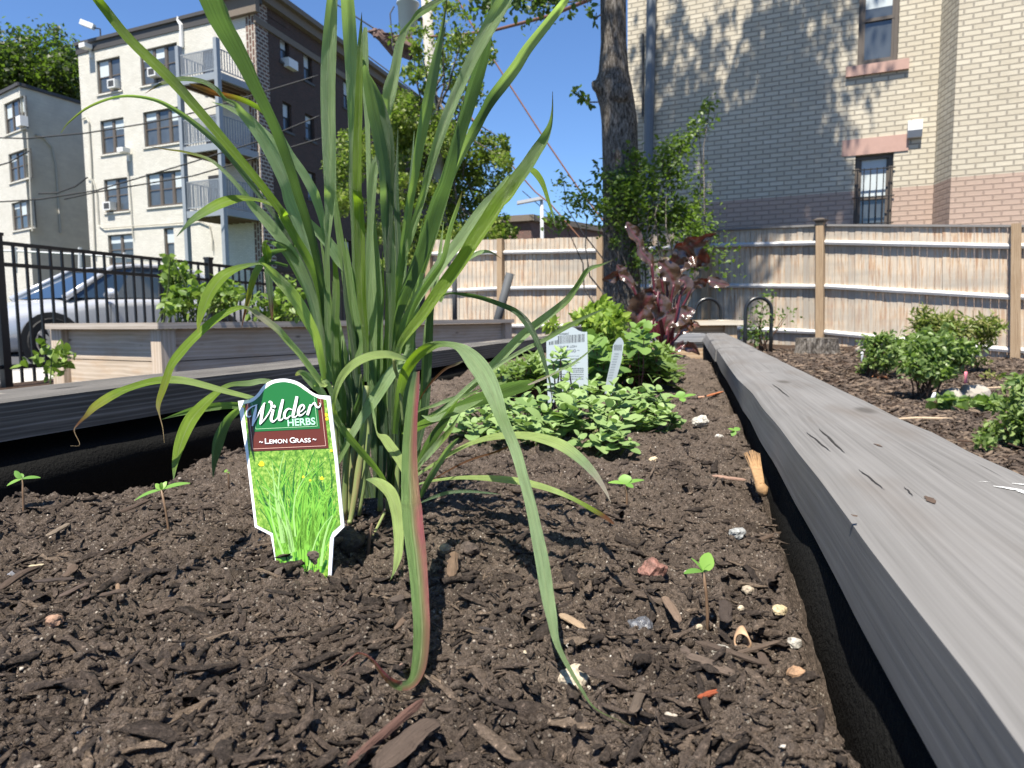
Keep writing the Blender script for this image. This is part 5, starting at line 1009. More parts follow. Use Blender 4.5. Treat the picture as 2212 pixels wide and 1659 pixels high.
CO = {'P': (.31, .43, .215), 'L': (.38, .50, .17), 'p': (.25, .37, .15), 'G': (.17, .27, .09), 'D': (.075, .13, .065), 'B': (.17, .255, .15), 'Y': (.20, .31, .035), 'y': (.28, .30, .04), 'b': (.16, .06, .025), 't': (.35, .25, .15), 'R': (.34, .08, .11), 'k': (.06, .035, .02), 'w': (.45, .40, .33), 'd': (.03, .06, .02)}  # leaf colours; sunlit tones also painted into P, L and Y, shade into D
def parse(s):
    out = []
    for g in s.split(','):
        q = g.split(); out.append((*tp(q[0], float(q[1]), float(q[2])), float(q[3])*TL[q[0]][2]))
    return out
def catmull(p, k=5):
    p = np.array(p, float); q = np.vstack([2*p[0]-p[1], p, 2*p[-1]-p[-2]]); out = []
    for i in range(1, len(q)-2):
        for j in range(k):
            t = j/k; out.append(.5*((2*q[i])+(-q[i-1]+q[i+1])*t+(2*q[i-1]-5*q[i]+4*q[i+1]-q[i+2])*t*t+(-q[i-1]+3*q[i]-3*q[i+1]+q[i+2])*t**3))
    out.append(q[-2]); return np.array(out)
clump = P(1440, 2000, .53); clump.z = -.01
grass = thing('lemongrass', 'tall clump of lemongrass with long arching strap leaves in the middle of the bed', 'lemongrass', tuple(clump))
def blade(s, dep, cols='G', tw=0., fold=.25, half=None, ground=False, name='leaf'):
    pts = parse(s); n0 = len(pts); dep = dep if isinstance(dep, (list, tuple)) else (dep, dep); dd = np.interp(np.linspace(0, 1, n0), np.linspace(0, 1, len(dep)), dep)
    arr = catmull([(u, v, w_, d) for (u, v, w_), d in zip(pts, dd)]); n = len(arr); W = [P(u, v, d) for u, v, _, d in arr]; tws = tw if isinstance(tw, (list, tuple)) else (tw, tw)
    mb = MB(); L = 0; K = 9
    for i, (u, v, w_, d) in enumerate(arr):
        t = (W[min(i+1, n-1)]-W[max(i-1, 0)]).normalized(); vd = (W[i]-CAM).normalized(); sdv = t.cross(vd).normalized()
        if i == 0: ref = sdv
        if sdv.dot(ref) < 0: sdv = -sdv
        ref = sdv
        nr = sdv.cross(t); nr = nr if nr.dot(vd) < 0 else -nr; f = i/(n-1); th = -R_(float(np.interp(f, np.linspace(0, 1, len(tws)), tws)))*1.2
        fl = 1 if sdv.x > 0 else -1; sg = max(-1, min(1, -sdv.z*5+.35*fl)); sgs = sg if i == 0 else sgs*.8+sg*.2; sg = sgs; th = th*sg; side_ = sdv*math.cos(th)+nr*math.sin(th); nn = nr*math.cos(th)-sdv*math.sin(th)
        hw = max(w_, 1.)*.93/1.8228/F*d/2/max(.35, math.cos(th)); L += (W[i]-W[i-1]).length if i else 0
        cf = f*(len(cols)-1); j = min(int(cf), len(cols)-2) if len(cols) > 1 else 0; ca = CO[cols[j]]; cb = CO[cols[min(j+1, len(cols)-1)]]; cr = cf-j; base = tuple(ca[q]*(1-cr)+cb[q]*cr for q in range(3))
        for k in range(K):
            x = k/(K-1)*2-1; off = (1-abs(x))*fold*hw; wv = .04*hw*math.sin(L*90+k)
            mb.v.append(W[i]+side_*x*hw-nn*(off-wv)); cc = base
            if half:
                xs_ = x*(1 if side_.x > 0 else -1); gm = min(1, max(0, (xs_+.25)/.8)); gm *= .75+.5*mnoise.noise(Vector((L*25, x, 2))); gm = min(1, max(0, gm)); cc = tuple(CO[half][q]*gm+base[q]*(1-gm) for q in range(3))
            mb.col.append(cc); 
    LL = 0; uvs = []
    for i in range(n):
        LL += (W[i]-W[i-1]).length if i else 0; uvs.append(LL*20)
    for i in range(n-1):
        for k in range(K-1):
            mb.f.append((i*K+k, i*K+k+1, (i+1)*K+k+1, (i+1)*K+k)); mb.uv += [(k/(K-1), uvs[i]), ((k+1)/(K-1), uvs[i]), ((k+1)/(K-1), uvs[i+1]), (k/(K-1), uvs[i+1])]
    return obj(name, mb, BLADE, grass, True)
BL = [
 ("A 235 -120 200,A 290 0 200,A 365 180 175,A 450 340 160,A 560 540 140,A 660 740 118,A 760 930 100,A 840 1100 92,A 905 1270 88,A 985 1500 88,C 1040 20 85,C 1110 230 78,C 1170 450 70,C 1225 700 65,C 1262 950 60,C 1290 1300 58,C 1300 1640 56", (.36, .44, .53), 'DDDDG', 50, .5),
 ("Z 560 -60 50,Z 640 40 58,Z 800 238 62,Z 1050 480 66,Z 1200 645 62,Z 1400 880 58,Z 1600 1120 52,Z 1760 1330 52,C 900 185 78,C 1020 400 76,C 1120 570 78,C 1190 730 70,C 1250 1000 50,C 1310 1400 48,C 1330 1640 48", (.40, .46, .53), 'YYYGG', -25, .3),
 ("Z 378 828 3,Z 430 760 8,Z 560 662 14,Z 750 600 16,Z 950 618 22,Z 1100 690 30,Z 1250 800 36,Z 1400 940 37,Z 1550 1130 34,Z 1700 1330 30,Z 1830 1540 30,C 855 230 55,C 980 400 58,C 1090 600 58,C 1190 850 55,C 1240 1150 50,C 1290 1600 48", (.44, .5, .54), 'ypBDDD', 20, .3),
 ("Z 905 580 2,Z 960 545 10,Z 1020 515 20,Z 1130 490 28,Z 1250 503 28,Z 1340 550 30,Z 1400 615 22,A 500 905 45,A 560 985 75,A 650 1080 105,A 760 1240 112,A 860 1420 118,A 940 1600 115,C 985 70 145,C 1060 250 150,C 1130 450 130,C 1190 650 110,C 1240 900 82,C 1280 1200 80,C 1310 1620 60", (.42, .47, .52), 'bGGPPPPp', -20, .22),
 ("A 100 722 6,A 160 745 30,A 240 775 50,A 330 806 46,A 480 838 42,A 600 880 46,A 715 945 42,A 800 1030 30", (.45, .47), 'kkbYG', 30, .2),
 ("A 290 880 2,A 400 915 26,A 510 965 50,A 610 1025 62,A 700 1105 72,A 800 1200 72,A 870 1300 60,A 920 1420 50", (.47, .49), 'pPPp', -25, .25),
 ("A 848 1085 14,A 900 1190 48,A 980 1340 62,A 1080 1490 78,A 1165 1640 84,C 1200 70 80,C 1250 250 60,C 1290 500 40,C 1300 900 36", (.50, .54), 'PPp', -30, .25),
 ("C 1040 60 12,C 1100 220 60,C 1200 330 80,C 1310 450 100,C 1400 580 110,C 1480 690 80,C 1540 830 60,C 1590 1050 50,C 1620 1400 46", (.52, .56), 'PPPG', -30, .3),
 ("Z 940 912 2,Z 1040 930 9,Z 1150 945 14,Z 1300 990 20,Z 1400 1070 25,Z 1500 1180 32,C 640 110 70,C 755 235 98,C 890 400 95,C 1005 560 92,C 1105 760 84,C 1175 960 76,C 1240 1250 72,C 1275 1600 60", (.44, .48, .52), 'byPPPPPp', -25, .3),
 ("C -10 385 3,C 60 310 26,C 130 240 52,C 250 160 80,C 370 95 92,C 470 62 78,C 560 52 50,C 660 62 30,C 760 85 34,C 870 130 46,C 960 200 36", (.42, .49), 'DGYYYP', -35, .25),
 ("C 785 425 8,C 755 440 40,C 765 500 75,C 778 560 70,C 770 620 40,C 740 640 14", (.47, .48), 'YYG', -30, .3),
 ("C 785 428 14,C 850 445 50,C 930 500 85,C 1000 600 92,C 1060 720 84,C 1130 870 72,C 1180 1050 62,C 1240 1350 56,C 1290 1640 50", (.48, .53), 'BBpPPG', 20, .3),
 ("C 552 1175 3,C 568 1090 14,C 590 1000 30,C 620 870 48,C 665 720 60,C 735 600 62,C 800 535 58,C 870 510 40,C 940 500 20", (.45, .49), 'bbyGDD', 40, .3),
 ("C 175 1215 4,C 185 1120 42,C 225 980 86,C 290 840 104,C 380 730 96,C 480 670 64,C 590 635 40,C 700 618 20,C 760 640 40,C 850 735 92,C 960 850 108,C 1055 980 108,C 1125 1110 98,C 1190 1240 80,C 1230 1400 66,C 1270 1620 50", (.40, .43, .47, .52), 'yYYYGLLLLp', -30, .3),
 ("C 816 1120 3,C 810 1010 34,C 800 900 46,C 790 780 58,C 775 680 60,C 760 640 20,C 830 612 30,C 950 640 26", (.46, .48), 'bkDDGDD', 35, .3),
 ("Q 1022 1332 2,Q 1012 1240 5,Q 992 1160 9,Q 985 1090 30,Q 1018 985 46,Q 1060 860 48,Q 1110 785 56,Q 1190 695 52,Q 1300 595 50,Q 1400 525 46,Q 1495 490 26,C 620 1010 30,C 700 1065 55,C 850 1175 62,C 950 1285 62,C 1050 1395 58,C 1150 1525 60,C 1245 1650 60,E 200 470 50,E 300 700 46", (.38, .40, .45, .50), 'ttyYYYYwLLLp', -35, .3),
 ("Q 438 1352 2,Q 496 1344 3,Q 462 1262 6,Q 480 1222 11,Q 540 1162 28,Q 600 1100 52,Q 700 1035 54,Q 800 992 42,Q 950 950 46,Q 1080 940 52,Q 1200 955 46,Q 1400 1010 36,Q 1560 1052 30,Q 1750 1110 30", (.34, .39, .46), 'ttbyYYLLp', -40, .25),
 ("Q 1080 1560 4,Q 1092 1450 42,Q 1130 1310 78,Q 1185 1190 84,Q 1255 1105 68,Q 1350 1020 40,Q 1430 972 30,Q 1550 962 40,Q 1650 948 34,Q 1800 985 30", (.41, .46, .50), 'GYYYYGPP', -25, .3),
 ("Q 1005 1188 2,Q 1100 1158 22,Q 1200 1130 46,Q 1300 1112 52,Q 1450 1100 46,Q 1600 1120 40,Q 1750 1180 34", (.44, .49), 'DGGGG', 10, .4),
 ("Q 1325 1548 4,Q 1333 1450 36,Q 1358 1330 70,Q 1400 1230 62,Q 1455 1155 46,Q 1550 1090 36,Q 1700 1080 30", (.45, .50), 'DDDGD', 45, .35),
 ("C 1018 1585 10,C 1060 1568 58,C 1120 1602 84,C 1190 1670 88,E 90 470 80,E 170 570 60,E 260 760 46", (.47, .51), 'ypPPp', -30, .25),
 ("A 1342 -80 90,A 1330 60 98,A 1318 250 115,A 1304 480 130,A 1297 720 132,A 1300 1000 128,A 1308 1300 120,A 1316 1600 106,C 1312 60 98,C 1305 250 66,C 1292 450 46,C 1288 700 50,C 1292 1100 52,C 1312 1640 50", (.45, .48, .51), 'PPPPPpG', -18, .35),
 ("A 1455 -100 110,A 1470 60 118,A 1483 250 122,A 1500 500 120,A 1512 800 112,A 1516 1050 92,A 1508 1350 62,A 1500 1640 44,C 1520 400 40,C 1530 900 40", (.49, .52, .54), 'PPPpGG', 12, .35),
 ("A 1590 105 2,A 1583 250 26,A 1574 430 46,A 1568 700 62,A 1560 1000 72,A 1552 1300 76,A 1550 1640 78,C 1562 100 84,C 1572 350 92,C 1578 650 92,C 1590 950 82,C 1622 1260 58,C 1630 1640 46", (.44, .47, .51), 'kGYYYYYYG', -38, .3),
 ("A 1622 235 30,A 1612 400 68,A 1615 600 70,A 1628 850 56,A 1640 1100 46,A 1648 1400 44,C 1665 200 60,C 1655 500 56,C 1640 900 40,C 1650 1200 36", (.53, .55), 'PPPPG', -25, .2),
 ("A 1600 495 8,A 1622 620 60,A 1655 800 88,A 1692 980 104,A 1735 1180 110,A 1775 1400 112,A 1800 1620 108,C 1800 80 106,C 1818 350 108,C 1836 650 92,C 1850 950 66,C 1850 1350 58,C 1830 1640 50", (.45, .49, .53), 'BBBBBBGG', 15, .35),
 ("A 1640 620 4,A 1710 770 46,A 1775 960 72,A 1822 1180 84,A 1838 1400 78,A 1835 1640 66,C 1830 300 60,C 1820 700 50", (.47, .50), 'BBDDD', 30, .35),
 ("B 1010 -16 20,B 950 5 46,B 850 62 62,B 765 118 58,B 700 190 32,B 645 268 50,B 595 400 76,B 562 600 88,B 522 755 122,B 500 880 104,B 488 1000 66,B 500 1110 26,B 470 1250 40,B 390 1420 70,B 362 1640 78,D 352 200 62,D 340 500 50,D 330 900 42,D 300 1500 36", (.44, .48, .54), 'GGGPPPPPPG', -25, .25),
 ("B 1012 -20 4,B 985 150 22,B 950 350 48,B 900 600 88,B 852 850 98,B 812 1050 98,B 765 1300 84,B 728 1550 66,D 688 90 70,D 645 400 72,D 605 700 72,D 570 1000 52,D 540 1500 44", (.46, .49, .53), 'kBBppppG', 10, .4),
 ("B 1560 -100 120,B 1500 10 130,B 1430 130 132,B 1335 300 118,B 1240 480 102,B 1160 650 98,B 1072 850 98,B 992 1050 94,B 922 1250 84,B 862 1450 78,B 815 1640 66,D 770 130 66,D 710 330 64,D 640 550 62,D 590 800 64,D 560 1200 46", (.43, .47, .53), 'PPPPPpppG', -20, .25),
 ("B 1425 -60 70,B 1398 120 34,B 1375 290 40,B 1340 450 90,B 1280 650 112,B 1200 900 112,B 1122 1150 112,B 1060 1370 112,B 1000 1580 116,D 935 90 132,D 850 350 132,D 745 650 112,D 645 900 92,D 575 1150 62,D 550 1500 46", (.45, .48, .53), 'BDDDDDDG', 48, .4),
 ("B 2080 -60 50,B 2010 30 62,B 1960 100 76,B 1840 252 84,B 1700 430 92,B 1605 580 100,B 1500 720 104,B 1400 850 100,B 1325 980 84,B 1255 1110 92,B 1190 1235 74,B 1120 1390 40,B 1050 1560 36,D 930 300 40,D 800 700 40", (.46, .50, .54), 'PPPPDDPpG', 12, .4),
 ("B 1922 790 4,B 1920 950 16,B 1900 1080 42,B 1852 1195 82,B 1775 1310 104,B 1690 1440 120,B 1600 1560 130,B 1530 1660 136,D 1460 80 128,D 1350 250 126,D 1235 420 124,D 1125 600 120,D 1020 750 118,D 905 900 104,D 785 1070 96,D 680 1200 84,D 600 1330 60,D 560 1500 50", (.40, .45, .52), 'kBGGYYYYYYG', -42, .55),
 ("B 1540 1520 20,D 1420 30 70,D 1350 110 96,D 1260 225 104,D 1170 350 108,D 1075 475 104,D 975 600 104,D 875 740 98,D 780 870 88,D 700 1010 80,D 620 1180 66,D 575 1400 50", (.46, .49, .53), 'pPPPPPPpG', -30, .25),
 ("B 1690 1440 10,B 1760 1480 56,B 1815 1550 56,B 1852 1630 42,D 1880 60 34,D 1918 180 20,D 1945 300 3", (.47, .46), 'YYYG', -35, .3),
 ("D 1142 -10 3,D 1100 130 32,D 1042 300 38,D 1005 470 50,D 965 610 42,D 885 730 56,D 815 830 58,D 745 950 48,D 680 1120 40,D 620 1400 36", (.45, .52), 'kBBDDDG', 35, .4),
 ("D 1478 575 3,D 1400 525 16,D 1330 515 32,D 1250 540 38,D 1180 595 28,D 1080 700 26,D 950 950 26", (.50, .54), 'bPPGG', -25, .3),
 ("E 2135 602 2,E 2120 460 16,D 1862 1510 34,D 1815 1360 48,D 1762 1235 54,D 1695 1125 68,D 1600 1030 52,D 1450 963 46,D 1300 914 40,D 1150 885 30,D 1010 880 14,D 880 960 20,D 760 1150 24", (.44, .47, .53), 'kDDDDDDDD', 30, .3),
 ("R 1500 32 2,R 1430 62 14,R 1350 92 28,R 1292 178 32,R 1232 262 42,R 1150 332 48,R 1050 408 52,R 950 492 58,R 850 592 54,R 760 682 50,R 650 790 42,R 520 890 32,R 400 960 26", (.42, .47, .53), 'kGGGPPPPPG', -25, .45),
 ("R 1445 318 3,R 1330 370 22,R 1200 438 30,R 1100 498 27,R 1000 545 26,R 900 600 24,R 800 665 22,R 700 735 20,R 560 850 18,R 430 950 16", (.43, .47, .53), 'DGGPPPpG', -20, .4),
 ("R 1000 738 60,R 955 762 92,R 850 802 94,R 750 838 84,R 650 872 66,R 520 930 60,R 400 985 52,R 290 1050 40", (.45, .53), 'DDDDG', 45, .15),
 ("R 1440 492 2,R 1380 545 8,R 1300 610 12,R 1225 655 14,R 1130 705 12,R 1040 745 14,R 1000 760 6", (.42, .45), 'GPPww', -20, .2),
 ("S 2650 2916 2,S 2560 2892 4,S 2440 2838 4,S 2345 2790 6,S 2290 2715 14,F 2190 1200 58,F 2135 950 104,F 2095 740 126,F 2050 450 130,F 1990 150 112,E 1945 1480 104,E 1882 1250 98,E 1825 1050 102,E 1762 890 104,E 1695 740 120,E 1640 580 156,E 1565 410 178,E 1470 270 168,E 1380 175 112,E 1290 130 60,E 1180 120 56,E 1080 145 88,E 975 215 96,E 880 345 94,E 835 480 80,E 800 650 60,E 780 900 50", (.235, .27, .31, .36, .40, .44, .48), 'kkGPPPPPPpPPPGYYGG', [-10, -15, -20, -25, -20, -15, 10, 0], .22),
 ("E 900 268 4,E 865 250 36,E 790 225 60,E 700 208 70,E 560 225 76,E 425 290 78,E 325 395 70,E 272 520 52,E 252 640 34,E 262 740 56,E 335 865 64,E 430 985 66,E 540 1110 62,E 630 1215 46,E 690 1310 40,E 720 1450 30", (.46, .43, .45, .49), 'pLLLLLGGGG', [-30, -30, -20, 20, 20], .3),
 ("E 850 1255 4,E 838 1180 60,E 800 1090 88,E 740 1000 92,E 685 925 74,E 625 885 14,E 600 760 26,E 580 660 24,E 560 560 20", (.44, .48, .52), 'LLLLpG', -35, .25),
 ("F 740 622 3,F 775 545 30,F 805 430 76,F 812 290 92,F 805 120 104,E 790 1550 112,E 755 1430 114,E 690 1350 104,E 610 1300 66,E 530 1288 10", (.37, .42, .46), 'GLLLLLLp', -30, .25),
 ("F 262 1415 2,F 330 1350 9,F 400 1288 20,F 450 1256 16,F 520 1268 18,F 590 1320 26,F 650 1400 40,F 720 1480 62,F 800 1530 82,F 890 1530 92,F 950 1475 110,F 985 1370 140,F 1005 1200 152,F 1010 1000 160,F 1000 820 165,F 985 600 172,F 965 380 186,F 940 180 192,F 925 0 190,E 915 1450 178,E 905 1200 152,E 908 950 132,E 925 700 112,E 945 500 92,E 965 355 56", (.27, .26, .265, .28, .30, .34, .39, .42), 'twbbbbGGGGGGGGGGGD', [-10, -10, 0, -15, -20, -20, -20], .28),
 ("E 1330 592 3,E 1255 700 52,E 1180 825 82,E 1105 935 82,E 1035 1050 62,E 990 1160 46,E 930 1300 36", (.47, .52), 'GDDDG', 35, .35),
 ("E 1490 415 14,E 1420 480 34,E 1340 555 38,E 1250 640 32,E 1170 705 18,E 1090 755 4", (.46, .47), 'PPPp', -25, .3),
 ("E 1345 715 4,E 1255 865 46,E 1150 980 62,E 1060 1080 58,E 990 1165 40,E 920 1260 34", (.46, .51), 'PYPPG', -25, .35),
 ("R 1482 1442 2,R 1445 1365 24,R 1385 1275 44,R 1300 1185 62,R 1200 1112 72,R 1090 1072 62,R 960 1052 46,R 800 1062 38,R 680 1095 28,R 560 1155 22,R 440 1230 20,R 330 1300 16", (.40, .44, .50), 'wwPLLLLLp', -35, .3),
 ("R 1498 1566 12,R 1450 1530 28,R 1395 1495 30,R 1280 1430 26,R 1150 1372 36,R 1000 1330 44,R 850 1308 42,R 700 1298 30,R 560 1302 20,R 430 1320 14,R 350 1340 10", (.37, .42, .48), 'bbYLLLLLp', -30, .3),
 ("R 622 622 3,R 585 640 16,R 520 668 16,R 450 735 14,R 400 800 8,R 370 850 6", (.47, .50), 'wkbbb', 0, .2),
 ("E 1915 955 3,E 1780 1000 14,E 1640 1055 18,E 1400 1132 18,E 1140 1270 12,E 1050 1330 10", (.44, .49), 'wbbbb', 0, .2),
 ("E 1332 930 3,E 1295 965 34,E 1235 1035 50,E 1170 1135 54,E 1100 1250 60,E 1035 1365 52,E 1000 1450 26", (.44, .46), 'BBPBDD', 15, .35),
 ("E 1705 1420 3,E 1550 1402 18,E 1400 1392 30,E 1250 1402 32,E 1120 1440 28,E 1000 1490 12", (.43, .45), 'BBBB', 10, .25),
 ("E 1010 735 6,E 1100 770 50,E 1200 740 58,E 1330 690 66,E 1450 640 40,E 1540 600 6", (.49, .47), 'pPPpp', -25, .2),
 ("E 1540 500 3,E 1400 560 34,E 1250 600 40,E 1120 650 30,E 1000 690 20,E 900 760 16", (.50, .52), 'GGPGG', -10, .35),
 ("E 290 1150 30,E 345 1020 60,E 420 880 66,E 500 750 84,E 600 590 110,E 700 440 112,E 800 305 92,E 900 195 80,D 700 1180 70,D 820 1010 60", (.50, .53), 'GGPPpPPpG', -22, .3),
 ("D 60 1640 6,D 200 1480 40,D 280 1300 60,D 230 1100 60,D 200 900 50,D 160 600 36,D 130 400 6", (.51, .54), 'GGGG', -20, .4),
]
for s, dep, cols, tw, fold in BL:
    blade(s, dep, cols, tw, fold, half='R' if s.startswith('F 262 1415') else None)
# inner leaves filling the heart of the clump
for i in range(44):
    xb = 330+random.random()*620; xt = 250+(xb-330)*1.25+random.uniform(-120, 120); h = random.uniform(.35, 1.35); yt_ = 1350*(1-h)+60; cx = random.uniform(-60, 60)
    w_ = random.uniform(40, 76); s = f"E {xb+(xt-xb)*1.6*h+cx:.0f} {yt_-1000*h:.0f} 3,E {xb+(xt-xb)*1.2*h+cx:.0f} {yt_-560*h:.0f} {w_*.8:.0f},E {xb+(xt-xb)*.8*h:.0f} {yt_-60:.0f} {w_:.0f},E {xb+(xt-xb)*.4:.0f} {yt_*.5+650:.0f} {w_*.9:.0f},E {xb*.6+260:.0f} 1450 36"
    blade(s, (.53+random.uniform(-.01, .035), .54), random.choice(['GGGD', 'pPGG', 'BBGD', 'YGGD', 'pPpG', 'DDDD']), random.choice([-35, -25, -15, 15, 35, 45]), .4)
# stems
TANM = NM('cane_base'); a = TANM; uv = a.uv(); n = a.noise(a.uv((4, 14, 1)), 2., 4); c = a.ramp(a.noise(a.uv((14, 3, 1)), 1.4, 4), [(.3, (.10, .17, .05)), (.52, (.19, .22, .08)), (.7, (.28, .17, .10))]); TANM = a.fin(c, .5, n, .001, .4)
def stem(s, dep, mat=TANM, name='stem', par=None):
    arr = catmull([(*q, d) for q, d in zip([*parse(s)], np.linspace(dep[0], dep[1], len(parse(s))))], 4); mb = MB(); mb.tube([P(u, v, d) for u, v, _, d in arr], [w_/1.8228/F*d/2 for _, _, w_, d in arr], 9); return obj(name, mb, mat, par or grass, True)
for s, d in (("E 530 480 50,E 512 800 58,E 480 1100 66,E 440 1400 62,E 395 1640 44,F 385 120 40", (.52, .50)), ("E 660 1000 36,E 655 1300 44,E 652 1560 50", (.52, .52)), ("E 575 650 40,E 545 1000 52,E 505 1300 46,E 470 1600 34", (.53, .52)), ("F 690 40 24,F 640 140 26,F 590 240 20", (.50, .48)), ("E 372 850 50,E 352 1250 58,E 345 1640 50", (.51, .51)),
    ("E 470 380 46,E 440 800 50,E 400 1300 50,E 380 1600 44", (.54, .53)), ("E 720 700 40,E 730 1100 48,E 720 1600 50", (.55, .54)), ("E 800 800 40,E 800 1200 46,E 790 1620 44", (.54, .53)), ("E 250 480 50,E 262 900 50,E 300 1400 46,E 330 1640 40", (.53, .52)), ("E 560 900 30,E 530 1250 34,E 470 1600 28", (.50, .50)), ("E 770 240 36,E 780 330 34,E 800 400 28,E 830 600 26,E 850 820 20", (.46, .47))): stem(s, d)
TW = plain('twig_brown', (.09, .055, .04), .9, var=.3, scale=90, bump=.001)
q = P(*tp('F', 560, 500), .45); o = stem("F 582 130 16,F 560 250 34,F 548 380 30,F 545 520 36", (.455, .45), TW, 'twig', grass)
# ================================================================ plant tags
def tagplane(p0, p1, p2):
    n = (p1-p0).cross(p2-p0).normalized(); n = n if n.dot(CAM-p0) > 0 else -n
    def f(t, x, y, o=0.):
        r = ray(*tp(t, x, y)); k = (p0-CAM).dot(n)/r.dot(n); return CAM+r*k+n*o
    return f, n
def flat(mb, f, t, pts, o):
    P3 = [f(t, x, y, o) for x, y in pts]; mb.poly(P3)
def tri_obj(name, mb, mat, par):
    o = obj(name, mb, mat, par); import bmesh; bm = bmesh.new(); bm.from_mesh(o.data); bmesh.ops.triangulate(bm, faces=bm.faces[:], ngon_method='EAR_CLIP'); bm.to_mesh(o.data); bm.free(); return o
def smoothp(pts, k=6): return [tuple(q) for q in catmull(pts, k)]
f1, n1_ = tagplane(P(*tp('T', 345, 1480), .418), P(*tp('T', 745, 1560), .404), P(*tp('T', 400, 170), .442))
tg = thing('plant_tag', 'large upright glossy plant tag reading Lemon Grass, in front of the grass clump', 'plant tag', tuple(f1('T', 540, 1520)))
WH = NM('tag_white').fin((.82, .83, .84), .3, spec=.4)
dome = smoothp([(68, 330), (128, 322), (180, 303), (215, 270), (250, 222), (300, 186), (362, 170), (430, 170), (498, 190), (550, 224), (600, 263), (650, 285), (735, 293)], 4)
outl = dome+[(790, 760), (838, 1245), (762, 1322), (742, 1640), (360, 1600), (305, 1305), (190, 1245), (130, 740)]
mb = MB(); F_ = [f1('T', x, y, 0) for x, y in outl]; B_ = [q-n1_*.0008 for q in F_]; mb.poly(F_); mb.poly(B_[::-1])
for i in range(len(F_)): j = (i+1) % len(F_); mb.quad(F_[i], B_[i], B_[j], F_[j])
tri_obj('tag_card', mb, WH, tg)
idome = smoothp([(108, 352), (150, 346), (192, 328), (232, 292), (272, 242), (326, 206), (388, 193), (440, 196), (500, 215), (560, 255), (610, 288), (655, 310), (712, 320)], 4)
pic = idome+[(770, 760), (815, 1228), (738, 1298), (720, 1640), (372, 1600), (345, 1500), (322, 1290), (208, 1232), (152, 752)]
PRG = {}
def prt(name, col, rough=.35):
    if name not in PRG: PRG[name] = NM(name).fin(col, rough, spec=.4)
    return PRG[name]
a = NM('printed_meadow'); p = a.uv(src='pos'); n = a.noise(p, 420, 4, .7); PM = a.fin(a.ramp(n, [(.3, (.03, .10, .008)), (.48, (.13, .27, .03)), (.6, (.26, .40, .07)), (.75, (.5, .52, .16))]), .35)
mb = MB(); flat(mb, f1, 'T', pic, .00015); tri_obj('printed_meadow', mb, PM, tg)
# printed grass leaves: thin wedge shapes in several greens
def inside(x, y, poly):
    c_ = False
    for i in range(len(poly)):
        (x0, y0), (x1, y1) = poly[i], poly[i-1]
        if (y0 > y) != (y1 > y) and x < (x1-x0)*(y-y0)/(y1-y0)+x0: c_ = not c_
    return c_
low = [(155, 700), (735, 680), (770, 760), (812, 1226), (736, 1296), (721, 1600), (360, 1570), (347, 1497), (324, 1288), (212, 1230)]
for nm, col, cnt, o_ in (('printed_leaves_dark', (.02, .11, .02), 90, .0002), ('printed_leaves', (.08, .26, .025), 95, .00025), ('printed_leaves_bright', (.17, .40, .045), 70, .0003), ('printed_leaves_light', (.26, .46, .14), 12, .00035)):
    mb = MB()
    for _ in range(cnt):
        x0 = random.uniform(330, 720); y0 = random.uniform(1300, 1580); ln = random.uniform(250, 760); an = (x0-530)/430*.75+random.uniform(-.16, .16); w_ = random.uniform(5, 13); bend = random.uniform(-.25, .25); prev = None; ok = True; q = []
        for k in range(9):
            f = k/8; a_ = an+bend*f*f*2; x = x0+ln*f*math.sin(a_); y = y0-ln*f*math.cos(a_)
            if not inside(x-w_, y, low) or not inside(x+w_, y, low): break
            ww = w_*(1-f)**.7+.4; q.append((x, y, ww))
        if len(q) < 3: continue
        for (xa, ya, wa), (xb, yb, wb) in zip(q[:-1], q[1:]): mb.quad(f1('T', xa-wa, ya, o_), f1('T', xa+wa, ya, o_), f1('T', xb+wb, yb, o_), f1('T', xb-wb, yb, o_))
    obj('printed_leaves', mb, prt(nm, col), tg)
mb = MB()
for x, y, r in ((242, 785, 20), (545, 880, 9), (680, 890, 13), (710, 430, 14), (715, 460, 12), (112, 370, 10), (595, 905, 8), (748, 690, 10)): flat(mb, f1, 'T', [(x+r*math.cos(k)*(1+.3*math.sin(3*k)), y+r*math.sin(k)) for k in np.linspace(0, 6.28, 10)[:-1]], .0004)
obj('printed_flowers', mb, prt('printed_yellow', (.75, .6, .02)), tg)
top_edge = [q for q in idome if 125 <= q[0] <= 692]
brown = [(122, 350)]+top_edge+[(690, 318), (730, 672), (168, 695)]
mb = MB(); flat(mb, f1, 'T', brown, .0005); tri_obj('brown_panel', mb, prt('print_brown', (.105, .022, .012)), tg)
ge = [q for q in idome if 165 < q[0] < 645]; green = [(160, 342)]+ge+[(646, 306), (668, 530), (190, 553)]
mb = MB(); flat(mb, f1, 'T', green, .0007); tri_obj('green_panel', mb, prt('print_green', (.014, .13, .03)), tg)
def pline(mb, pts, w_, o, t='T'):
    for (x0, y0), (x1, y1) in zip(pts[:-1], pts[1:]):
        L = math.hypot(x1-x0, y1-y0); dx, dy = -(y1-y0)/L*w_/2, (x1-x0)/L*w_/2; mb.quad(f1(t, x0-dx, y0-dy, o), f1(t, x1-dx, y1-dy, o), f1(t, x1+dx, y1+dy, o), f1(t, x0+dx, y0+dy, o))
mb = MB(); pline(mb, [(176, 345), (205, 534), (651, 513), (628, 306)], 3.2, .0009); obj('green_border', mb, prt('print_pale_green', (.35, .6, .35)), tg)
mb = MB(); pline(mb, [(146, 352), (184, 678), (712, 655), (674, 318)], 3.2, .0009); obj('brown_border', mb, prt('print_tan', (.6, .38, .3)), tg)
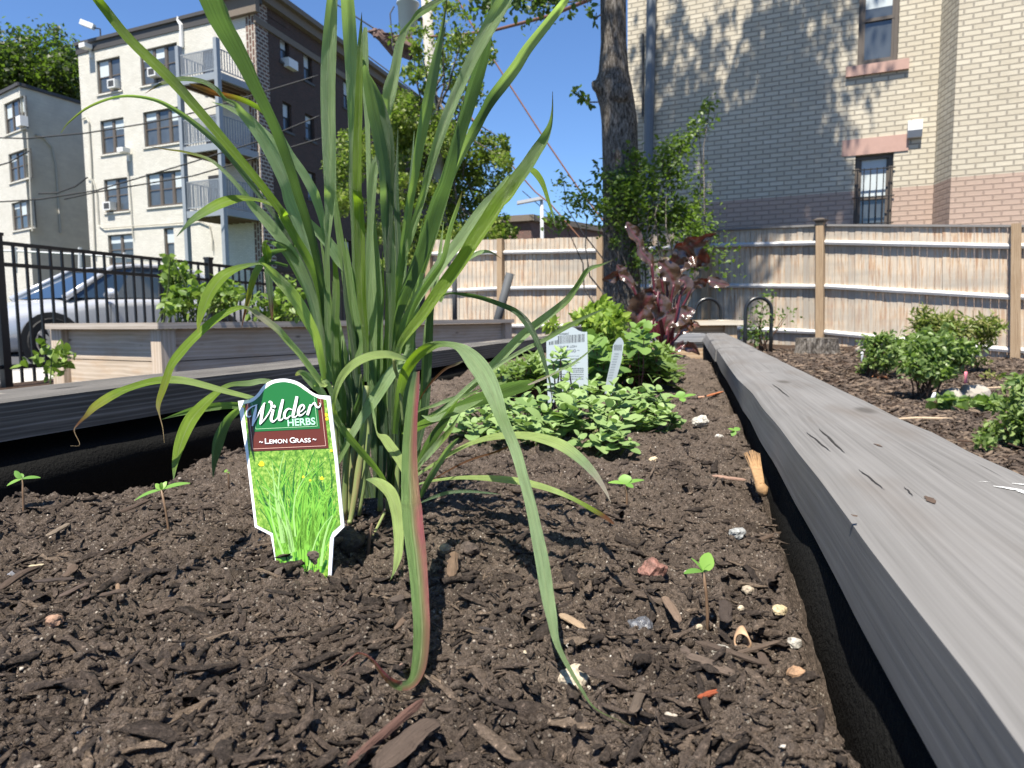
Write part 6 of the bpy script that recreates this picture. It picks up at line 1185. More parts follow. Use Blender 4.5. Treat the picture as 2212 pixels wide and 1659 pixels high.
def text(par, f, t, s, org, bx, by, mat, name, o=.001, bold=.0, sp=1., track=1.):
    """org: baseline start px; bx: full text width vector; by: cap height vector (px)"""
    cu = bpy.data.curves.new('t', 'FONT'); cu.body = s; cu.offset = bold; cu.space_character = track; ob = bpy.data.objects.new('t', cu); C.objects.link(ob); dg = bpy.context.evaluated_depsgraph_get(); me = bpy.data.meshes.new_from_object(ob.evaluated_get(dg))
    xs = [v.co.x for v in me.vertices]; x0, x1 = min(xs), max(xs); H = .72; mb = MB(); C.objects.unlink(ob); bpy.data.objects.remove(ob)
    for v in me.vertices: a_, b_ = (v.co.x-x0)/(x1-x0), v.co.y/H; mb.v.append(f(t, org[0]+bx[0]*a_+by[0]*b_, org[1]+bx[1]*a_+by[1]*b_, o))
    for p_ in me.polygons: mb.f.append(tuple(p_.vertices)); mb.uv += [(0, 0)]*len(p_.vertices)
    bpy.data.meshes.remove(me); return obj(name, mb, mat, par)
TWH = prt('print_white', (.85, .85, .85))
def stroke(mb, pts, t='W', o=.0013):
    A_ = catmull(pts, 5); L_ = []
    for i, (x, y, w_) in enumerate(A_):
        dx, dy = A_[min(i+1, len(A_)-1)][:2]-A_[max(i-1, 0)][:2]; l = math.hypot(dx, dy) or 1; an = (-dy/l*w_/2, dx/l*w_/2); L_.append((f1(t, x-an[0], y-an[1], o), f1(t, x+an[0], y+an[1], o)))
    for (a0, b0), (a1, b1) in zip(L_[:-1], L_[1:]): mb.quad(a0, b0, b1, a1)
WS = [[(238, 398, 8), (212, 408, 16), (193, 385, 18), (202, 345, 16), (238, 312, 12), (280, 293, 10), (300, 286, 6)], [(290, 290, 12), (280, 350, 27), (264, 420, 27), (250, 498, 14)], [(250, 495, 9), (300, 400, 11), (348, 305, 13), (376, 268, 10)],
  [(366, 272, 16), (350, 345, 27), (338, 420, 27), (326, 482, 14)], [(326, 482, 9), (372, 430, 11), (412, 370, 12), (438, 318, 16), (440, 275, 26), (422, 258, 20), (412, 268, 8)],
  [(458, 335, 24), (445, 385, 27), (436, 432, 27), (452, 455, 18), (482, 436, 8), (500, 410, 6)], [(455, 308, 8), (466, 306, 34), (470, 306, 34), (482, 306, 8)], [(552, 235, 22), (535, 310, 29), (516, 395, 28), (516, 436, 22), (542, 434, 11), (562, 408, 6)],
  [(640, 335, 8), (604, 328, 15), (572, 365, 25), (568, 408, 22), (592, 424, 15), (628, 395, 9)], [(692, 206, 26), (676, 285, 30), (658, 365, 29), (652, 406, 22), (676, 408, 11), (702, 383, 6)],
  [(700, 372, 7), (742, 345, 11), (764, 315, 16), (750, 290, 17), (722, 308, 22), (704, 358, 25), (716, 392, 20), (748, 384, 11), (782, 350, 6)], [(826, 286, 18), (814, 330, 26), (796, 390, 24)], [(806, 338, 7), (840, 290, 11), (866, 270, 18), (880, 300, 20), (904, 314, 15), (924, 292, 8), (916, 268, 5)]]
mb = MB()
for i_, s in enumerate(WS): stroke(mb, [(x+5, y+6, w_) for x, y, w_ in s], o=.00105+i_*.00001)
obj('lettering_shadow', mb, prt('print_shadow_green', (.006, .04, .012)), tg)
mb = MB()
for i_, s in enumerate(WS): stroke(mb, s, o=.0013+i_*.00001)
obj('lettering', mb, TWH, tg)
text(tg, f1, 'T', 'HERBS', (438, 513), (201, -12), (-4, -52), prt('print_mint', (.40, .72, .50)), 'lettering', .0011, .022)
for s, x, w_, h in (('L', 273, 30, 40), ('EMON', 306, 128, 31), ('G', 453, 38, 40), ('RASS', 494, 110, 31)): text(tg, f1, 'T', s, (x, 641-(x-273)*.036), (w_, -w_*.036), (-.04*h, -h), TWH, 'lettering', .0011, .004)
for x, y in ((231, 629), (618, 610)):
    mb = MB(); pts = [(x, y+3, 3), (x+6, y-5, 5), (x+13, y-1, 5), (x+20, y+3, 5), (x+26, y-5, 3)]; 
    stroke(mb, [(a_, b_, c_) for a_, b_, c_ in pts], 'T', .0011); obj('lettering', mb, TWH, tg)
# oregano tag, printed upside down
f2, n2_ = tagplane(P(*tp('O', 100, 480), 1.09), P(*tp('O', 410, 480), 1.06), P(*tp('O', 250, 90), 1.10)); TB = NM('tag_pale_blue').fin((.28, .32, .335), .4); INK = prt('print_ink', (.05, .06, .07), .5)
def tagcard(par, f, n_, pts, t):
    mb = MB(); F_ = [f(t, x, y, 0) for x, y in pts]; B_ = [q-n_*.0008 for q in F_]; mb.poly(F_); mb.poly(B_[::-1])
    for i in range(len(F_)): j = (i+1) % len(F_); mb.quad(F_[i], B_[i], B_[j], F_[j])
    tri_obj('tag_card', mb, TB, par)
ot = thing('plant_tag', 'pale oregano tag showing its upside down barcode side among green leaves', 'plant tag', tuple(f2('O', 260, 600)))
tagcard(ot, f2, n2_, [(97, 165)]+smoothp([(100, 158), (150, 130), (185, 105), (240, 78), (300, 74), (335, 96), (372, 108), (403, 106)], 3)+[(408, 300), (410, 620), (110, 640), (100, 400)], 'O')
mb = MB(); random.seed(5); x = 118
while x < 378:
    w_ = random.choice([2, 3, 5, 7, 9]); yb_ = 205-(x-118)*.09; yt_ = 182-(x-118)*.22 if x < 180 else 140-(x-180)*.085; 
    mb.quad(f2('O', x, yb_, .0004), f2('O', x+w_, yb_, .0004), f2('O', x+w_, yt_, .0004), f2('O', x, yt_, .0004)); x += w_+random.choice([3, 4, 5, 7])
obj('barcode', mb, INK, ot); random.seed(11)
def utext(s, xr, yb_, wd, h): text(ot, f2, 'O', s, (xr, yb_), (-wd, wd*.045), (0, h), INK, 'lettering', .0004, .004)
utext('JGM00020', 268, 116, 76, 13); utext('~ OREGANO ~', 345, 238, 186, 21); utext('HOT & SPICY', 325, 208, 148, 16); utext('SPACING', 346, 304, 72, 12)
for i, (y, x0, x1) in enumerate(((290, 236, 345), (335, 300, 345), (362, 250, 320), (385, 290, 378), (398, 300, 378), (412, 250, 378), (430, 200, 378), (447, 190, 378), (464, 190, 378))):
    mb = MB(); x = x0
    while x < x1: w_ = random.uniform(4, 11); mb.quad(f2('O', x, y, .0004), f2('O', min(x+w_, x1), y, .0004), f2('O', min(x+w_, x1), y-(1.5 if i < 3 else 6), .0004), f2('O', x, y-(1.5 if i < 3 else 6), .0004)); x += w_+(0 if i < 3 else 3.5)
    obj('small_print', mb, INK, ot)
f3, n3_ = tagplane(P(*tp('O', 545, 490), 1.16), P(*tp('O', 610, 500), 1.12), P(*tp('O', 650, 160), 1.19)); ot2 = thing('plant_tag', 'narrow pale plant tag turned nearly edge on, right of the oregano tag', 'plant tag', tuple(f3('O', 575, 560)))
tagcard(ot2, f3, n3_, [(598, 205)]+smoothp([(604, 196), (625, 165), (648, 150), (665, 165), (674, 192)], 3)+[(655, 330), (605, 505), (590, 580), (535, 570), (545, 488), (580, 330)], 'O')
mb = MB()
for k in range(7): x = 606+k*8.6; mb.quad(f3('O', x, 246, .0004), f3('O', x+4, 246, .0004), f3('O', x+5, 205, .0004), f3('O', x+1, 205, .0004))
obj('barcode', mb, INK, ot2); mb = MB()
for k in range(10): y = 275+k*20; xc = 628-k*5.4; mb.quad(f3('O', xc-20, y, .0004), f3('O', xc+14, y, .0004), f3('O', xc+15, y-6, .0004), f3('O', xc-19, y-6, .0004))
obj('small_print', mb, prt('print_grey', (.2, .23, .24), .5), ot2)
# ================================================================ herbs in the bed
def leaf_proto(wf, n=6, curve=.18, fold=.16, wave=0.):
    v = []; 
    for i in range(n+1):
        t = i/n; w_ = wf(t)
        for c_ in (-1, -.5, 0, .5, 1): v.append((t, c_*w_, -curve*t*t+fold*abs(c_)*w_*1.5+wave*math.sin(t*14+c_*3)*abs(c_)))
    f = [(i*5+k, (i+1)*5+k, (i+1)*5+k+1, i*5+k+1) for i in range(n) for k in range(4)]; return np.array(v), np.array(f)
OVAL = leaf_proto(lambda t: .40*math.sin(math.pi*min(1, t*.92+.06))**.62, 6, .2, .10, .012); LANCE = leaf_proto(lambda t: .27*math.sin(math.pi*min(1, t*.9+.08))**.8*(1.15-.5*t), 6, .2, .2); COTY = leaf_proto(lambda t: .32*math.sin(math.pi*min(1, .04+t*.93))**.7, 6, .25, .05)
def sprigs(name, par, items, proto, mat, tiers=3, spread=(10, 30, 55), sizes=(1., .72, .42), gap=.35):
    """items: (pos, leaf length); opposite leaf pairs turning 90 degrees per node"""
    Ps, Xs, Ys, Zs, Rn = [], [], [], [], []
    for p, s in items:
        up_ = Vector((random.uniform(-.35, .35), random.uniform(-.4, .15), 1)).normalized(); a0 = random.random()*math.pi; r = random.random()
        e1 = up_.orthogonal().normalized(); e2 = up_.cross(e1)
        for t in range(tiers):
            for sg in (0, 1):
                an = a0+t*math.pi/2+sg*math.pi+random.uniform(-.25, .25); el = R_(spread[t]+random.uniform(-12, 12)); h = e1*math.cos(an)+e2*math.sin(an)
                x = h*math.cos(el)+up_*math.sin(el); z = up_*math.cos(el)-h*math.sin(el); y = z.cross(x); l = s*sizes[t]*random.uniform(.85, 1.15)
                Ps.append(p+up_*(t*gap*s)-up_*s*gap); Xs.append(x*l); Ys.append(y*l*random.uniform(.9, 1.1)); Zs.append(z*l); Rn.append(min(1, max(0, r*.5+t*.22+random.uniform(-.1, .2))))
    V, Fc = inst(proto[0], proto[1], *[np.array(q) for q in (Ps, Xs, Ys, Zs)]); o = npmesh(name, V, Fc, mat, par, rnd=np.repeat(Rn, len(proto[0])), smooth=True); return o
def softleaf(name, c0, c1, trans=(.3, .5, .06), tf=.25, rough=.6, veins=True):
    m_ = leafmat(name, c0, c1, trans, tf, rough); return m_
def stems(par, items, base, r=.0012, mat=None, name='stem', spread=.03):
    mb = MB()
    for p, s in items:
        b_ = Vector((p.x+random.uniform(-1, 1)*spread, p.y+random.uniform(-1, 1)*spread, 0)); b_.z = sz(b_.x, b_.y); q = b_.lerp(Vector((base.x, base.y, b_.z)), .25); mb.tube([q, (q+p)/2+Vector((random.uniform(-1, 1)*.006, 0, .004)), p], [r, r, r*.7], 5)
    return obj(name, mb, mat or prt('herb_stem', (.12, .16, .05), .6), par)
OM = softleaf('oregano_leaf', (.13, .215, .065), (.29, .39, .15))
OR = [(305, 680, .88, 95), (250, 620, .93, 80), (560, 745, .86, 88), (680, 640, .93, 78), (620, 860, .82, 88), (560, 850, .82, 60), (60, 770, .86, 84), (40, 640, .92, 84), (180, 520, 1.0, 74), (270, 540, .98, 84), (420, 560, .98, 74), (480, 510, 1.04, 58), (590, 570, .98, 78), (730, 560, .98, 74), (830, 700, .95, 68), (880, 560, 1.0, 84), (930, 620, .98, 78), (980, 700, .95, 84), (1010, 740, .93, 60), (930, 740, .93, 70), (1100, 830, .94, 60), (780, 730, .92, 60), (450, 700, .92, 72), (380, 620, .95, 72), (700, 760, .9, 60), (230, 760, .86, 84), (500, 930, .81, 60), (660, 940, .80, 60), (350, 930, .82, 60), (-40, 700, .9, 74), (-90, 620, .95, 74), (-150, 730, .9, 74), (-200, 650, .95, 66), (-100, 800, .85, 74), (130, 880, .83, 62), (330, 800, .86, 74), (820, 620, .98, 66), (1050, 800, .94, 56), (890, 830, .92, 50),
  (-550, 800, .88, 66), (-480, 730, .92, 66), (-400, 650, .97, 62), (-450, 850, .86, 60), (-350, 780, .89, 70), (-300, 700, .93, 70), (-380, 600, 1., 60), (-250, 600, .99, 66), (-250, 820, .86, 66), (-520, 660, .97, 56)]
items = []
for x, y, d, s in OR:
    items.append((P(*tp('O', x, y-8), d), s*2.1*.5254/1.8228/F*d))
    for _ in range(2): items.append((P(*tp('O', x+random.uniform(-75, 75), y+random.uniform(10, 80)), d+random.uniform(-.02, .03)), s*.5254/1.8228/F*d*random.uniform(1.2, 1.8)))
items = [(p, s) for p, s in items if p.z > .006]
c_ = P(*tp('O', 300, 850), .92); og = thing('oregano_plant', 'low spreading oregano with fuzzy rounded light green leaves, nearest the grass clump', 'oregano', (c_.x, c_.y, 0)); sprigs('foliage', og, items, OVAL, OM); stems(og, items, c_)
MMt = softleaf('mint_leaf', (.07, .11, .03), (.17, .25, .06), rough=.45)
def herb(lab, blobs, dr, leaf, proto, mat, name='herb_plant', cat='herb', grp=None, tiers=3, zmin=.01):
    it = []; 
    for x, y, rx, ry, n in blobs:
        for _ in range(n):
            a_, r_ = random.random()*6.28, random.random()**.5; d = random.uniform(*dr); p = P(*tp('O', x+rx*r_*math.cos(a_), y+ry*r_*math.sin(a_)), d)
            if p.z > zmin: it.append((p, leaf*random.uniform(.7, 1.2)))
    c_ = sum((p for p, _ in it), Vector())/len(it); t = thing(name, lab, cat, (c_.x, c_.y, 0), grp); sprigs('foliage', t, it, proto, mat, tiers); stems(t, it, c_, .0013, prt('mint_stem', (.12, .05, .04), .6)); return t
herb('low mint with small pointed reddish green leaves beside the purple leaved plant', [(720, 330, 90, 70, 34), (850, 300, 110, 60, 34), (920, 400, 120, 60, 34), (1020, 410, 60, 40, 12), (800, 410, 90, 50, 26), (980, 290, 60, 30, 9)], (1.45, 1.85), .042, LANCE, MMt)
herb('low mint with small pointed leaves between the grass clump and the oregano tag', [(-60, 420, 110, 50, 36), (30, 380, 70, 60, 24), (-180, 440, 90, 40, 22), (30, 460, 70, 40, 20), (-260, 470, 60, 30, 10)], (1.2, 1.5), .036, LANCE, MMt)
herb('single leafy oregano sprig rising in front of the oregano tag', [(200, 318, 12, 8, 2), (150, 345, 20, 10, 1), (250, 350, 20, 10, 1)], (1.0, 1.02), .030, LANCE, OM)
herb('leafy green herb between the two pale tags', [(450, 220, 60, 50, 10), (500, 320, 50, 60, 12), (460, 410, 50, 30, 8), (540, 380, 40, 30, 5), (820, 140, 30, 24, 3), (790, 180, 30, 14, 3)], (1.3, 1.6), .05, OVAL, softleaf('herb_leaf', (.08, .15, .03), (.18, .29, .07)))
YG = leafmat('lobed_leaf', (.13, .22, .025), (.27, .36, .05), rough=.5)
b_ = P(*tp('O', 420, 330), 2.15); t = thing('leafy_plant', 'bright yellow green plant with jagged leaves behind the oregano tag', 'plant', (b_.x, b_.y, 0)); s_ = .5254/1.8228/F*2.15
bl = [(350, 20, 120, 50, 90), (480, -30, 110, 60, 120), (600, 30, 100, 60, 110), (420, 90, 110, 50, 100), (560, 120, 110, 50, 110), (660, 100, 60, 60, 60), (330, 150, 60, 40, 34), (520, -90, 90, 50, 70), (170, 60, 90, 20, 26), (650, 190, 70, 40, 50)]
leafcloud('foliage', clusters([tuple(P(*tp('O', x, y), 2.15+random.uniform(-.1, .1))) for x, y, *_ in bl], [(rx*s_, .1, ry*s_) for _, _, rx, ry, _ in bl], [int(q[4]*1.5) for q in bl], .7), .030, YG, t, 1, .35, wid=.8)
mb = MB()
for i in range(26): q = bl[i % len(bl)]; limb(mb, (b_.x+random.uniform(-.04, .04), b_.y, -.01), P(*tp('O', q[0]+random.uniform(-40, 40), q[1]), 2.15), .003, .0015, 5, .06, 5)
obj('stem', mb, prt('celery_stem', (.18, .26, .05), .6), t)
# purple leaved plant
PM2 = NM('purple_leaf'); a = PM2; p = a.uv(src='pos'); n = a.noise(p, 60, 4, .6); col = a.attr('col', 0); a.fin(a.mix(.5, col, a.mix(n, (.02, .011, .009), (.085, .058, .034))), .24, n, .004, .5, .9)
tb = a.n('BsdfTranslucent'); tb.inputs[0].default_value = (.35, .04, .02, 1); mx = a.n('MixShader'); mx.inputs[0].default_value = .06; a.l(a.b.outputs[0], mx.inputs[1]); a.l(tb.outputs[0], mx.inputs[2]); a.l(mx.outputs[0], a.out.inputs[0]); PM2 = a.m
bb = P(*tp('I', 490, 870), 2.65); bb.z = 0; beet = thing('purple_leaf_plant', 'tall burgundy plant with big glossy crinkled leaves at the far end of the bed', 'plant', tuple(bb))
def bigleaf(pts, d, c0=(.04, .016, .013), c1=(.10, .055, .028), tw=0.):
    n_s = next((i for i, q in enumerate(pts) if i > 1 and q[2] < 26), len(pts)); arr = catmull([(*tp('I', x, y), w_*.6304, d) for x, y, w_ in pts[:n_s+1]], 5); n = len(arr); mb = MB(); K = 9; sd0 = random.random()*50
    W = [P(u, v, q) for u, v, _, q in arr]
    for i, (u, v, w_, q) in enumerate(arr):
        t = (W[min(i+1, n-1)]-W[max(i-1, 0)]).normalized(); vd = (W[i]-CAM).normalized(); s_ = t.cross(vd).normalized(); s_ = -s_ if s_.x < 0 else s_; nr = s_.cross(t); nr = nr if nr.dot(vd) < 0 else -nr
        th = R_(tw); sd_ = s_*math.cos(th)+nr*math.sin(th); nn = nr*math.cos(th)-s_*math.sin(th); hw = w_/1.8228/F*q/2
        for k in range(K):
            x = k/(K-1)*2-1; ru = hw*(.30*mnoise.noise(Vector((i*.33, x*2.2, sd0)))+.22*math.sin(i*.95+sd0+x*2)*abs(x)); mb.v.append(W[i]+sd_*x*hw*(1+.16*mnoise.noise(Vector((i*.6, x, sd0+9))))+nn*(ru+abs(x)*hw*.3)); f = abs(x); m_ = .5+.5*mnoise.noise(Vector((i*.2, x, sd0+3))); mb.col.append(tuple(c0[j]*(1-m_)+c1[j]*m_ for j in range(3)) if f > .06 else (.16, .03, .04))
    for i in range(n-1):
        for k in range(K-1): mb.f.append((i*K+k, i*K+k+1, (i+1)*K+k+1, (i+1)*K+k)); mb.uv += [(0, 0)]*4
    obj('leaf', mb, PM2, beet, True)
    st = [P(*tp('I', x, y), d) for x, y, w_ in pts[max(1, n_s-1):]]+[Vector((bb.x+random.uniform(-.03, .03), bb.y+random.uniform(-.03, .03), -.01))]
    if len(st) > 1: mb = MB(); mb.tube([Vector(q) for q in catmull([tuple(q) for q in st], 4)], .0045, 7); obj('stalk', mb, prt('beet_stalk', (.075, .012, .018), .4), beet, True)
for pts, d, tw in (([(268, 38, 14), (283, 75, 60), (318, 120, 80), (345, 165, 46), (352, 215, 62), (390, 262, 74), (420, 300, 40), (432, 400, 12), (442, 500, 10), (465, 800, 10)], 2.6, -20),
  ([(828, 108, 8), (780, 124, 42), (720, 160, 92), (650, 192, 140), (598, 232, 150), (560, 300, 120), (532, 380, 60), (520, 500, 20), (512, 800, 18)], 2.62, -35), ([(775, 300, 30), (735, 270, 130), (670, 262, 160), (605, 300, 130), (562, 400, 60), (540, 560, 20), (520, 820, 18)], 2.7, 25),
  ([(462, 285, 20), (498, 312, 100), (540, 370, 130), (560, 430, 90), (545, 520, 24), (520, 800, 18)], 2.6, -10), ([(908, 432, 12), (850, 424, 62), (790, 412, 66), (720, 418, 62), (670, 450, 40), (640, 520, 18), (590, 620, 14), (530, 820, 12)], 2.66, -25),
  ([(590, 400, 24), (618, 408, 90), (632, 440, 84), (600, 500, 24), (560, 700, 18)], 2.5, -30), ([(112, 400, 14), (170, 385, 60), (220, 370, 72), (268, 388, 60), (300, 440, 40), (322, 490, 16), (400, 700, 12), (470, 840, 12)], 2.55, -20),
  ([(205, 305, 16), (225, 340, 72), (250, 380, 60), (290, 430, 24), (340, 540, 12)], 2.62, -30), ([(345, 720, 40), (340, 650, 150), (362, 570, 190), (408, 500, 130), (432, 465, 50), (455, 520, 12), (480, 700, 12)], 2.48, -20),
  ([(450, 660, 30), (462, 600, 110), (480, 545, 120), (470, 495, 60), (460, 480, 20), (470, 600, 12)], 2.42, -35), ([(692, 588, 14), (655, 602, 80), (610, 622, 112), (560, 655, 110), (520, 695, 40), (505, 800, 18)], 2.5, 15), ([(530, 470, 40), (500, 430, 120), (480, 380, 90), (500, 520, 24), (505, 700, 14)], 2.72, 20),
  ([(400, 740, 20), (360, 700, 70), (330, 700, 60), (390, 660, 22), (450, 760, 12)], 2.58, 10)): bigleaf(pts, d, tw=tw)
bigleaf([(722, 690, 10), (682, 680, 62), (640, 690, 72), (600, 728, 36), (560, 780, 14), (520, 860, 12)], 2.55, (.09, .06, .02), (.22, .07, .02), -20); bigleaf([(722, 868, 8), (672, 822, 60), (612, 812, 64), (580, 840, 24), (540, 872, 10)], 2.5, (.03, .01, .012), (.06, .02, .02), 10)
for i in range(9): mb = MB(); x = 440+i*14; mb.tube([Vector((bb.x+random.uniform(-.04, .04), bb.y, -.01)), P(*tp('I', x+random.uniform(-20, 20), 700), 2.6), P(*tp('I', x+random.uniform(-40, 40), 520), 2.62)], [.006, .005, .003], 7); obj('stalk', mb, prt('beet_stalk', (.075, .012, .018), .4), beet, True)
# ================================================================ seedlings
SLM = leafmat('seedling_leaf', (.12, .26, .05), (.24, .42, .08), tf=.35); SST = prt('seedling_stem', (.16, .10, .06), .5)
def seedling(lab, base, top_, leaves, stemw=.0009):
    g = G(*tp(*base)); d = g.y; g.z = sz(g.x, g.y)-.003; g = P(*tp(*base), d); t_ = P(*tp(*top_), d); t = thing('seedling', lab, 'seedling', tuple(g), 'small two leaved seedlings in the bed'); gd = g.copy(); gd.z = min(g.z, sz(g.x, g.y))-.01
    mb = MB(); mb.tube([gd, g, g.lerp(t_, .5)+Vector((.0004, 0, 0)), t_], [stemw, stemw, stemw*.9, stemw*.8], 7); obj('stem', mb, SST, t, True)
    for (x, y, w_, dy, wd) in leaves:
        e = P(*tp(base[0], x, y), d+dy); X_ = e-t_; n_ = Vector((0, -.35, 1)); Y_ = n_.cross(X_).normalized(); Z_ = X_.cross(Y_).normalized(); sc_ = w_*TL[base[0]][2]/1.8228/F*d
        if wd: Z_ = Vector((0, -1, .35)).normalized(); Y_ = Z_.cross(X_).normalized()
        V, Fc = inst(*COTY, np.array([t_]), np.array([X_]), np.array([Y_*sc_*1.6]), np.array([Z_*X_.length])); npmesh('leaf', V, Fc, SLM, t, rnd=np.full(len(V), random.random()), smooth=True)
seedling('seedling standing alone in the right foreground soil with one big raised leaf', ('K', 790, 1160), ('K', 742, 690), [(570, 650, 90, -.008, 0), (830, 490, 170, .004, 1), (650, 535, 40, 0, 0), (795, 590, 40, -.003, 0)])
seedling('seedling left of the big plant tag with two spread narrow leaves', ('L', 1470, 750), ('L', 1405, 395), [(1155, 440, 60, -.004, 0), (1630, 295, 66, .006, 0), (1345, 340, 44, 0, 1), (1440, 320, 44, .003, 1), (1400, 330, 40, -.004, 1)])
seedling('seedling at the far left edge against the black shadow', ('L', 205, 575), ('L', 190, 300), [(52, 335, 56, -.006, 0), (340, 262, 56, .004, 0), (110, 228, 50, 0, 1), (180, 245, 40, .003, 0)])
seedling('seedling with three leaves in the soil just in front of the oregano', ('R', 1575, 1445), ('R', 1570, 1335), [(1475, 1308, 36, 0, 0), (1560, 1278, 78, .003, 1), (1672, 1290, 34, .004, 0), (1610, 1345, 40, -.006, 0)])
seedling('seedling between the oregano and the right hand rail', ('R', 1900, 890), ('R', 1893, 835), [(1840, 815, 30, 0, 0), (1880, 795, 60, .003, 1), (1970, 800, 34, 0, 0), (1905, 850, 40, -.01, 0)])
seedling('pale seedling close beside the right hand rail', ('V', 445, 1082), ('V', 445, 1050), [(410, 1030, 30, 0, 0), (465, 1025, 40, .003, 0), (425, 1075, 34, -.004, 0)])
seedling('tiny seedling just left of the big plant tag', ('L', 1990, 262), ('L', 1975, 240), [(1958, 222, 34, 0, 1), (2000, 245, 20, 0, 0)])
# ================================================================ single chips, stones and scraps on the soil
def chip(name, lab, t, x0, y0, x1, y1, wpx, col, cat='bark chip', thick=.45, grp=None, lift=.002, var=.5, arch=0., taper=.4):
    a_, b_ = G(*tp(t, x0, y0), .003), G(*tp(t, x1, y1), .003); d = (a_.y+b_.y)/2; w_ = wpx*TL[t][2]/1.8228/F*d; L = (b_-a_).length; X_ = (b_-a_).normalized(); n_ = 12; K = 8; mb = MB(); sd_ = random.random()*99
    zb = max(sz((a_.x+b_.x)/2, (a_.y+b_.y)/2, True), sz(a_.x*.8+b_.x*.2, a_.y*.8+b_.y*.2, True)*.5)
    Y_ = Vector((-X_.y, X_.x, 0))
    for i in range(n_+1):
        f = i/n_; e = 1-taper*abs(f*2-1)**4 - (.35 if i in (0, n_) else 0); c_ = a_.lerp(b_, f)+Y_*w_*.25*mnoise.noise(Vector((f*2, sd_, 0))); c_.z = zb+w_*thick*.35+lift+arch*math.sin(f*math.pi)*L
        for k in range(K):
            an = 2*math.pi*(k+.5)/K; r_ = 1+.28*mnoise.noise(Vector((f*3.5, k*1.3, sd_)))+.16*mnoise.noise(Vector((f*14, k*2.3, sd_))); mb.v.append(c_+Y_*math.cos(an)*w_*.5*e*r_+Vector((0, 0, math.sin(an)*w_*.5*thick*e*r_)))
    for i in range(n_):
        for k in range(K): k2 = (k+1) % K; mb.f.append((i*K+k, i*K+k2, (i+1)*K+k2, (i+1)*K+k)); mb.uv += [(i/n_*L, k/K*w_*3), (i/n_*L, (k+1)/K*w_*3), ((i+1)/n_*L, (k+1)/K*w_*3), ((i+1)/n_*L, k/K*w_*3)]
    mb.f += [tuple(range(K))[::-1], tuple(n_*K+k for k in range(K))]; mb.uv += [(0, 0)]*(2*K)
    key = 'chip_'+'_'.join(f'{c:.2f}' for c in col)
    if key not in PRG:
        a = NM(key); gr = a.noise(a.uv((60, 900, 1)), 1., 5, .7); bl = a.noise(a.uv(src='pos'), 90, 3); c = a.mix(gr, tuple(q*.35 for q in col), tuple(min(1, q*1.7) for q in col)); c = a.mix(a.math('MULTIPLY', bl, .4), c, (.04, .03, .024)); PRG[key] = a.fin(c, .85, gr, .0012, 1., .2)
    o = obj(name, mb, PRG[key], None, org=tuple(a_.lerp(b_, .5))); tag(o, lab, cat, grp); return o
BR_ = (.075, .052, .038); TN = (.20, .14, .10); PL = (.36, .26, .17)
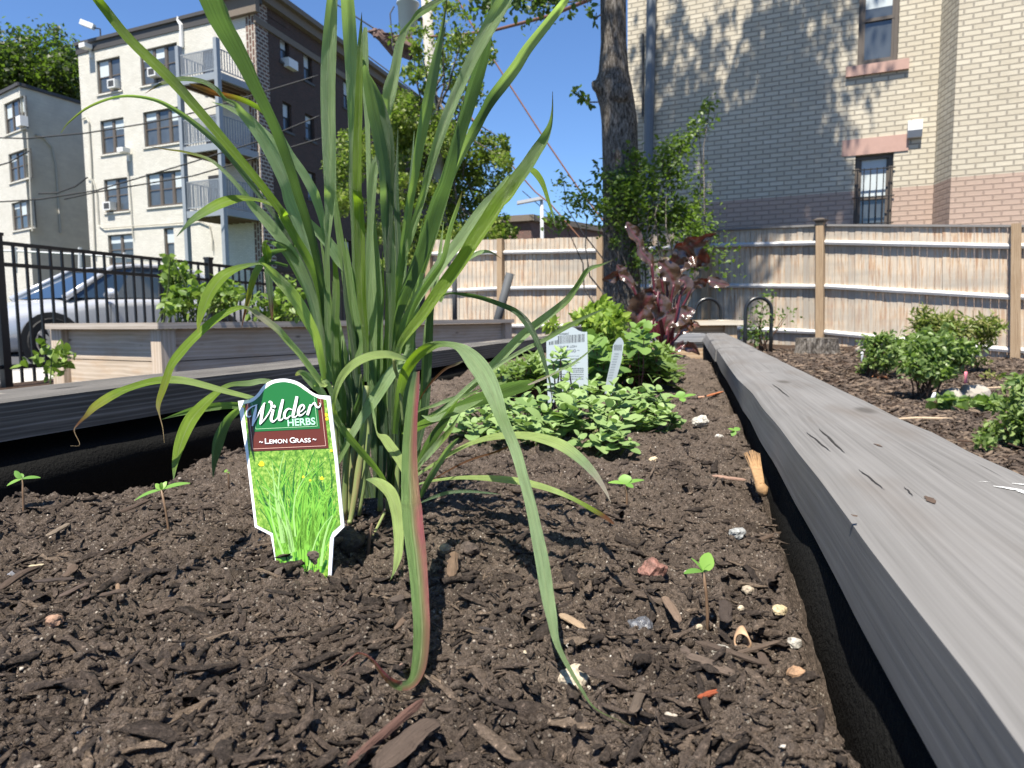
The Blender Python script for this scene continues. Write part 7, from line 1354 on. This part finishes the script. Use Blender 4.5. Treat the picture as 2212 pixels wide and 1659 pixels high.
for nm, lab, *q in (('bark_chip', 'upright tan bark chip between the purple leaf and the arching leaf', 'F', 1290, 440, 1272, 660, 105, (.15, .10, .065), 'bark chip', .7),
  ('bark_chip', 'pale flat wood chip right of the long arching leaf', 'H', 1235, 690, 1390, 790, 62, PL, 'bark chip', .35), ('bark_chip', 'pinkish brown upright chip beside the dark glossy stone', 'H', 1820, 600, 1900, 740, 52, TN, 'bark chip', .4),
  ('bark_chip', 'broad flat grey brown slab at the bottom edge near the brown twig', 'H', 250, 1520, 560, 1250, 190, (.085, .062, .048), 'bark slab', .35), ('twig', 'thick knobbly brown twig running to the bottom edge left of centre', 'H', 100, 1500, 500, 1150, 62, (.12, .065, .05), 'twig', .9),
  ('bark_chip', 'long pale topped chip by the rail in the middle of the bed', 'V', 300, 1325, 510, 1350, 40, (.30, .19, .14), 'bark chip', .5), ('scrap', 'small orange curled scrap near the far part of the right rail', 'V', 275, 835, 372, 808, 20, (.45, .16, .07), 'scrap', .6), ('scrap', 'pinkish shell like scrap beside the orange scrap', 'V', 225, 840, 262, 835, 22, (.5, .3, .2), 'scrap', .6),
  ('twig', 'long dark twig in the right foreground running towards the rail', 'K', 660, 1400, 1440, 1640, 90, (.075, .055, .042), 'twig', .8), ('twig', 'forked twig crossing above the long dark twig at right', 'K', 1080, 1450, 1590, 1300, 70, (.11, .08, .06), 'twig', .7), ('bark_chip', 'twig like chip leaning beside the grey stone near the rail', 'K', 1190, 450, 1590, 300, 62, (.10, .07, .05), 'bark chip', .8),
  ('bark_chip', 'dark upright chip just right of the right foreground seedling', 'K', 960, 900, 1010, 1130, 150, (.055, .042, .035), 'bark chip', .4), ('bark_chip', 'slanting brown chip below the forked twig', 'K', 1370, 1400, 1480, 1650, 110, (.09, .065, .05), 'bark chip', .4),
  ('bark_chip', 'long flat dark chip lying below the black shadow on the left', 'L', 570, 320, 890, 340, 50, BR_, 'bark chip', .5), ('bark_chip', 'long slanting chip left of the seedling by the tag', 'L', 1040, 580, 1300, 460, 62, BR_, 'bark chip', .5), ('bark_chip', 'large curved bark piece at the left edge', 'L', 0, 1190, 330, 1000, 95, (.07, .05, .042), 'bark chip', .5, None, 0, .5, .05), ('bark_chip', 'dark flat bark piece right of the large curved piece', 'L', 290, 1120, 640, 1100, 66, (.055, .042, .035), 'bark chip', .4),
  ('bark_chip', 'pale grained chip in the left middle soil', 'L', 400, 760, 600, 650, 62, (.19, .15, .11), 'bark chip', .4), ('bark_chip', 'slanting brown chip pointing at the seedling by the tag', 'L', 1110, 880, 1390, 730, 60, BR_, 'bark chip', .5), ('bark_chip', 'small upright tan chip in the left foreground', 'L', 1022, 1150, 1030, 1300, 42, (.24, .16, .10), 'bark chip', .4), ('bark_chip', 'short brown oval chip in the left foreground', 'L', 560, 1080, 660, 980, 80, (.10, .07, .05), 'bark chip', .5),
  ('bark_chip', 'cream coloured sliver in the left foreground', 'L', 240, 965, 380, 950, 34, (.55, .46, .30), 'bark chip', .4), ('bark_chip', 'wide brown chip lower left near the frame edge', 'L', 520, 1290, 760, 1170, 66, (.10, .072, .058), 'bark chip', .4), ('bark_chip', 'long flat chip running diagonally below the short oval chip', 'L', 700, 1410, 1130, 1310, 72, (.085, .062, .05), 'bark chip', .45), ('bark_chip', 'square brown chip just left of the tag foot', 'L', 1930, 1320, 2080, 1240, 90, (.12, .09, .07), 'bark chip', .3),
  ('bark_chip', 'slanted brown chip left of the purple leaf', 'F', 780, 1110, 920, 950, 62, (.13, .09, .065), 'bark chip', .5), ('bark_chip', 'flat dark oval chip above the slanted brown chip', 'F', 745, 890, 905, 830, 110, (.075, .058, .048), 'bark chip', .4), ('bark_chip', 'small dark curved chip right of the purple leaf', 'F', 1505, 1140, 1625, 1165, 46, (.035, .03, .028), 'bark chip', .4), ('bark_chip', 'long brown chip near the right foreground edge', 'H', 1940, 920, 2200, 1030, 100, (.12, .09, .07), 'bark chip', .35),
  ('bark_chip', 'pointed chip standing in the lower right foreground', 'H', 1640, 1230, 1710, 1080, 60, (.11, .085, .065), 'bark chip', .4), ('scrap', 'rusty red crumb in the lower right foreground', 'H', 2000, 1200, 2130, 1160, 36, (.28, .07, .03), 'scrap', .7), ('bark_chip', 'large dark lump of bark beside the tag at the grass base', 'E', 350, 1640, 460, 1600, 60, (.16, .11, .09), 'bark chip', .6)):
    chip(nm, lab, *q[:7], cat=q[7], thick=q[8], **({'arch': q[12]} if len(q) > 12 else {}))
# dry husk by the rail: a fan of fibres ending in a knob
mb = MB(); k0 = G(*tp('V', 600, 1400), .006); random.seed(3)
for i in range(22):
    e = P(*tp('V', 500+i*4.2+random.uniform(-6, 6), 1165+abs(i-10)*2), k0.y+.055+random.uniform(-.01, .01)); m_ = P(*tp('V', 548+i*2.2, 1275), k0.y+.022); k1 = P(*tp('V', 575+i*1.4, 1350), k0.y+.004); mb.tube([k0+Vector((0, 0, .004)), k1, m_, e], [.003, .0022, .0018, .0005], 5)
mb.tube([P(*tp('V', 622, 1440), k0.y-.003), P(*tp('V', 605, 1400), k0.y), P(*tp('V', 580, 1350), k0.y+.004)], [.002, .0055, .003], 9); o = obj('dry_husk', mb, plain('husk_straw', (.30, .18, .085), .8, var=.6, scale=220, bump=.001), None, True, org=tuple(k0)); tag(o, 'dry straw coloured fibrous stem base lying against the right rail', 'dry stem')
# curled peel ring
mb = MB(); c_ = G(*tp('K', 1150, 1330), .0); R0 = .5*170*.3617/1.8228/F*c_.y; c_.z = sz(c_.x, c_.y)+R0*1.75+.003; n_ = 22
for i in range(n_+1):
    an = R_(-150+i*300/n_); w_ = .0022+.0012*math.sin(i*.3); q = c_+Vector((math.cos(an+math.pi/2)*R0, .0, math.sin(an+math.pi/2)*R0*1.35)); mb.v += [q-Vector((0, w_*1.6, 0)), q+Vector((.001, w_*1.6, .001))]
for i in range(n_): mb.f.append((2*i, 2*i+1, 2*i+3, 2*i+2)); mb.uv += [(0, 0)]*4
o = obj('peel_curl', mb, plain('peel', (.42, .27, .16), .6, var=.4, scale=200), None, True, org=tuple(c_)); md = o.modifiers.new('t', 'SOLIDIFY'); md.thickness = .0007; tag(o, 'thin tan curl of bark standing like a ring beside pale stones', 'bark curl')
STM = {}
def bstone(lab, t, x, y, wpx, col, rough=.8, hf=.75, spec=.3, name='stone', cat='stone'):
    g = G(*tp(t, x, y+wpx*.25), .003); s = wpx*TL[t][2]/1.8228/F*g.y/2; key = 'stone_'+'_'.join(f'{c:.2f}' for c in col)
    if key not in PRG:
        a = NM(key); p = a.uv(src='pos'); n = a.noise(p, 230, 5, .7); n2 = a.noise(p, 900, 3, .6); c = a.mix(a.ramp(n, [(.35, 0), (.65, 1)]), tuple(q*.35 for q in col), tuple(min(.9, q*1.35) for q in col)); c = a.mix(a.math('MULTIPLY', n2, .5), c, (.09, .075, .06)); PRG[key] = a.fin(c, rough, n, .0015, 1., spec)
    g.z = sz(g.x, g.y, True)+s*hf*.6; return rock(name, lab, tuple(g), s, PRG[key], cat, None, 3, .3, (1, .9, hf))
for q in (('cream fibrous lump under the tip of the long arching leaf', 'H', 1320, 985, 190, (.55, .46, .34)), ('dark glossy grey stone in the right foreground', 'H', 1690, 660, 150, (.10, .11, .13), .25, .7, .7), ('reddish brown rounded clod above the dark glossy stone', 'H', 1750, 455, 160, (.26, .12, .09), .5), ('grey white mottled stone near the rail, farthest of the loose stones', 'K', 1110, 365, 175, (.34, .35, .34)),
  ('large pale grey stone left of the bark curl', 'K', 950, 1250, 215, (.38, .36, .31)), ('small pale stone right of the bark curl', 'K', 1310, 1240, 110, (.5, .46, .4)), ('yellowish cream stone by the shadow of the right rail', 'K', 1580, 930, 160, (.58, .46, .27)), ('whitish crumbly stone below the yellowish one by the rail', 'K', 1745, 1150, 165, (.5, .47, .41)), ('buff rounded stone between the seedling and the rail', 'K', 1240, 730, 140, (.36, .30, .22)),
  ('small cream stone between the buff stone and the bark curl', 'K', 1160, 905, 80, (.52, .44, .32)), ('orange and cream flaky clod by the rail near the bottom right', 'K', 1770, 1400, 240, (.40, .24, .14)), ('small cream stone left of the right foreground seedling', 'K', 705, 1035, 85, (.5, .42, .3)), ('white stone chip in the soil beyond the oregano tail', 'V', 240, 985, 95, (.6, .57, .5)), ('small white stone chip nearer the rail than its neighbour', 'V', 350, 1058, 50, (.65, .62, .56)), ('cream pebble in front of the oregano on the right', 'R', 1728, 1190, 56, (.6, .48, .3)),
  ('tan fuzzy clod standing above the upright tan chip', 'F', 1215, 370, 120, (.36, .26, .17)), ('pinkish pale pebble near the tip of the purple leaf', 'F', 850, 1370, 110, (.42, .26, .2)), ('small cream pebble on the bare soil right of centre', 'F', 1910, 1335, 44, (.62, .52, .36)), ('bluish grey stone at the left edge of the foreground', 'L', 105, 925, 120, (.2, .21, .24)), ('pale orange stone at the bottom left', 'L', 480, 1600, 150, (.34, .2, .13)), ('whitish stone in the lower right foreground', 'H', 1850, 1220, 80, (.5, .44, .36)), ('bluish grey stone at the bottom right', 'H', 1730, 1500, 80, (.24, .25, .26)),
  ('tall earthy clod beside the tag foot', 'T', 640, 1500, 150, (.075, .055, .042)), ('earthy clod at the left foot of the big tag', 'T', 400, 1560, 160, (.07, .05, .04)), ('big dark clod in the shadow right of the tag', 'T', 880, 1330, 210, (.05, .04, .034)), ('large crumbly clod right of the purple leaf in the sun', 'F', 1420, 330, 170, (.07, .052, .042)), ('round dark clod between the two twigs at right', 'K', 540, 1340, 190, (.07, .052, .042))):
    bstone(*q)
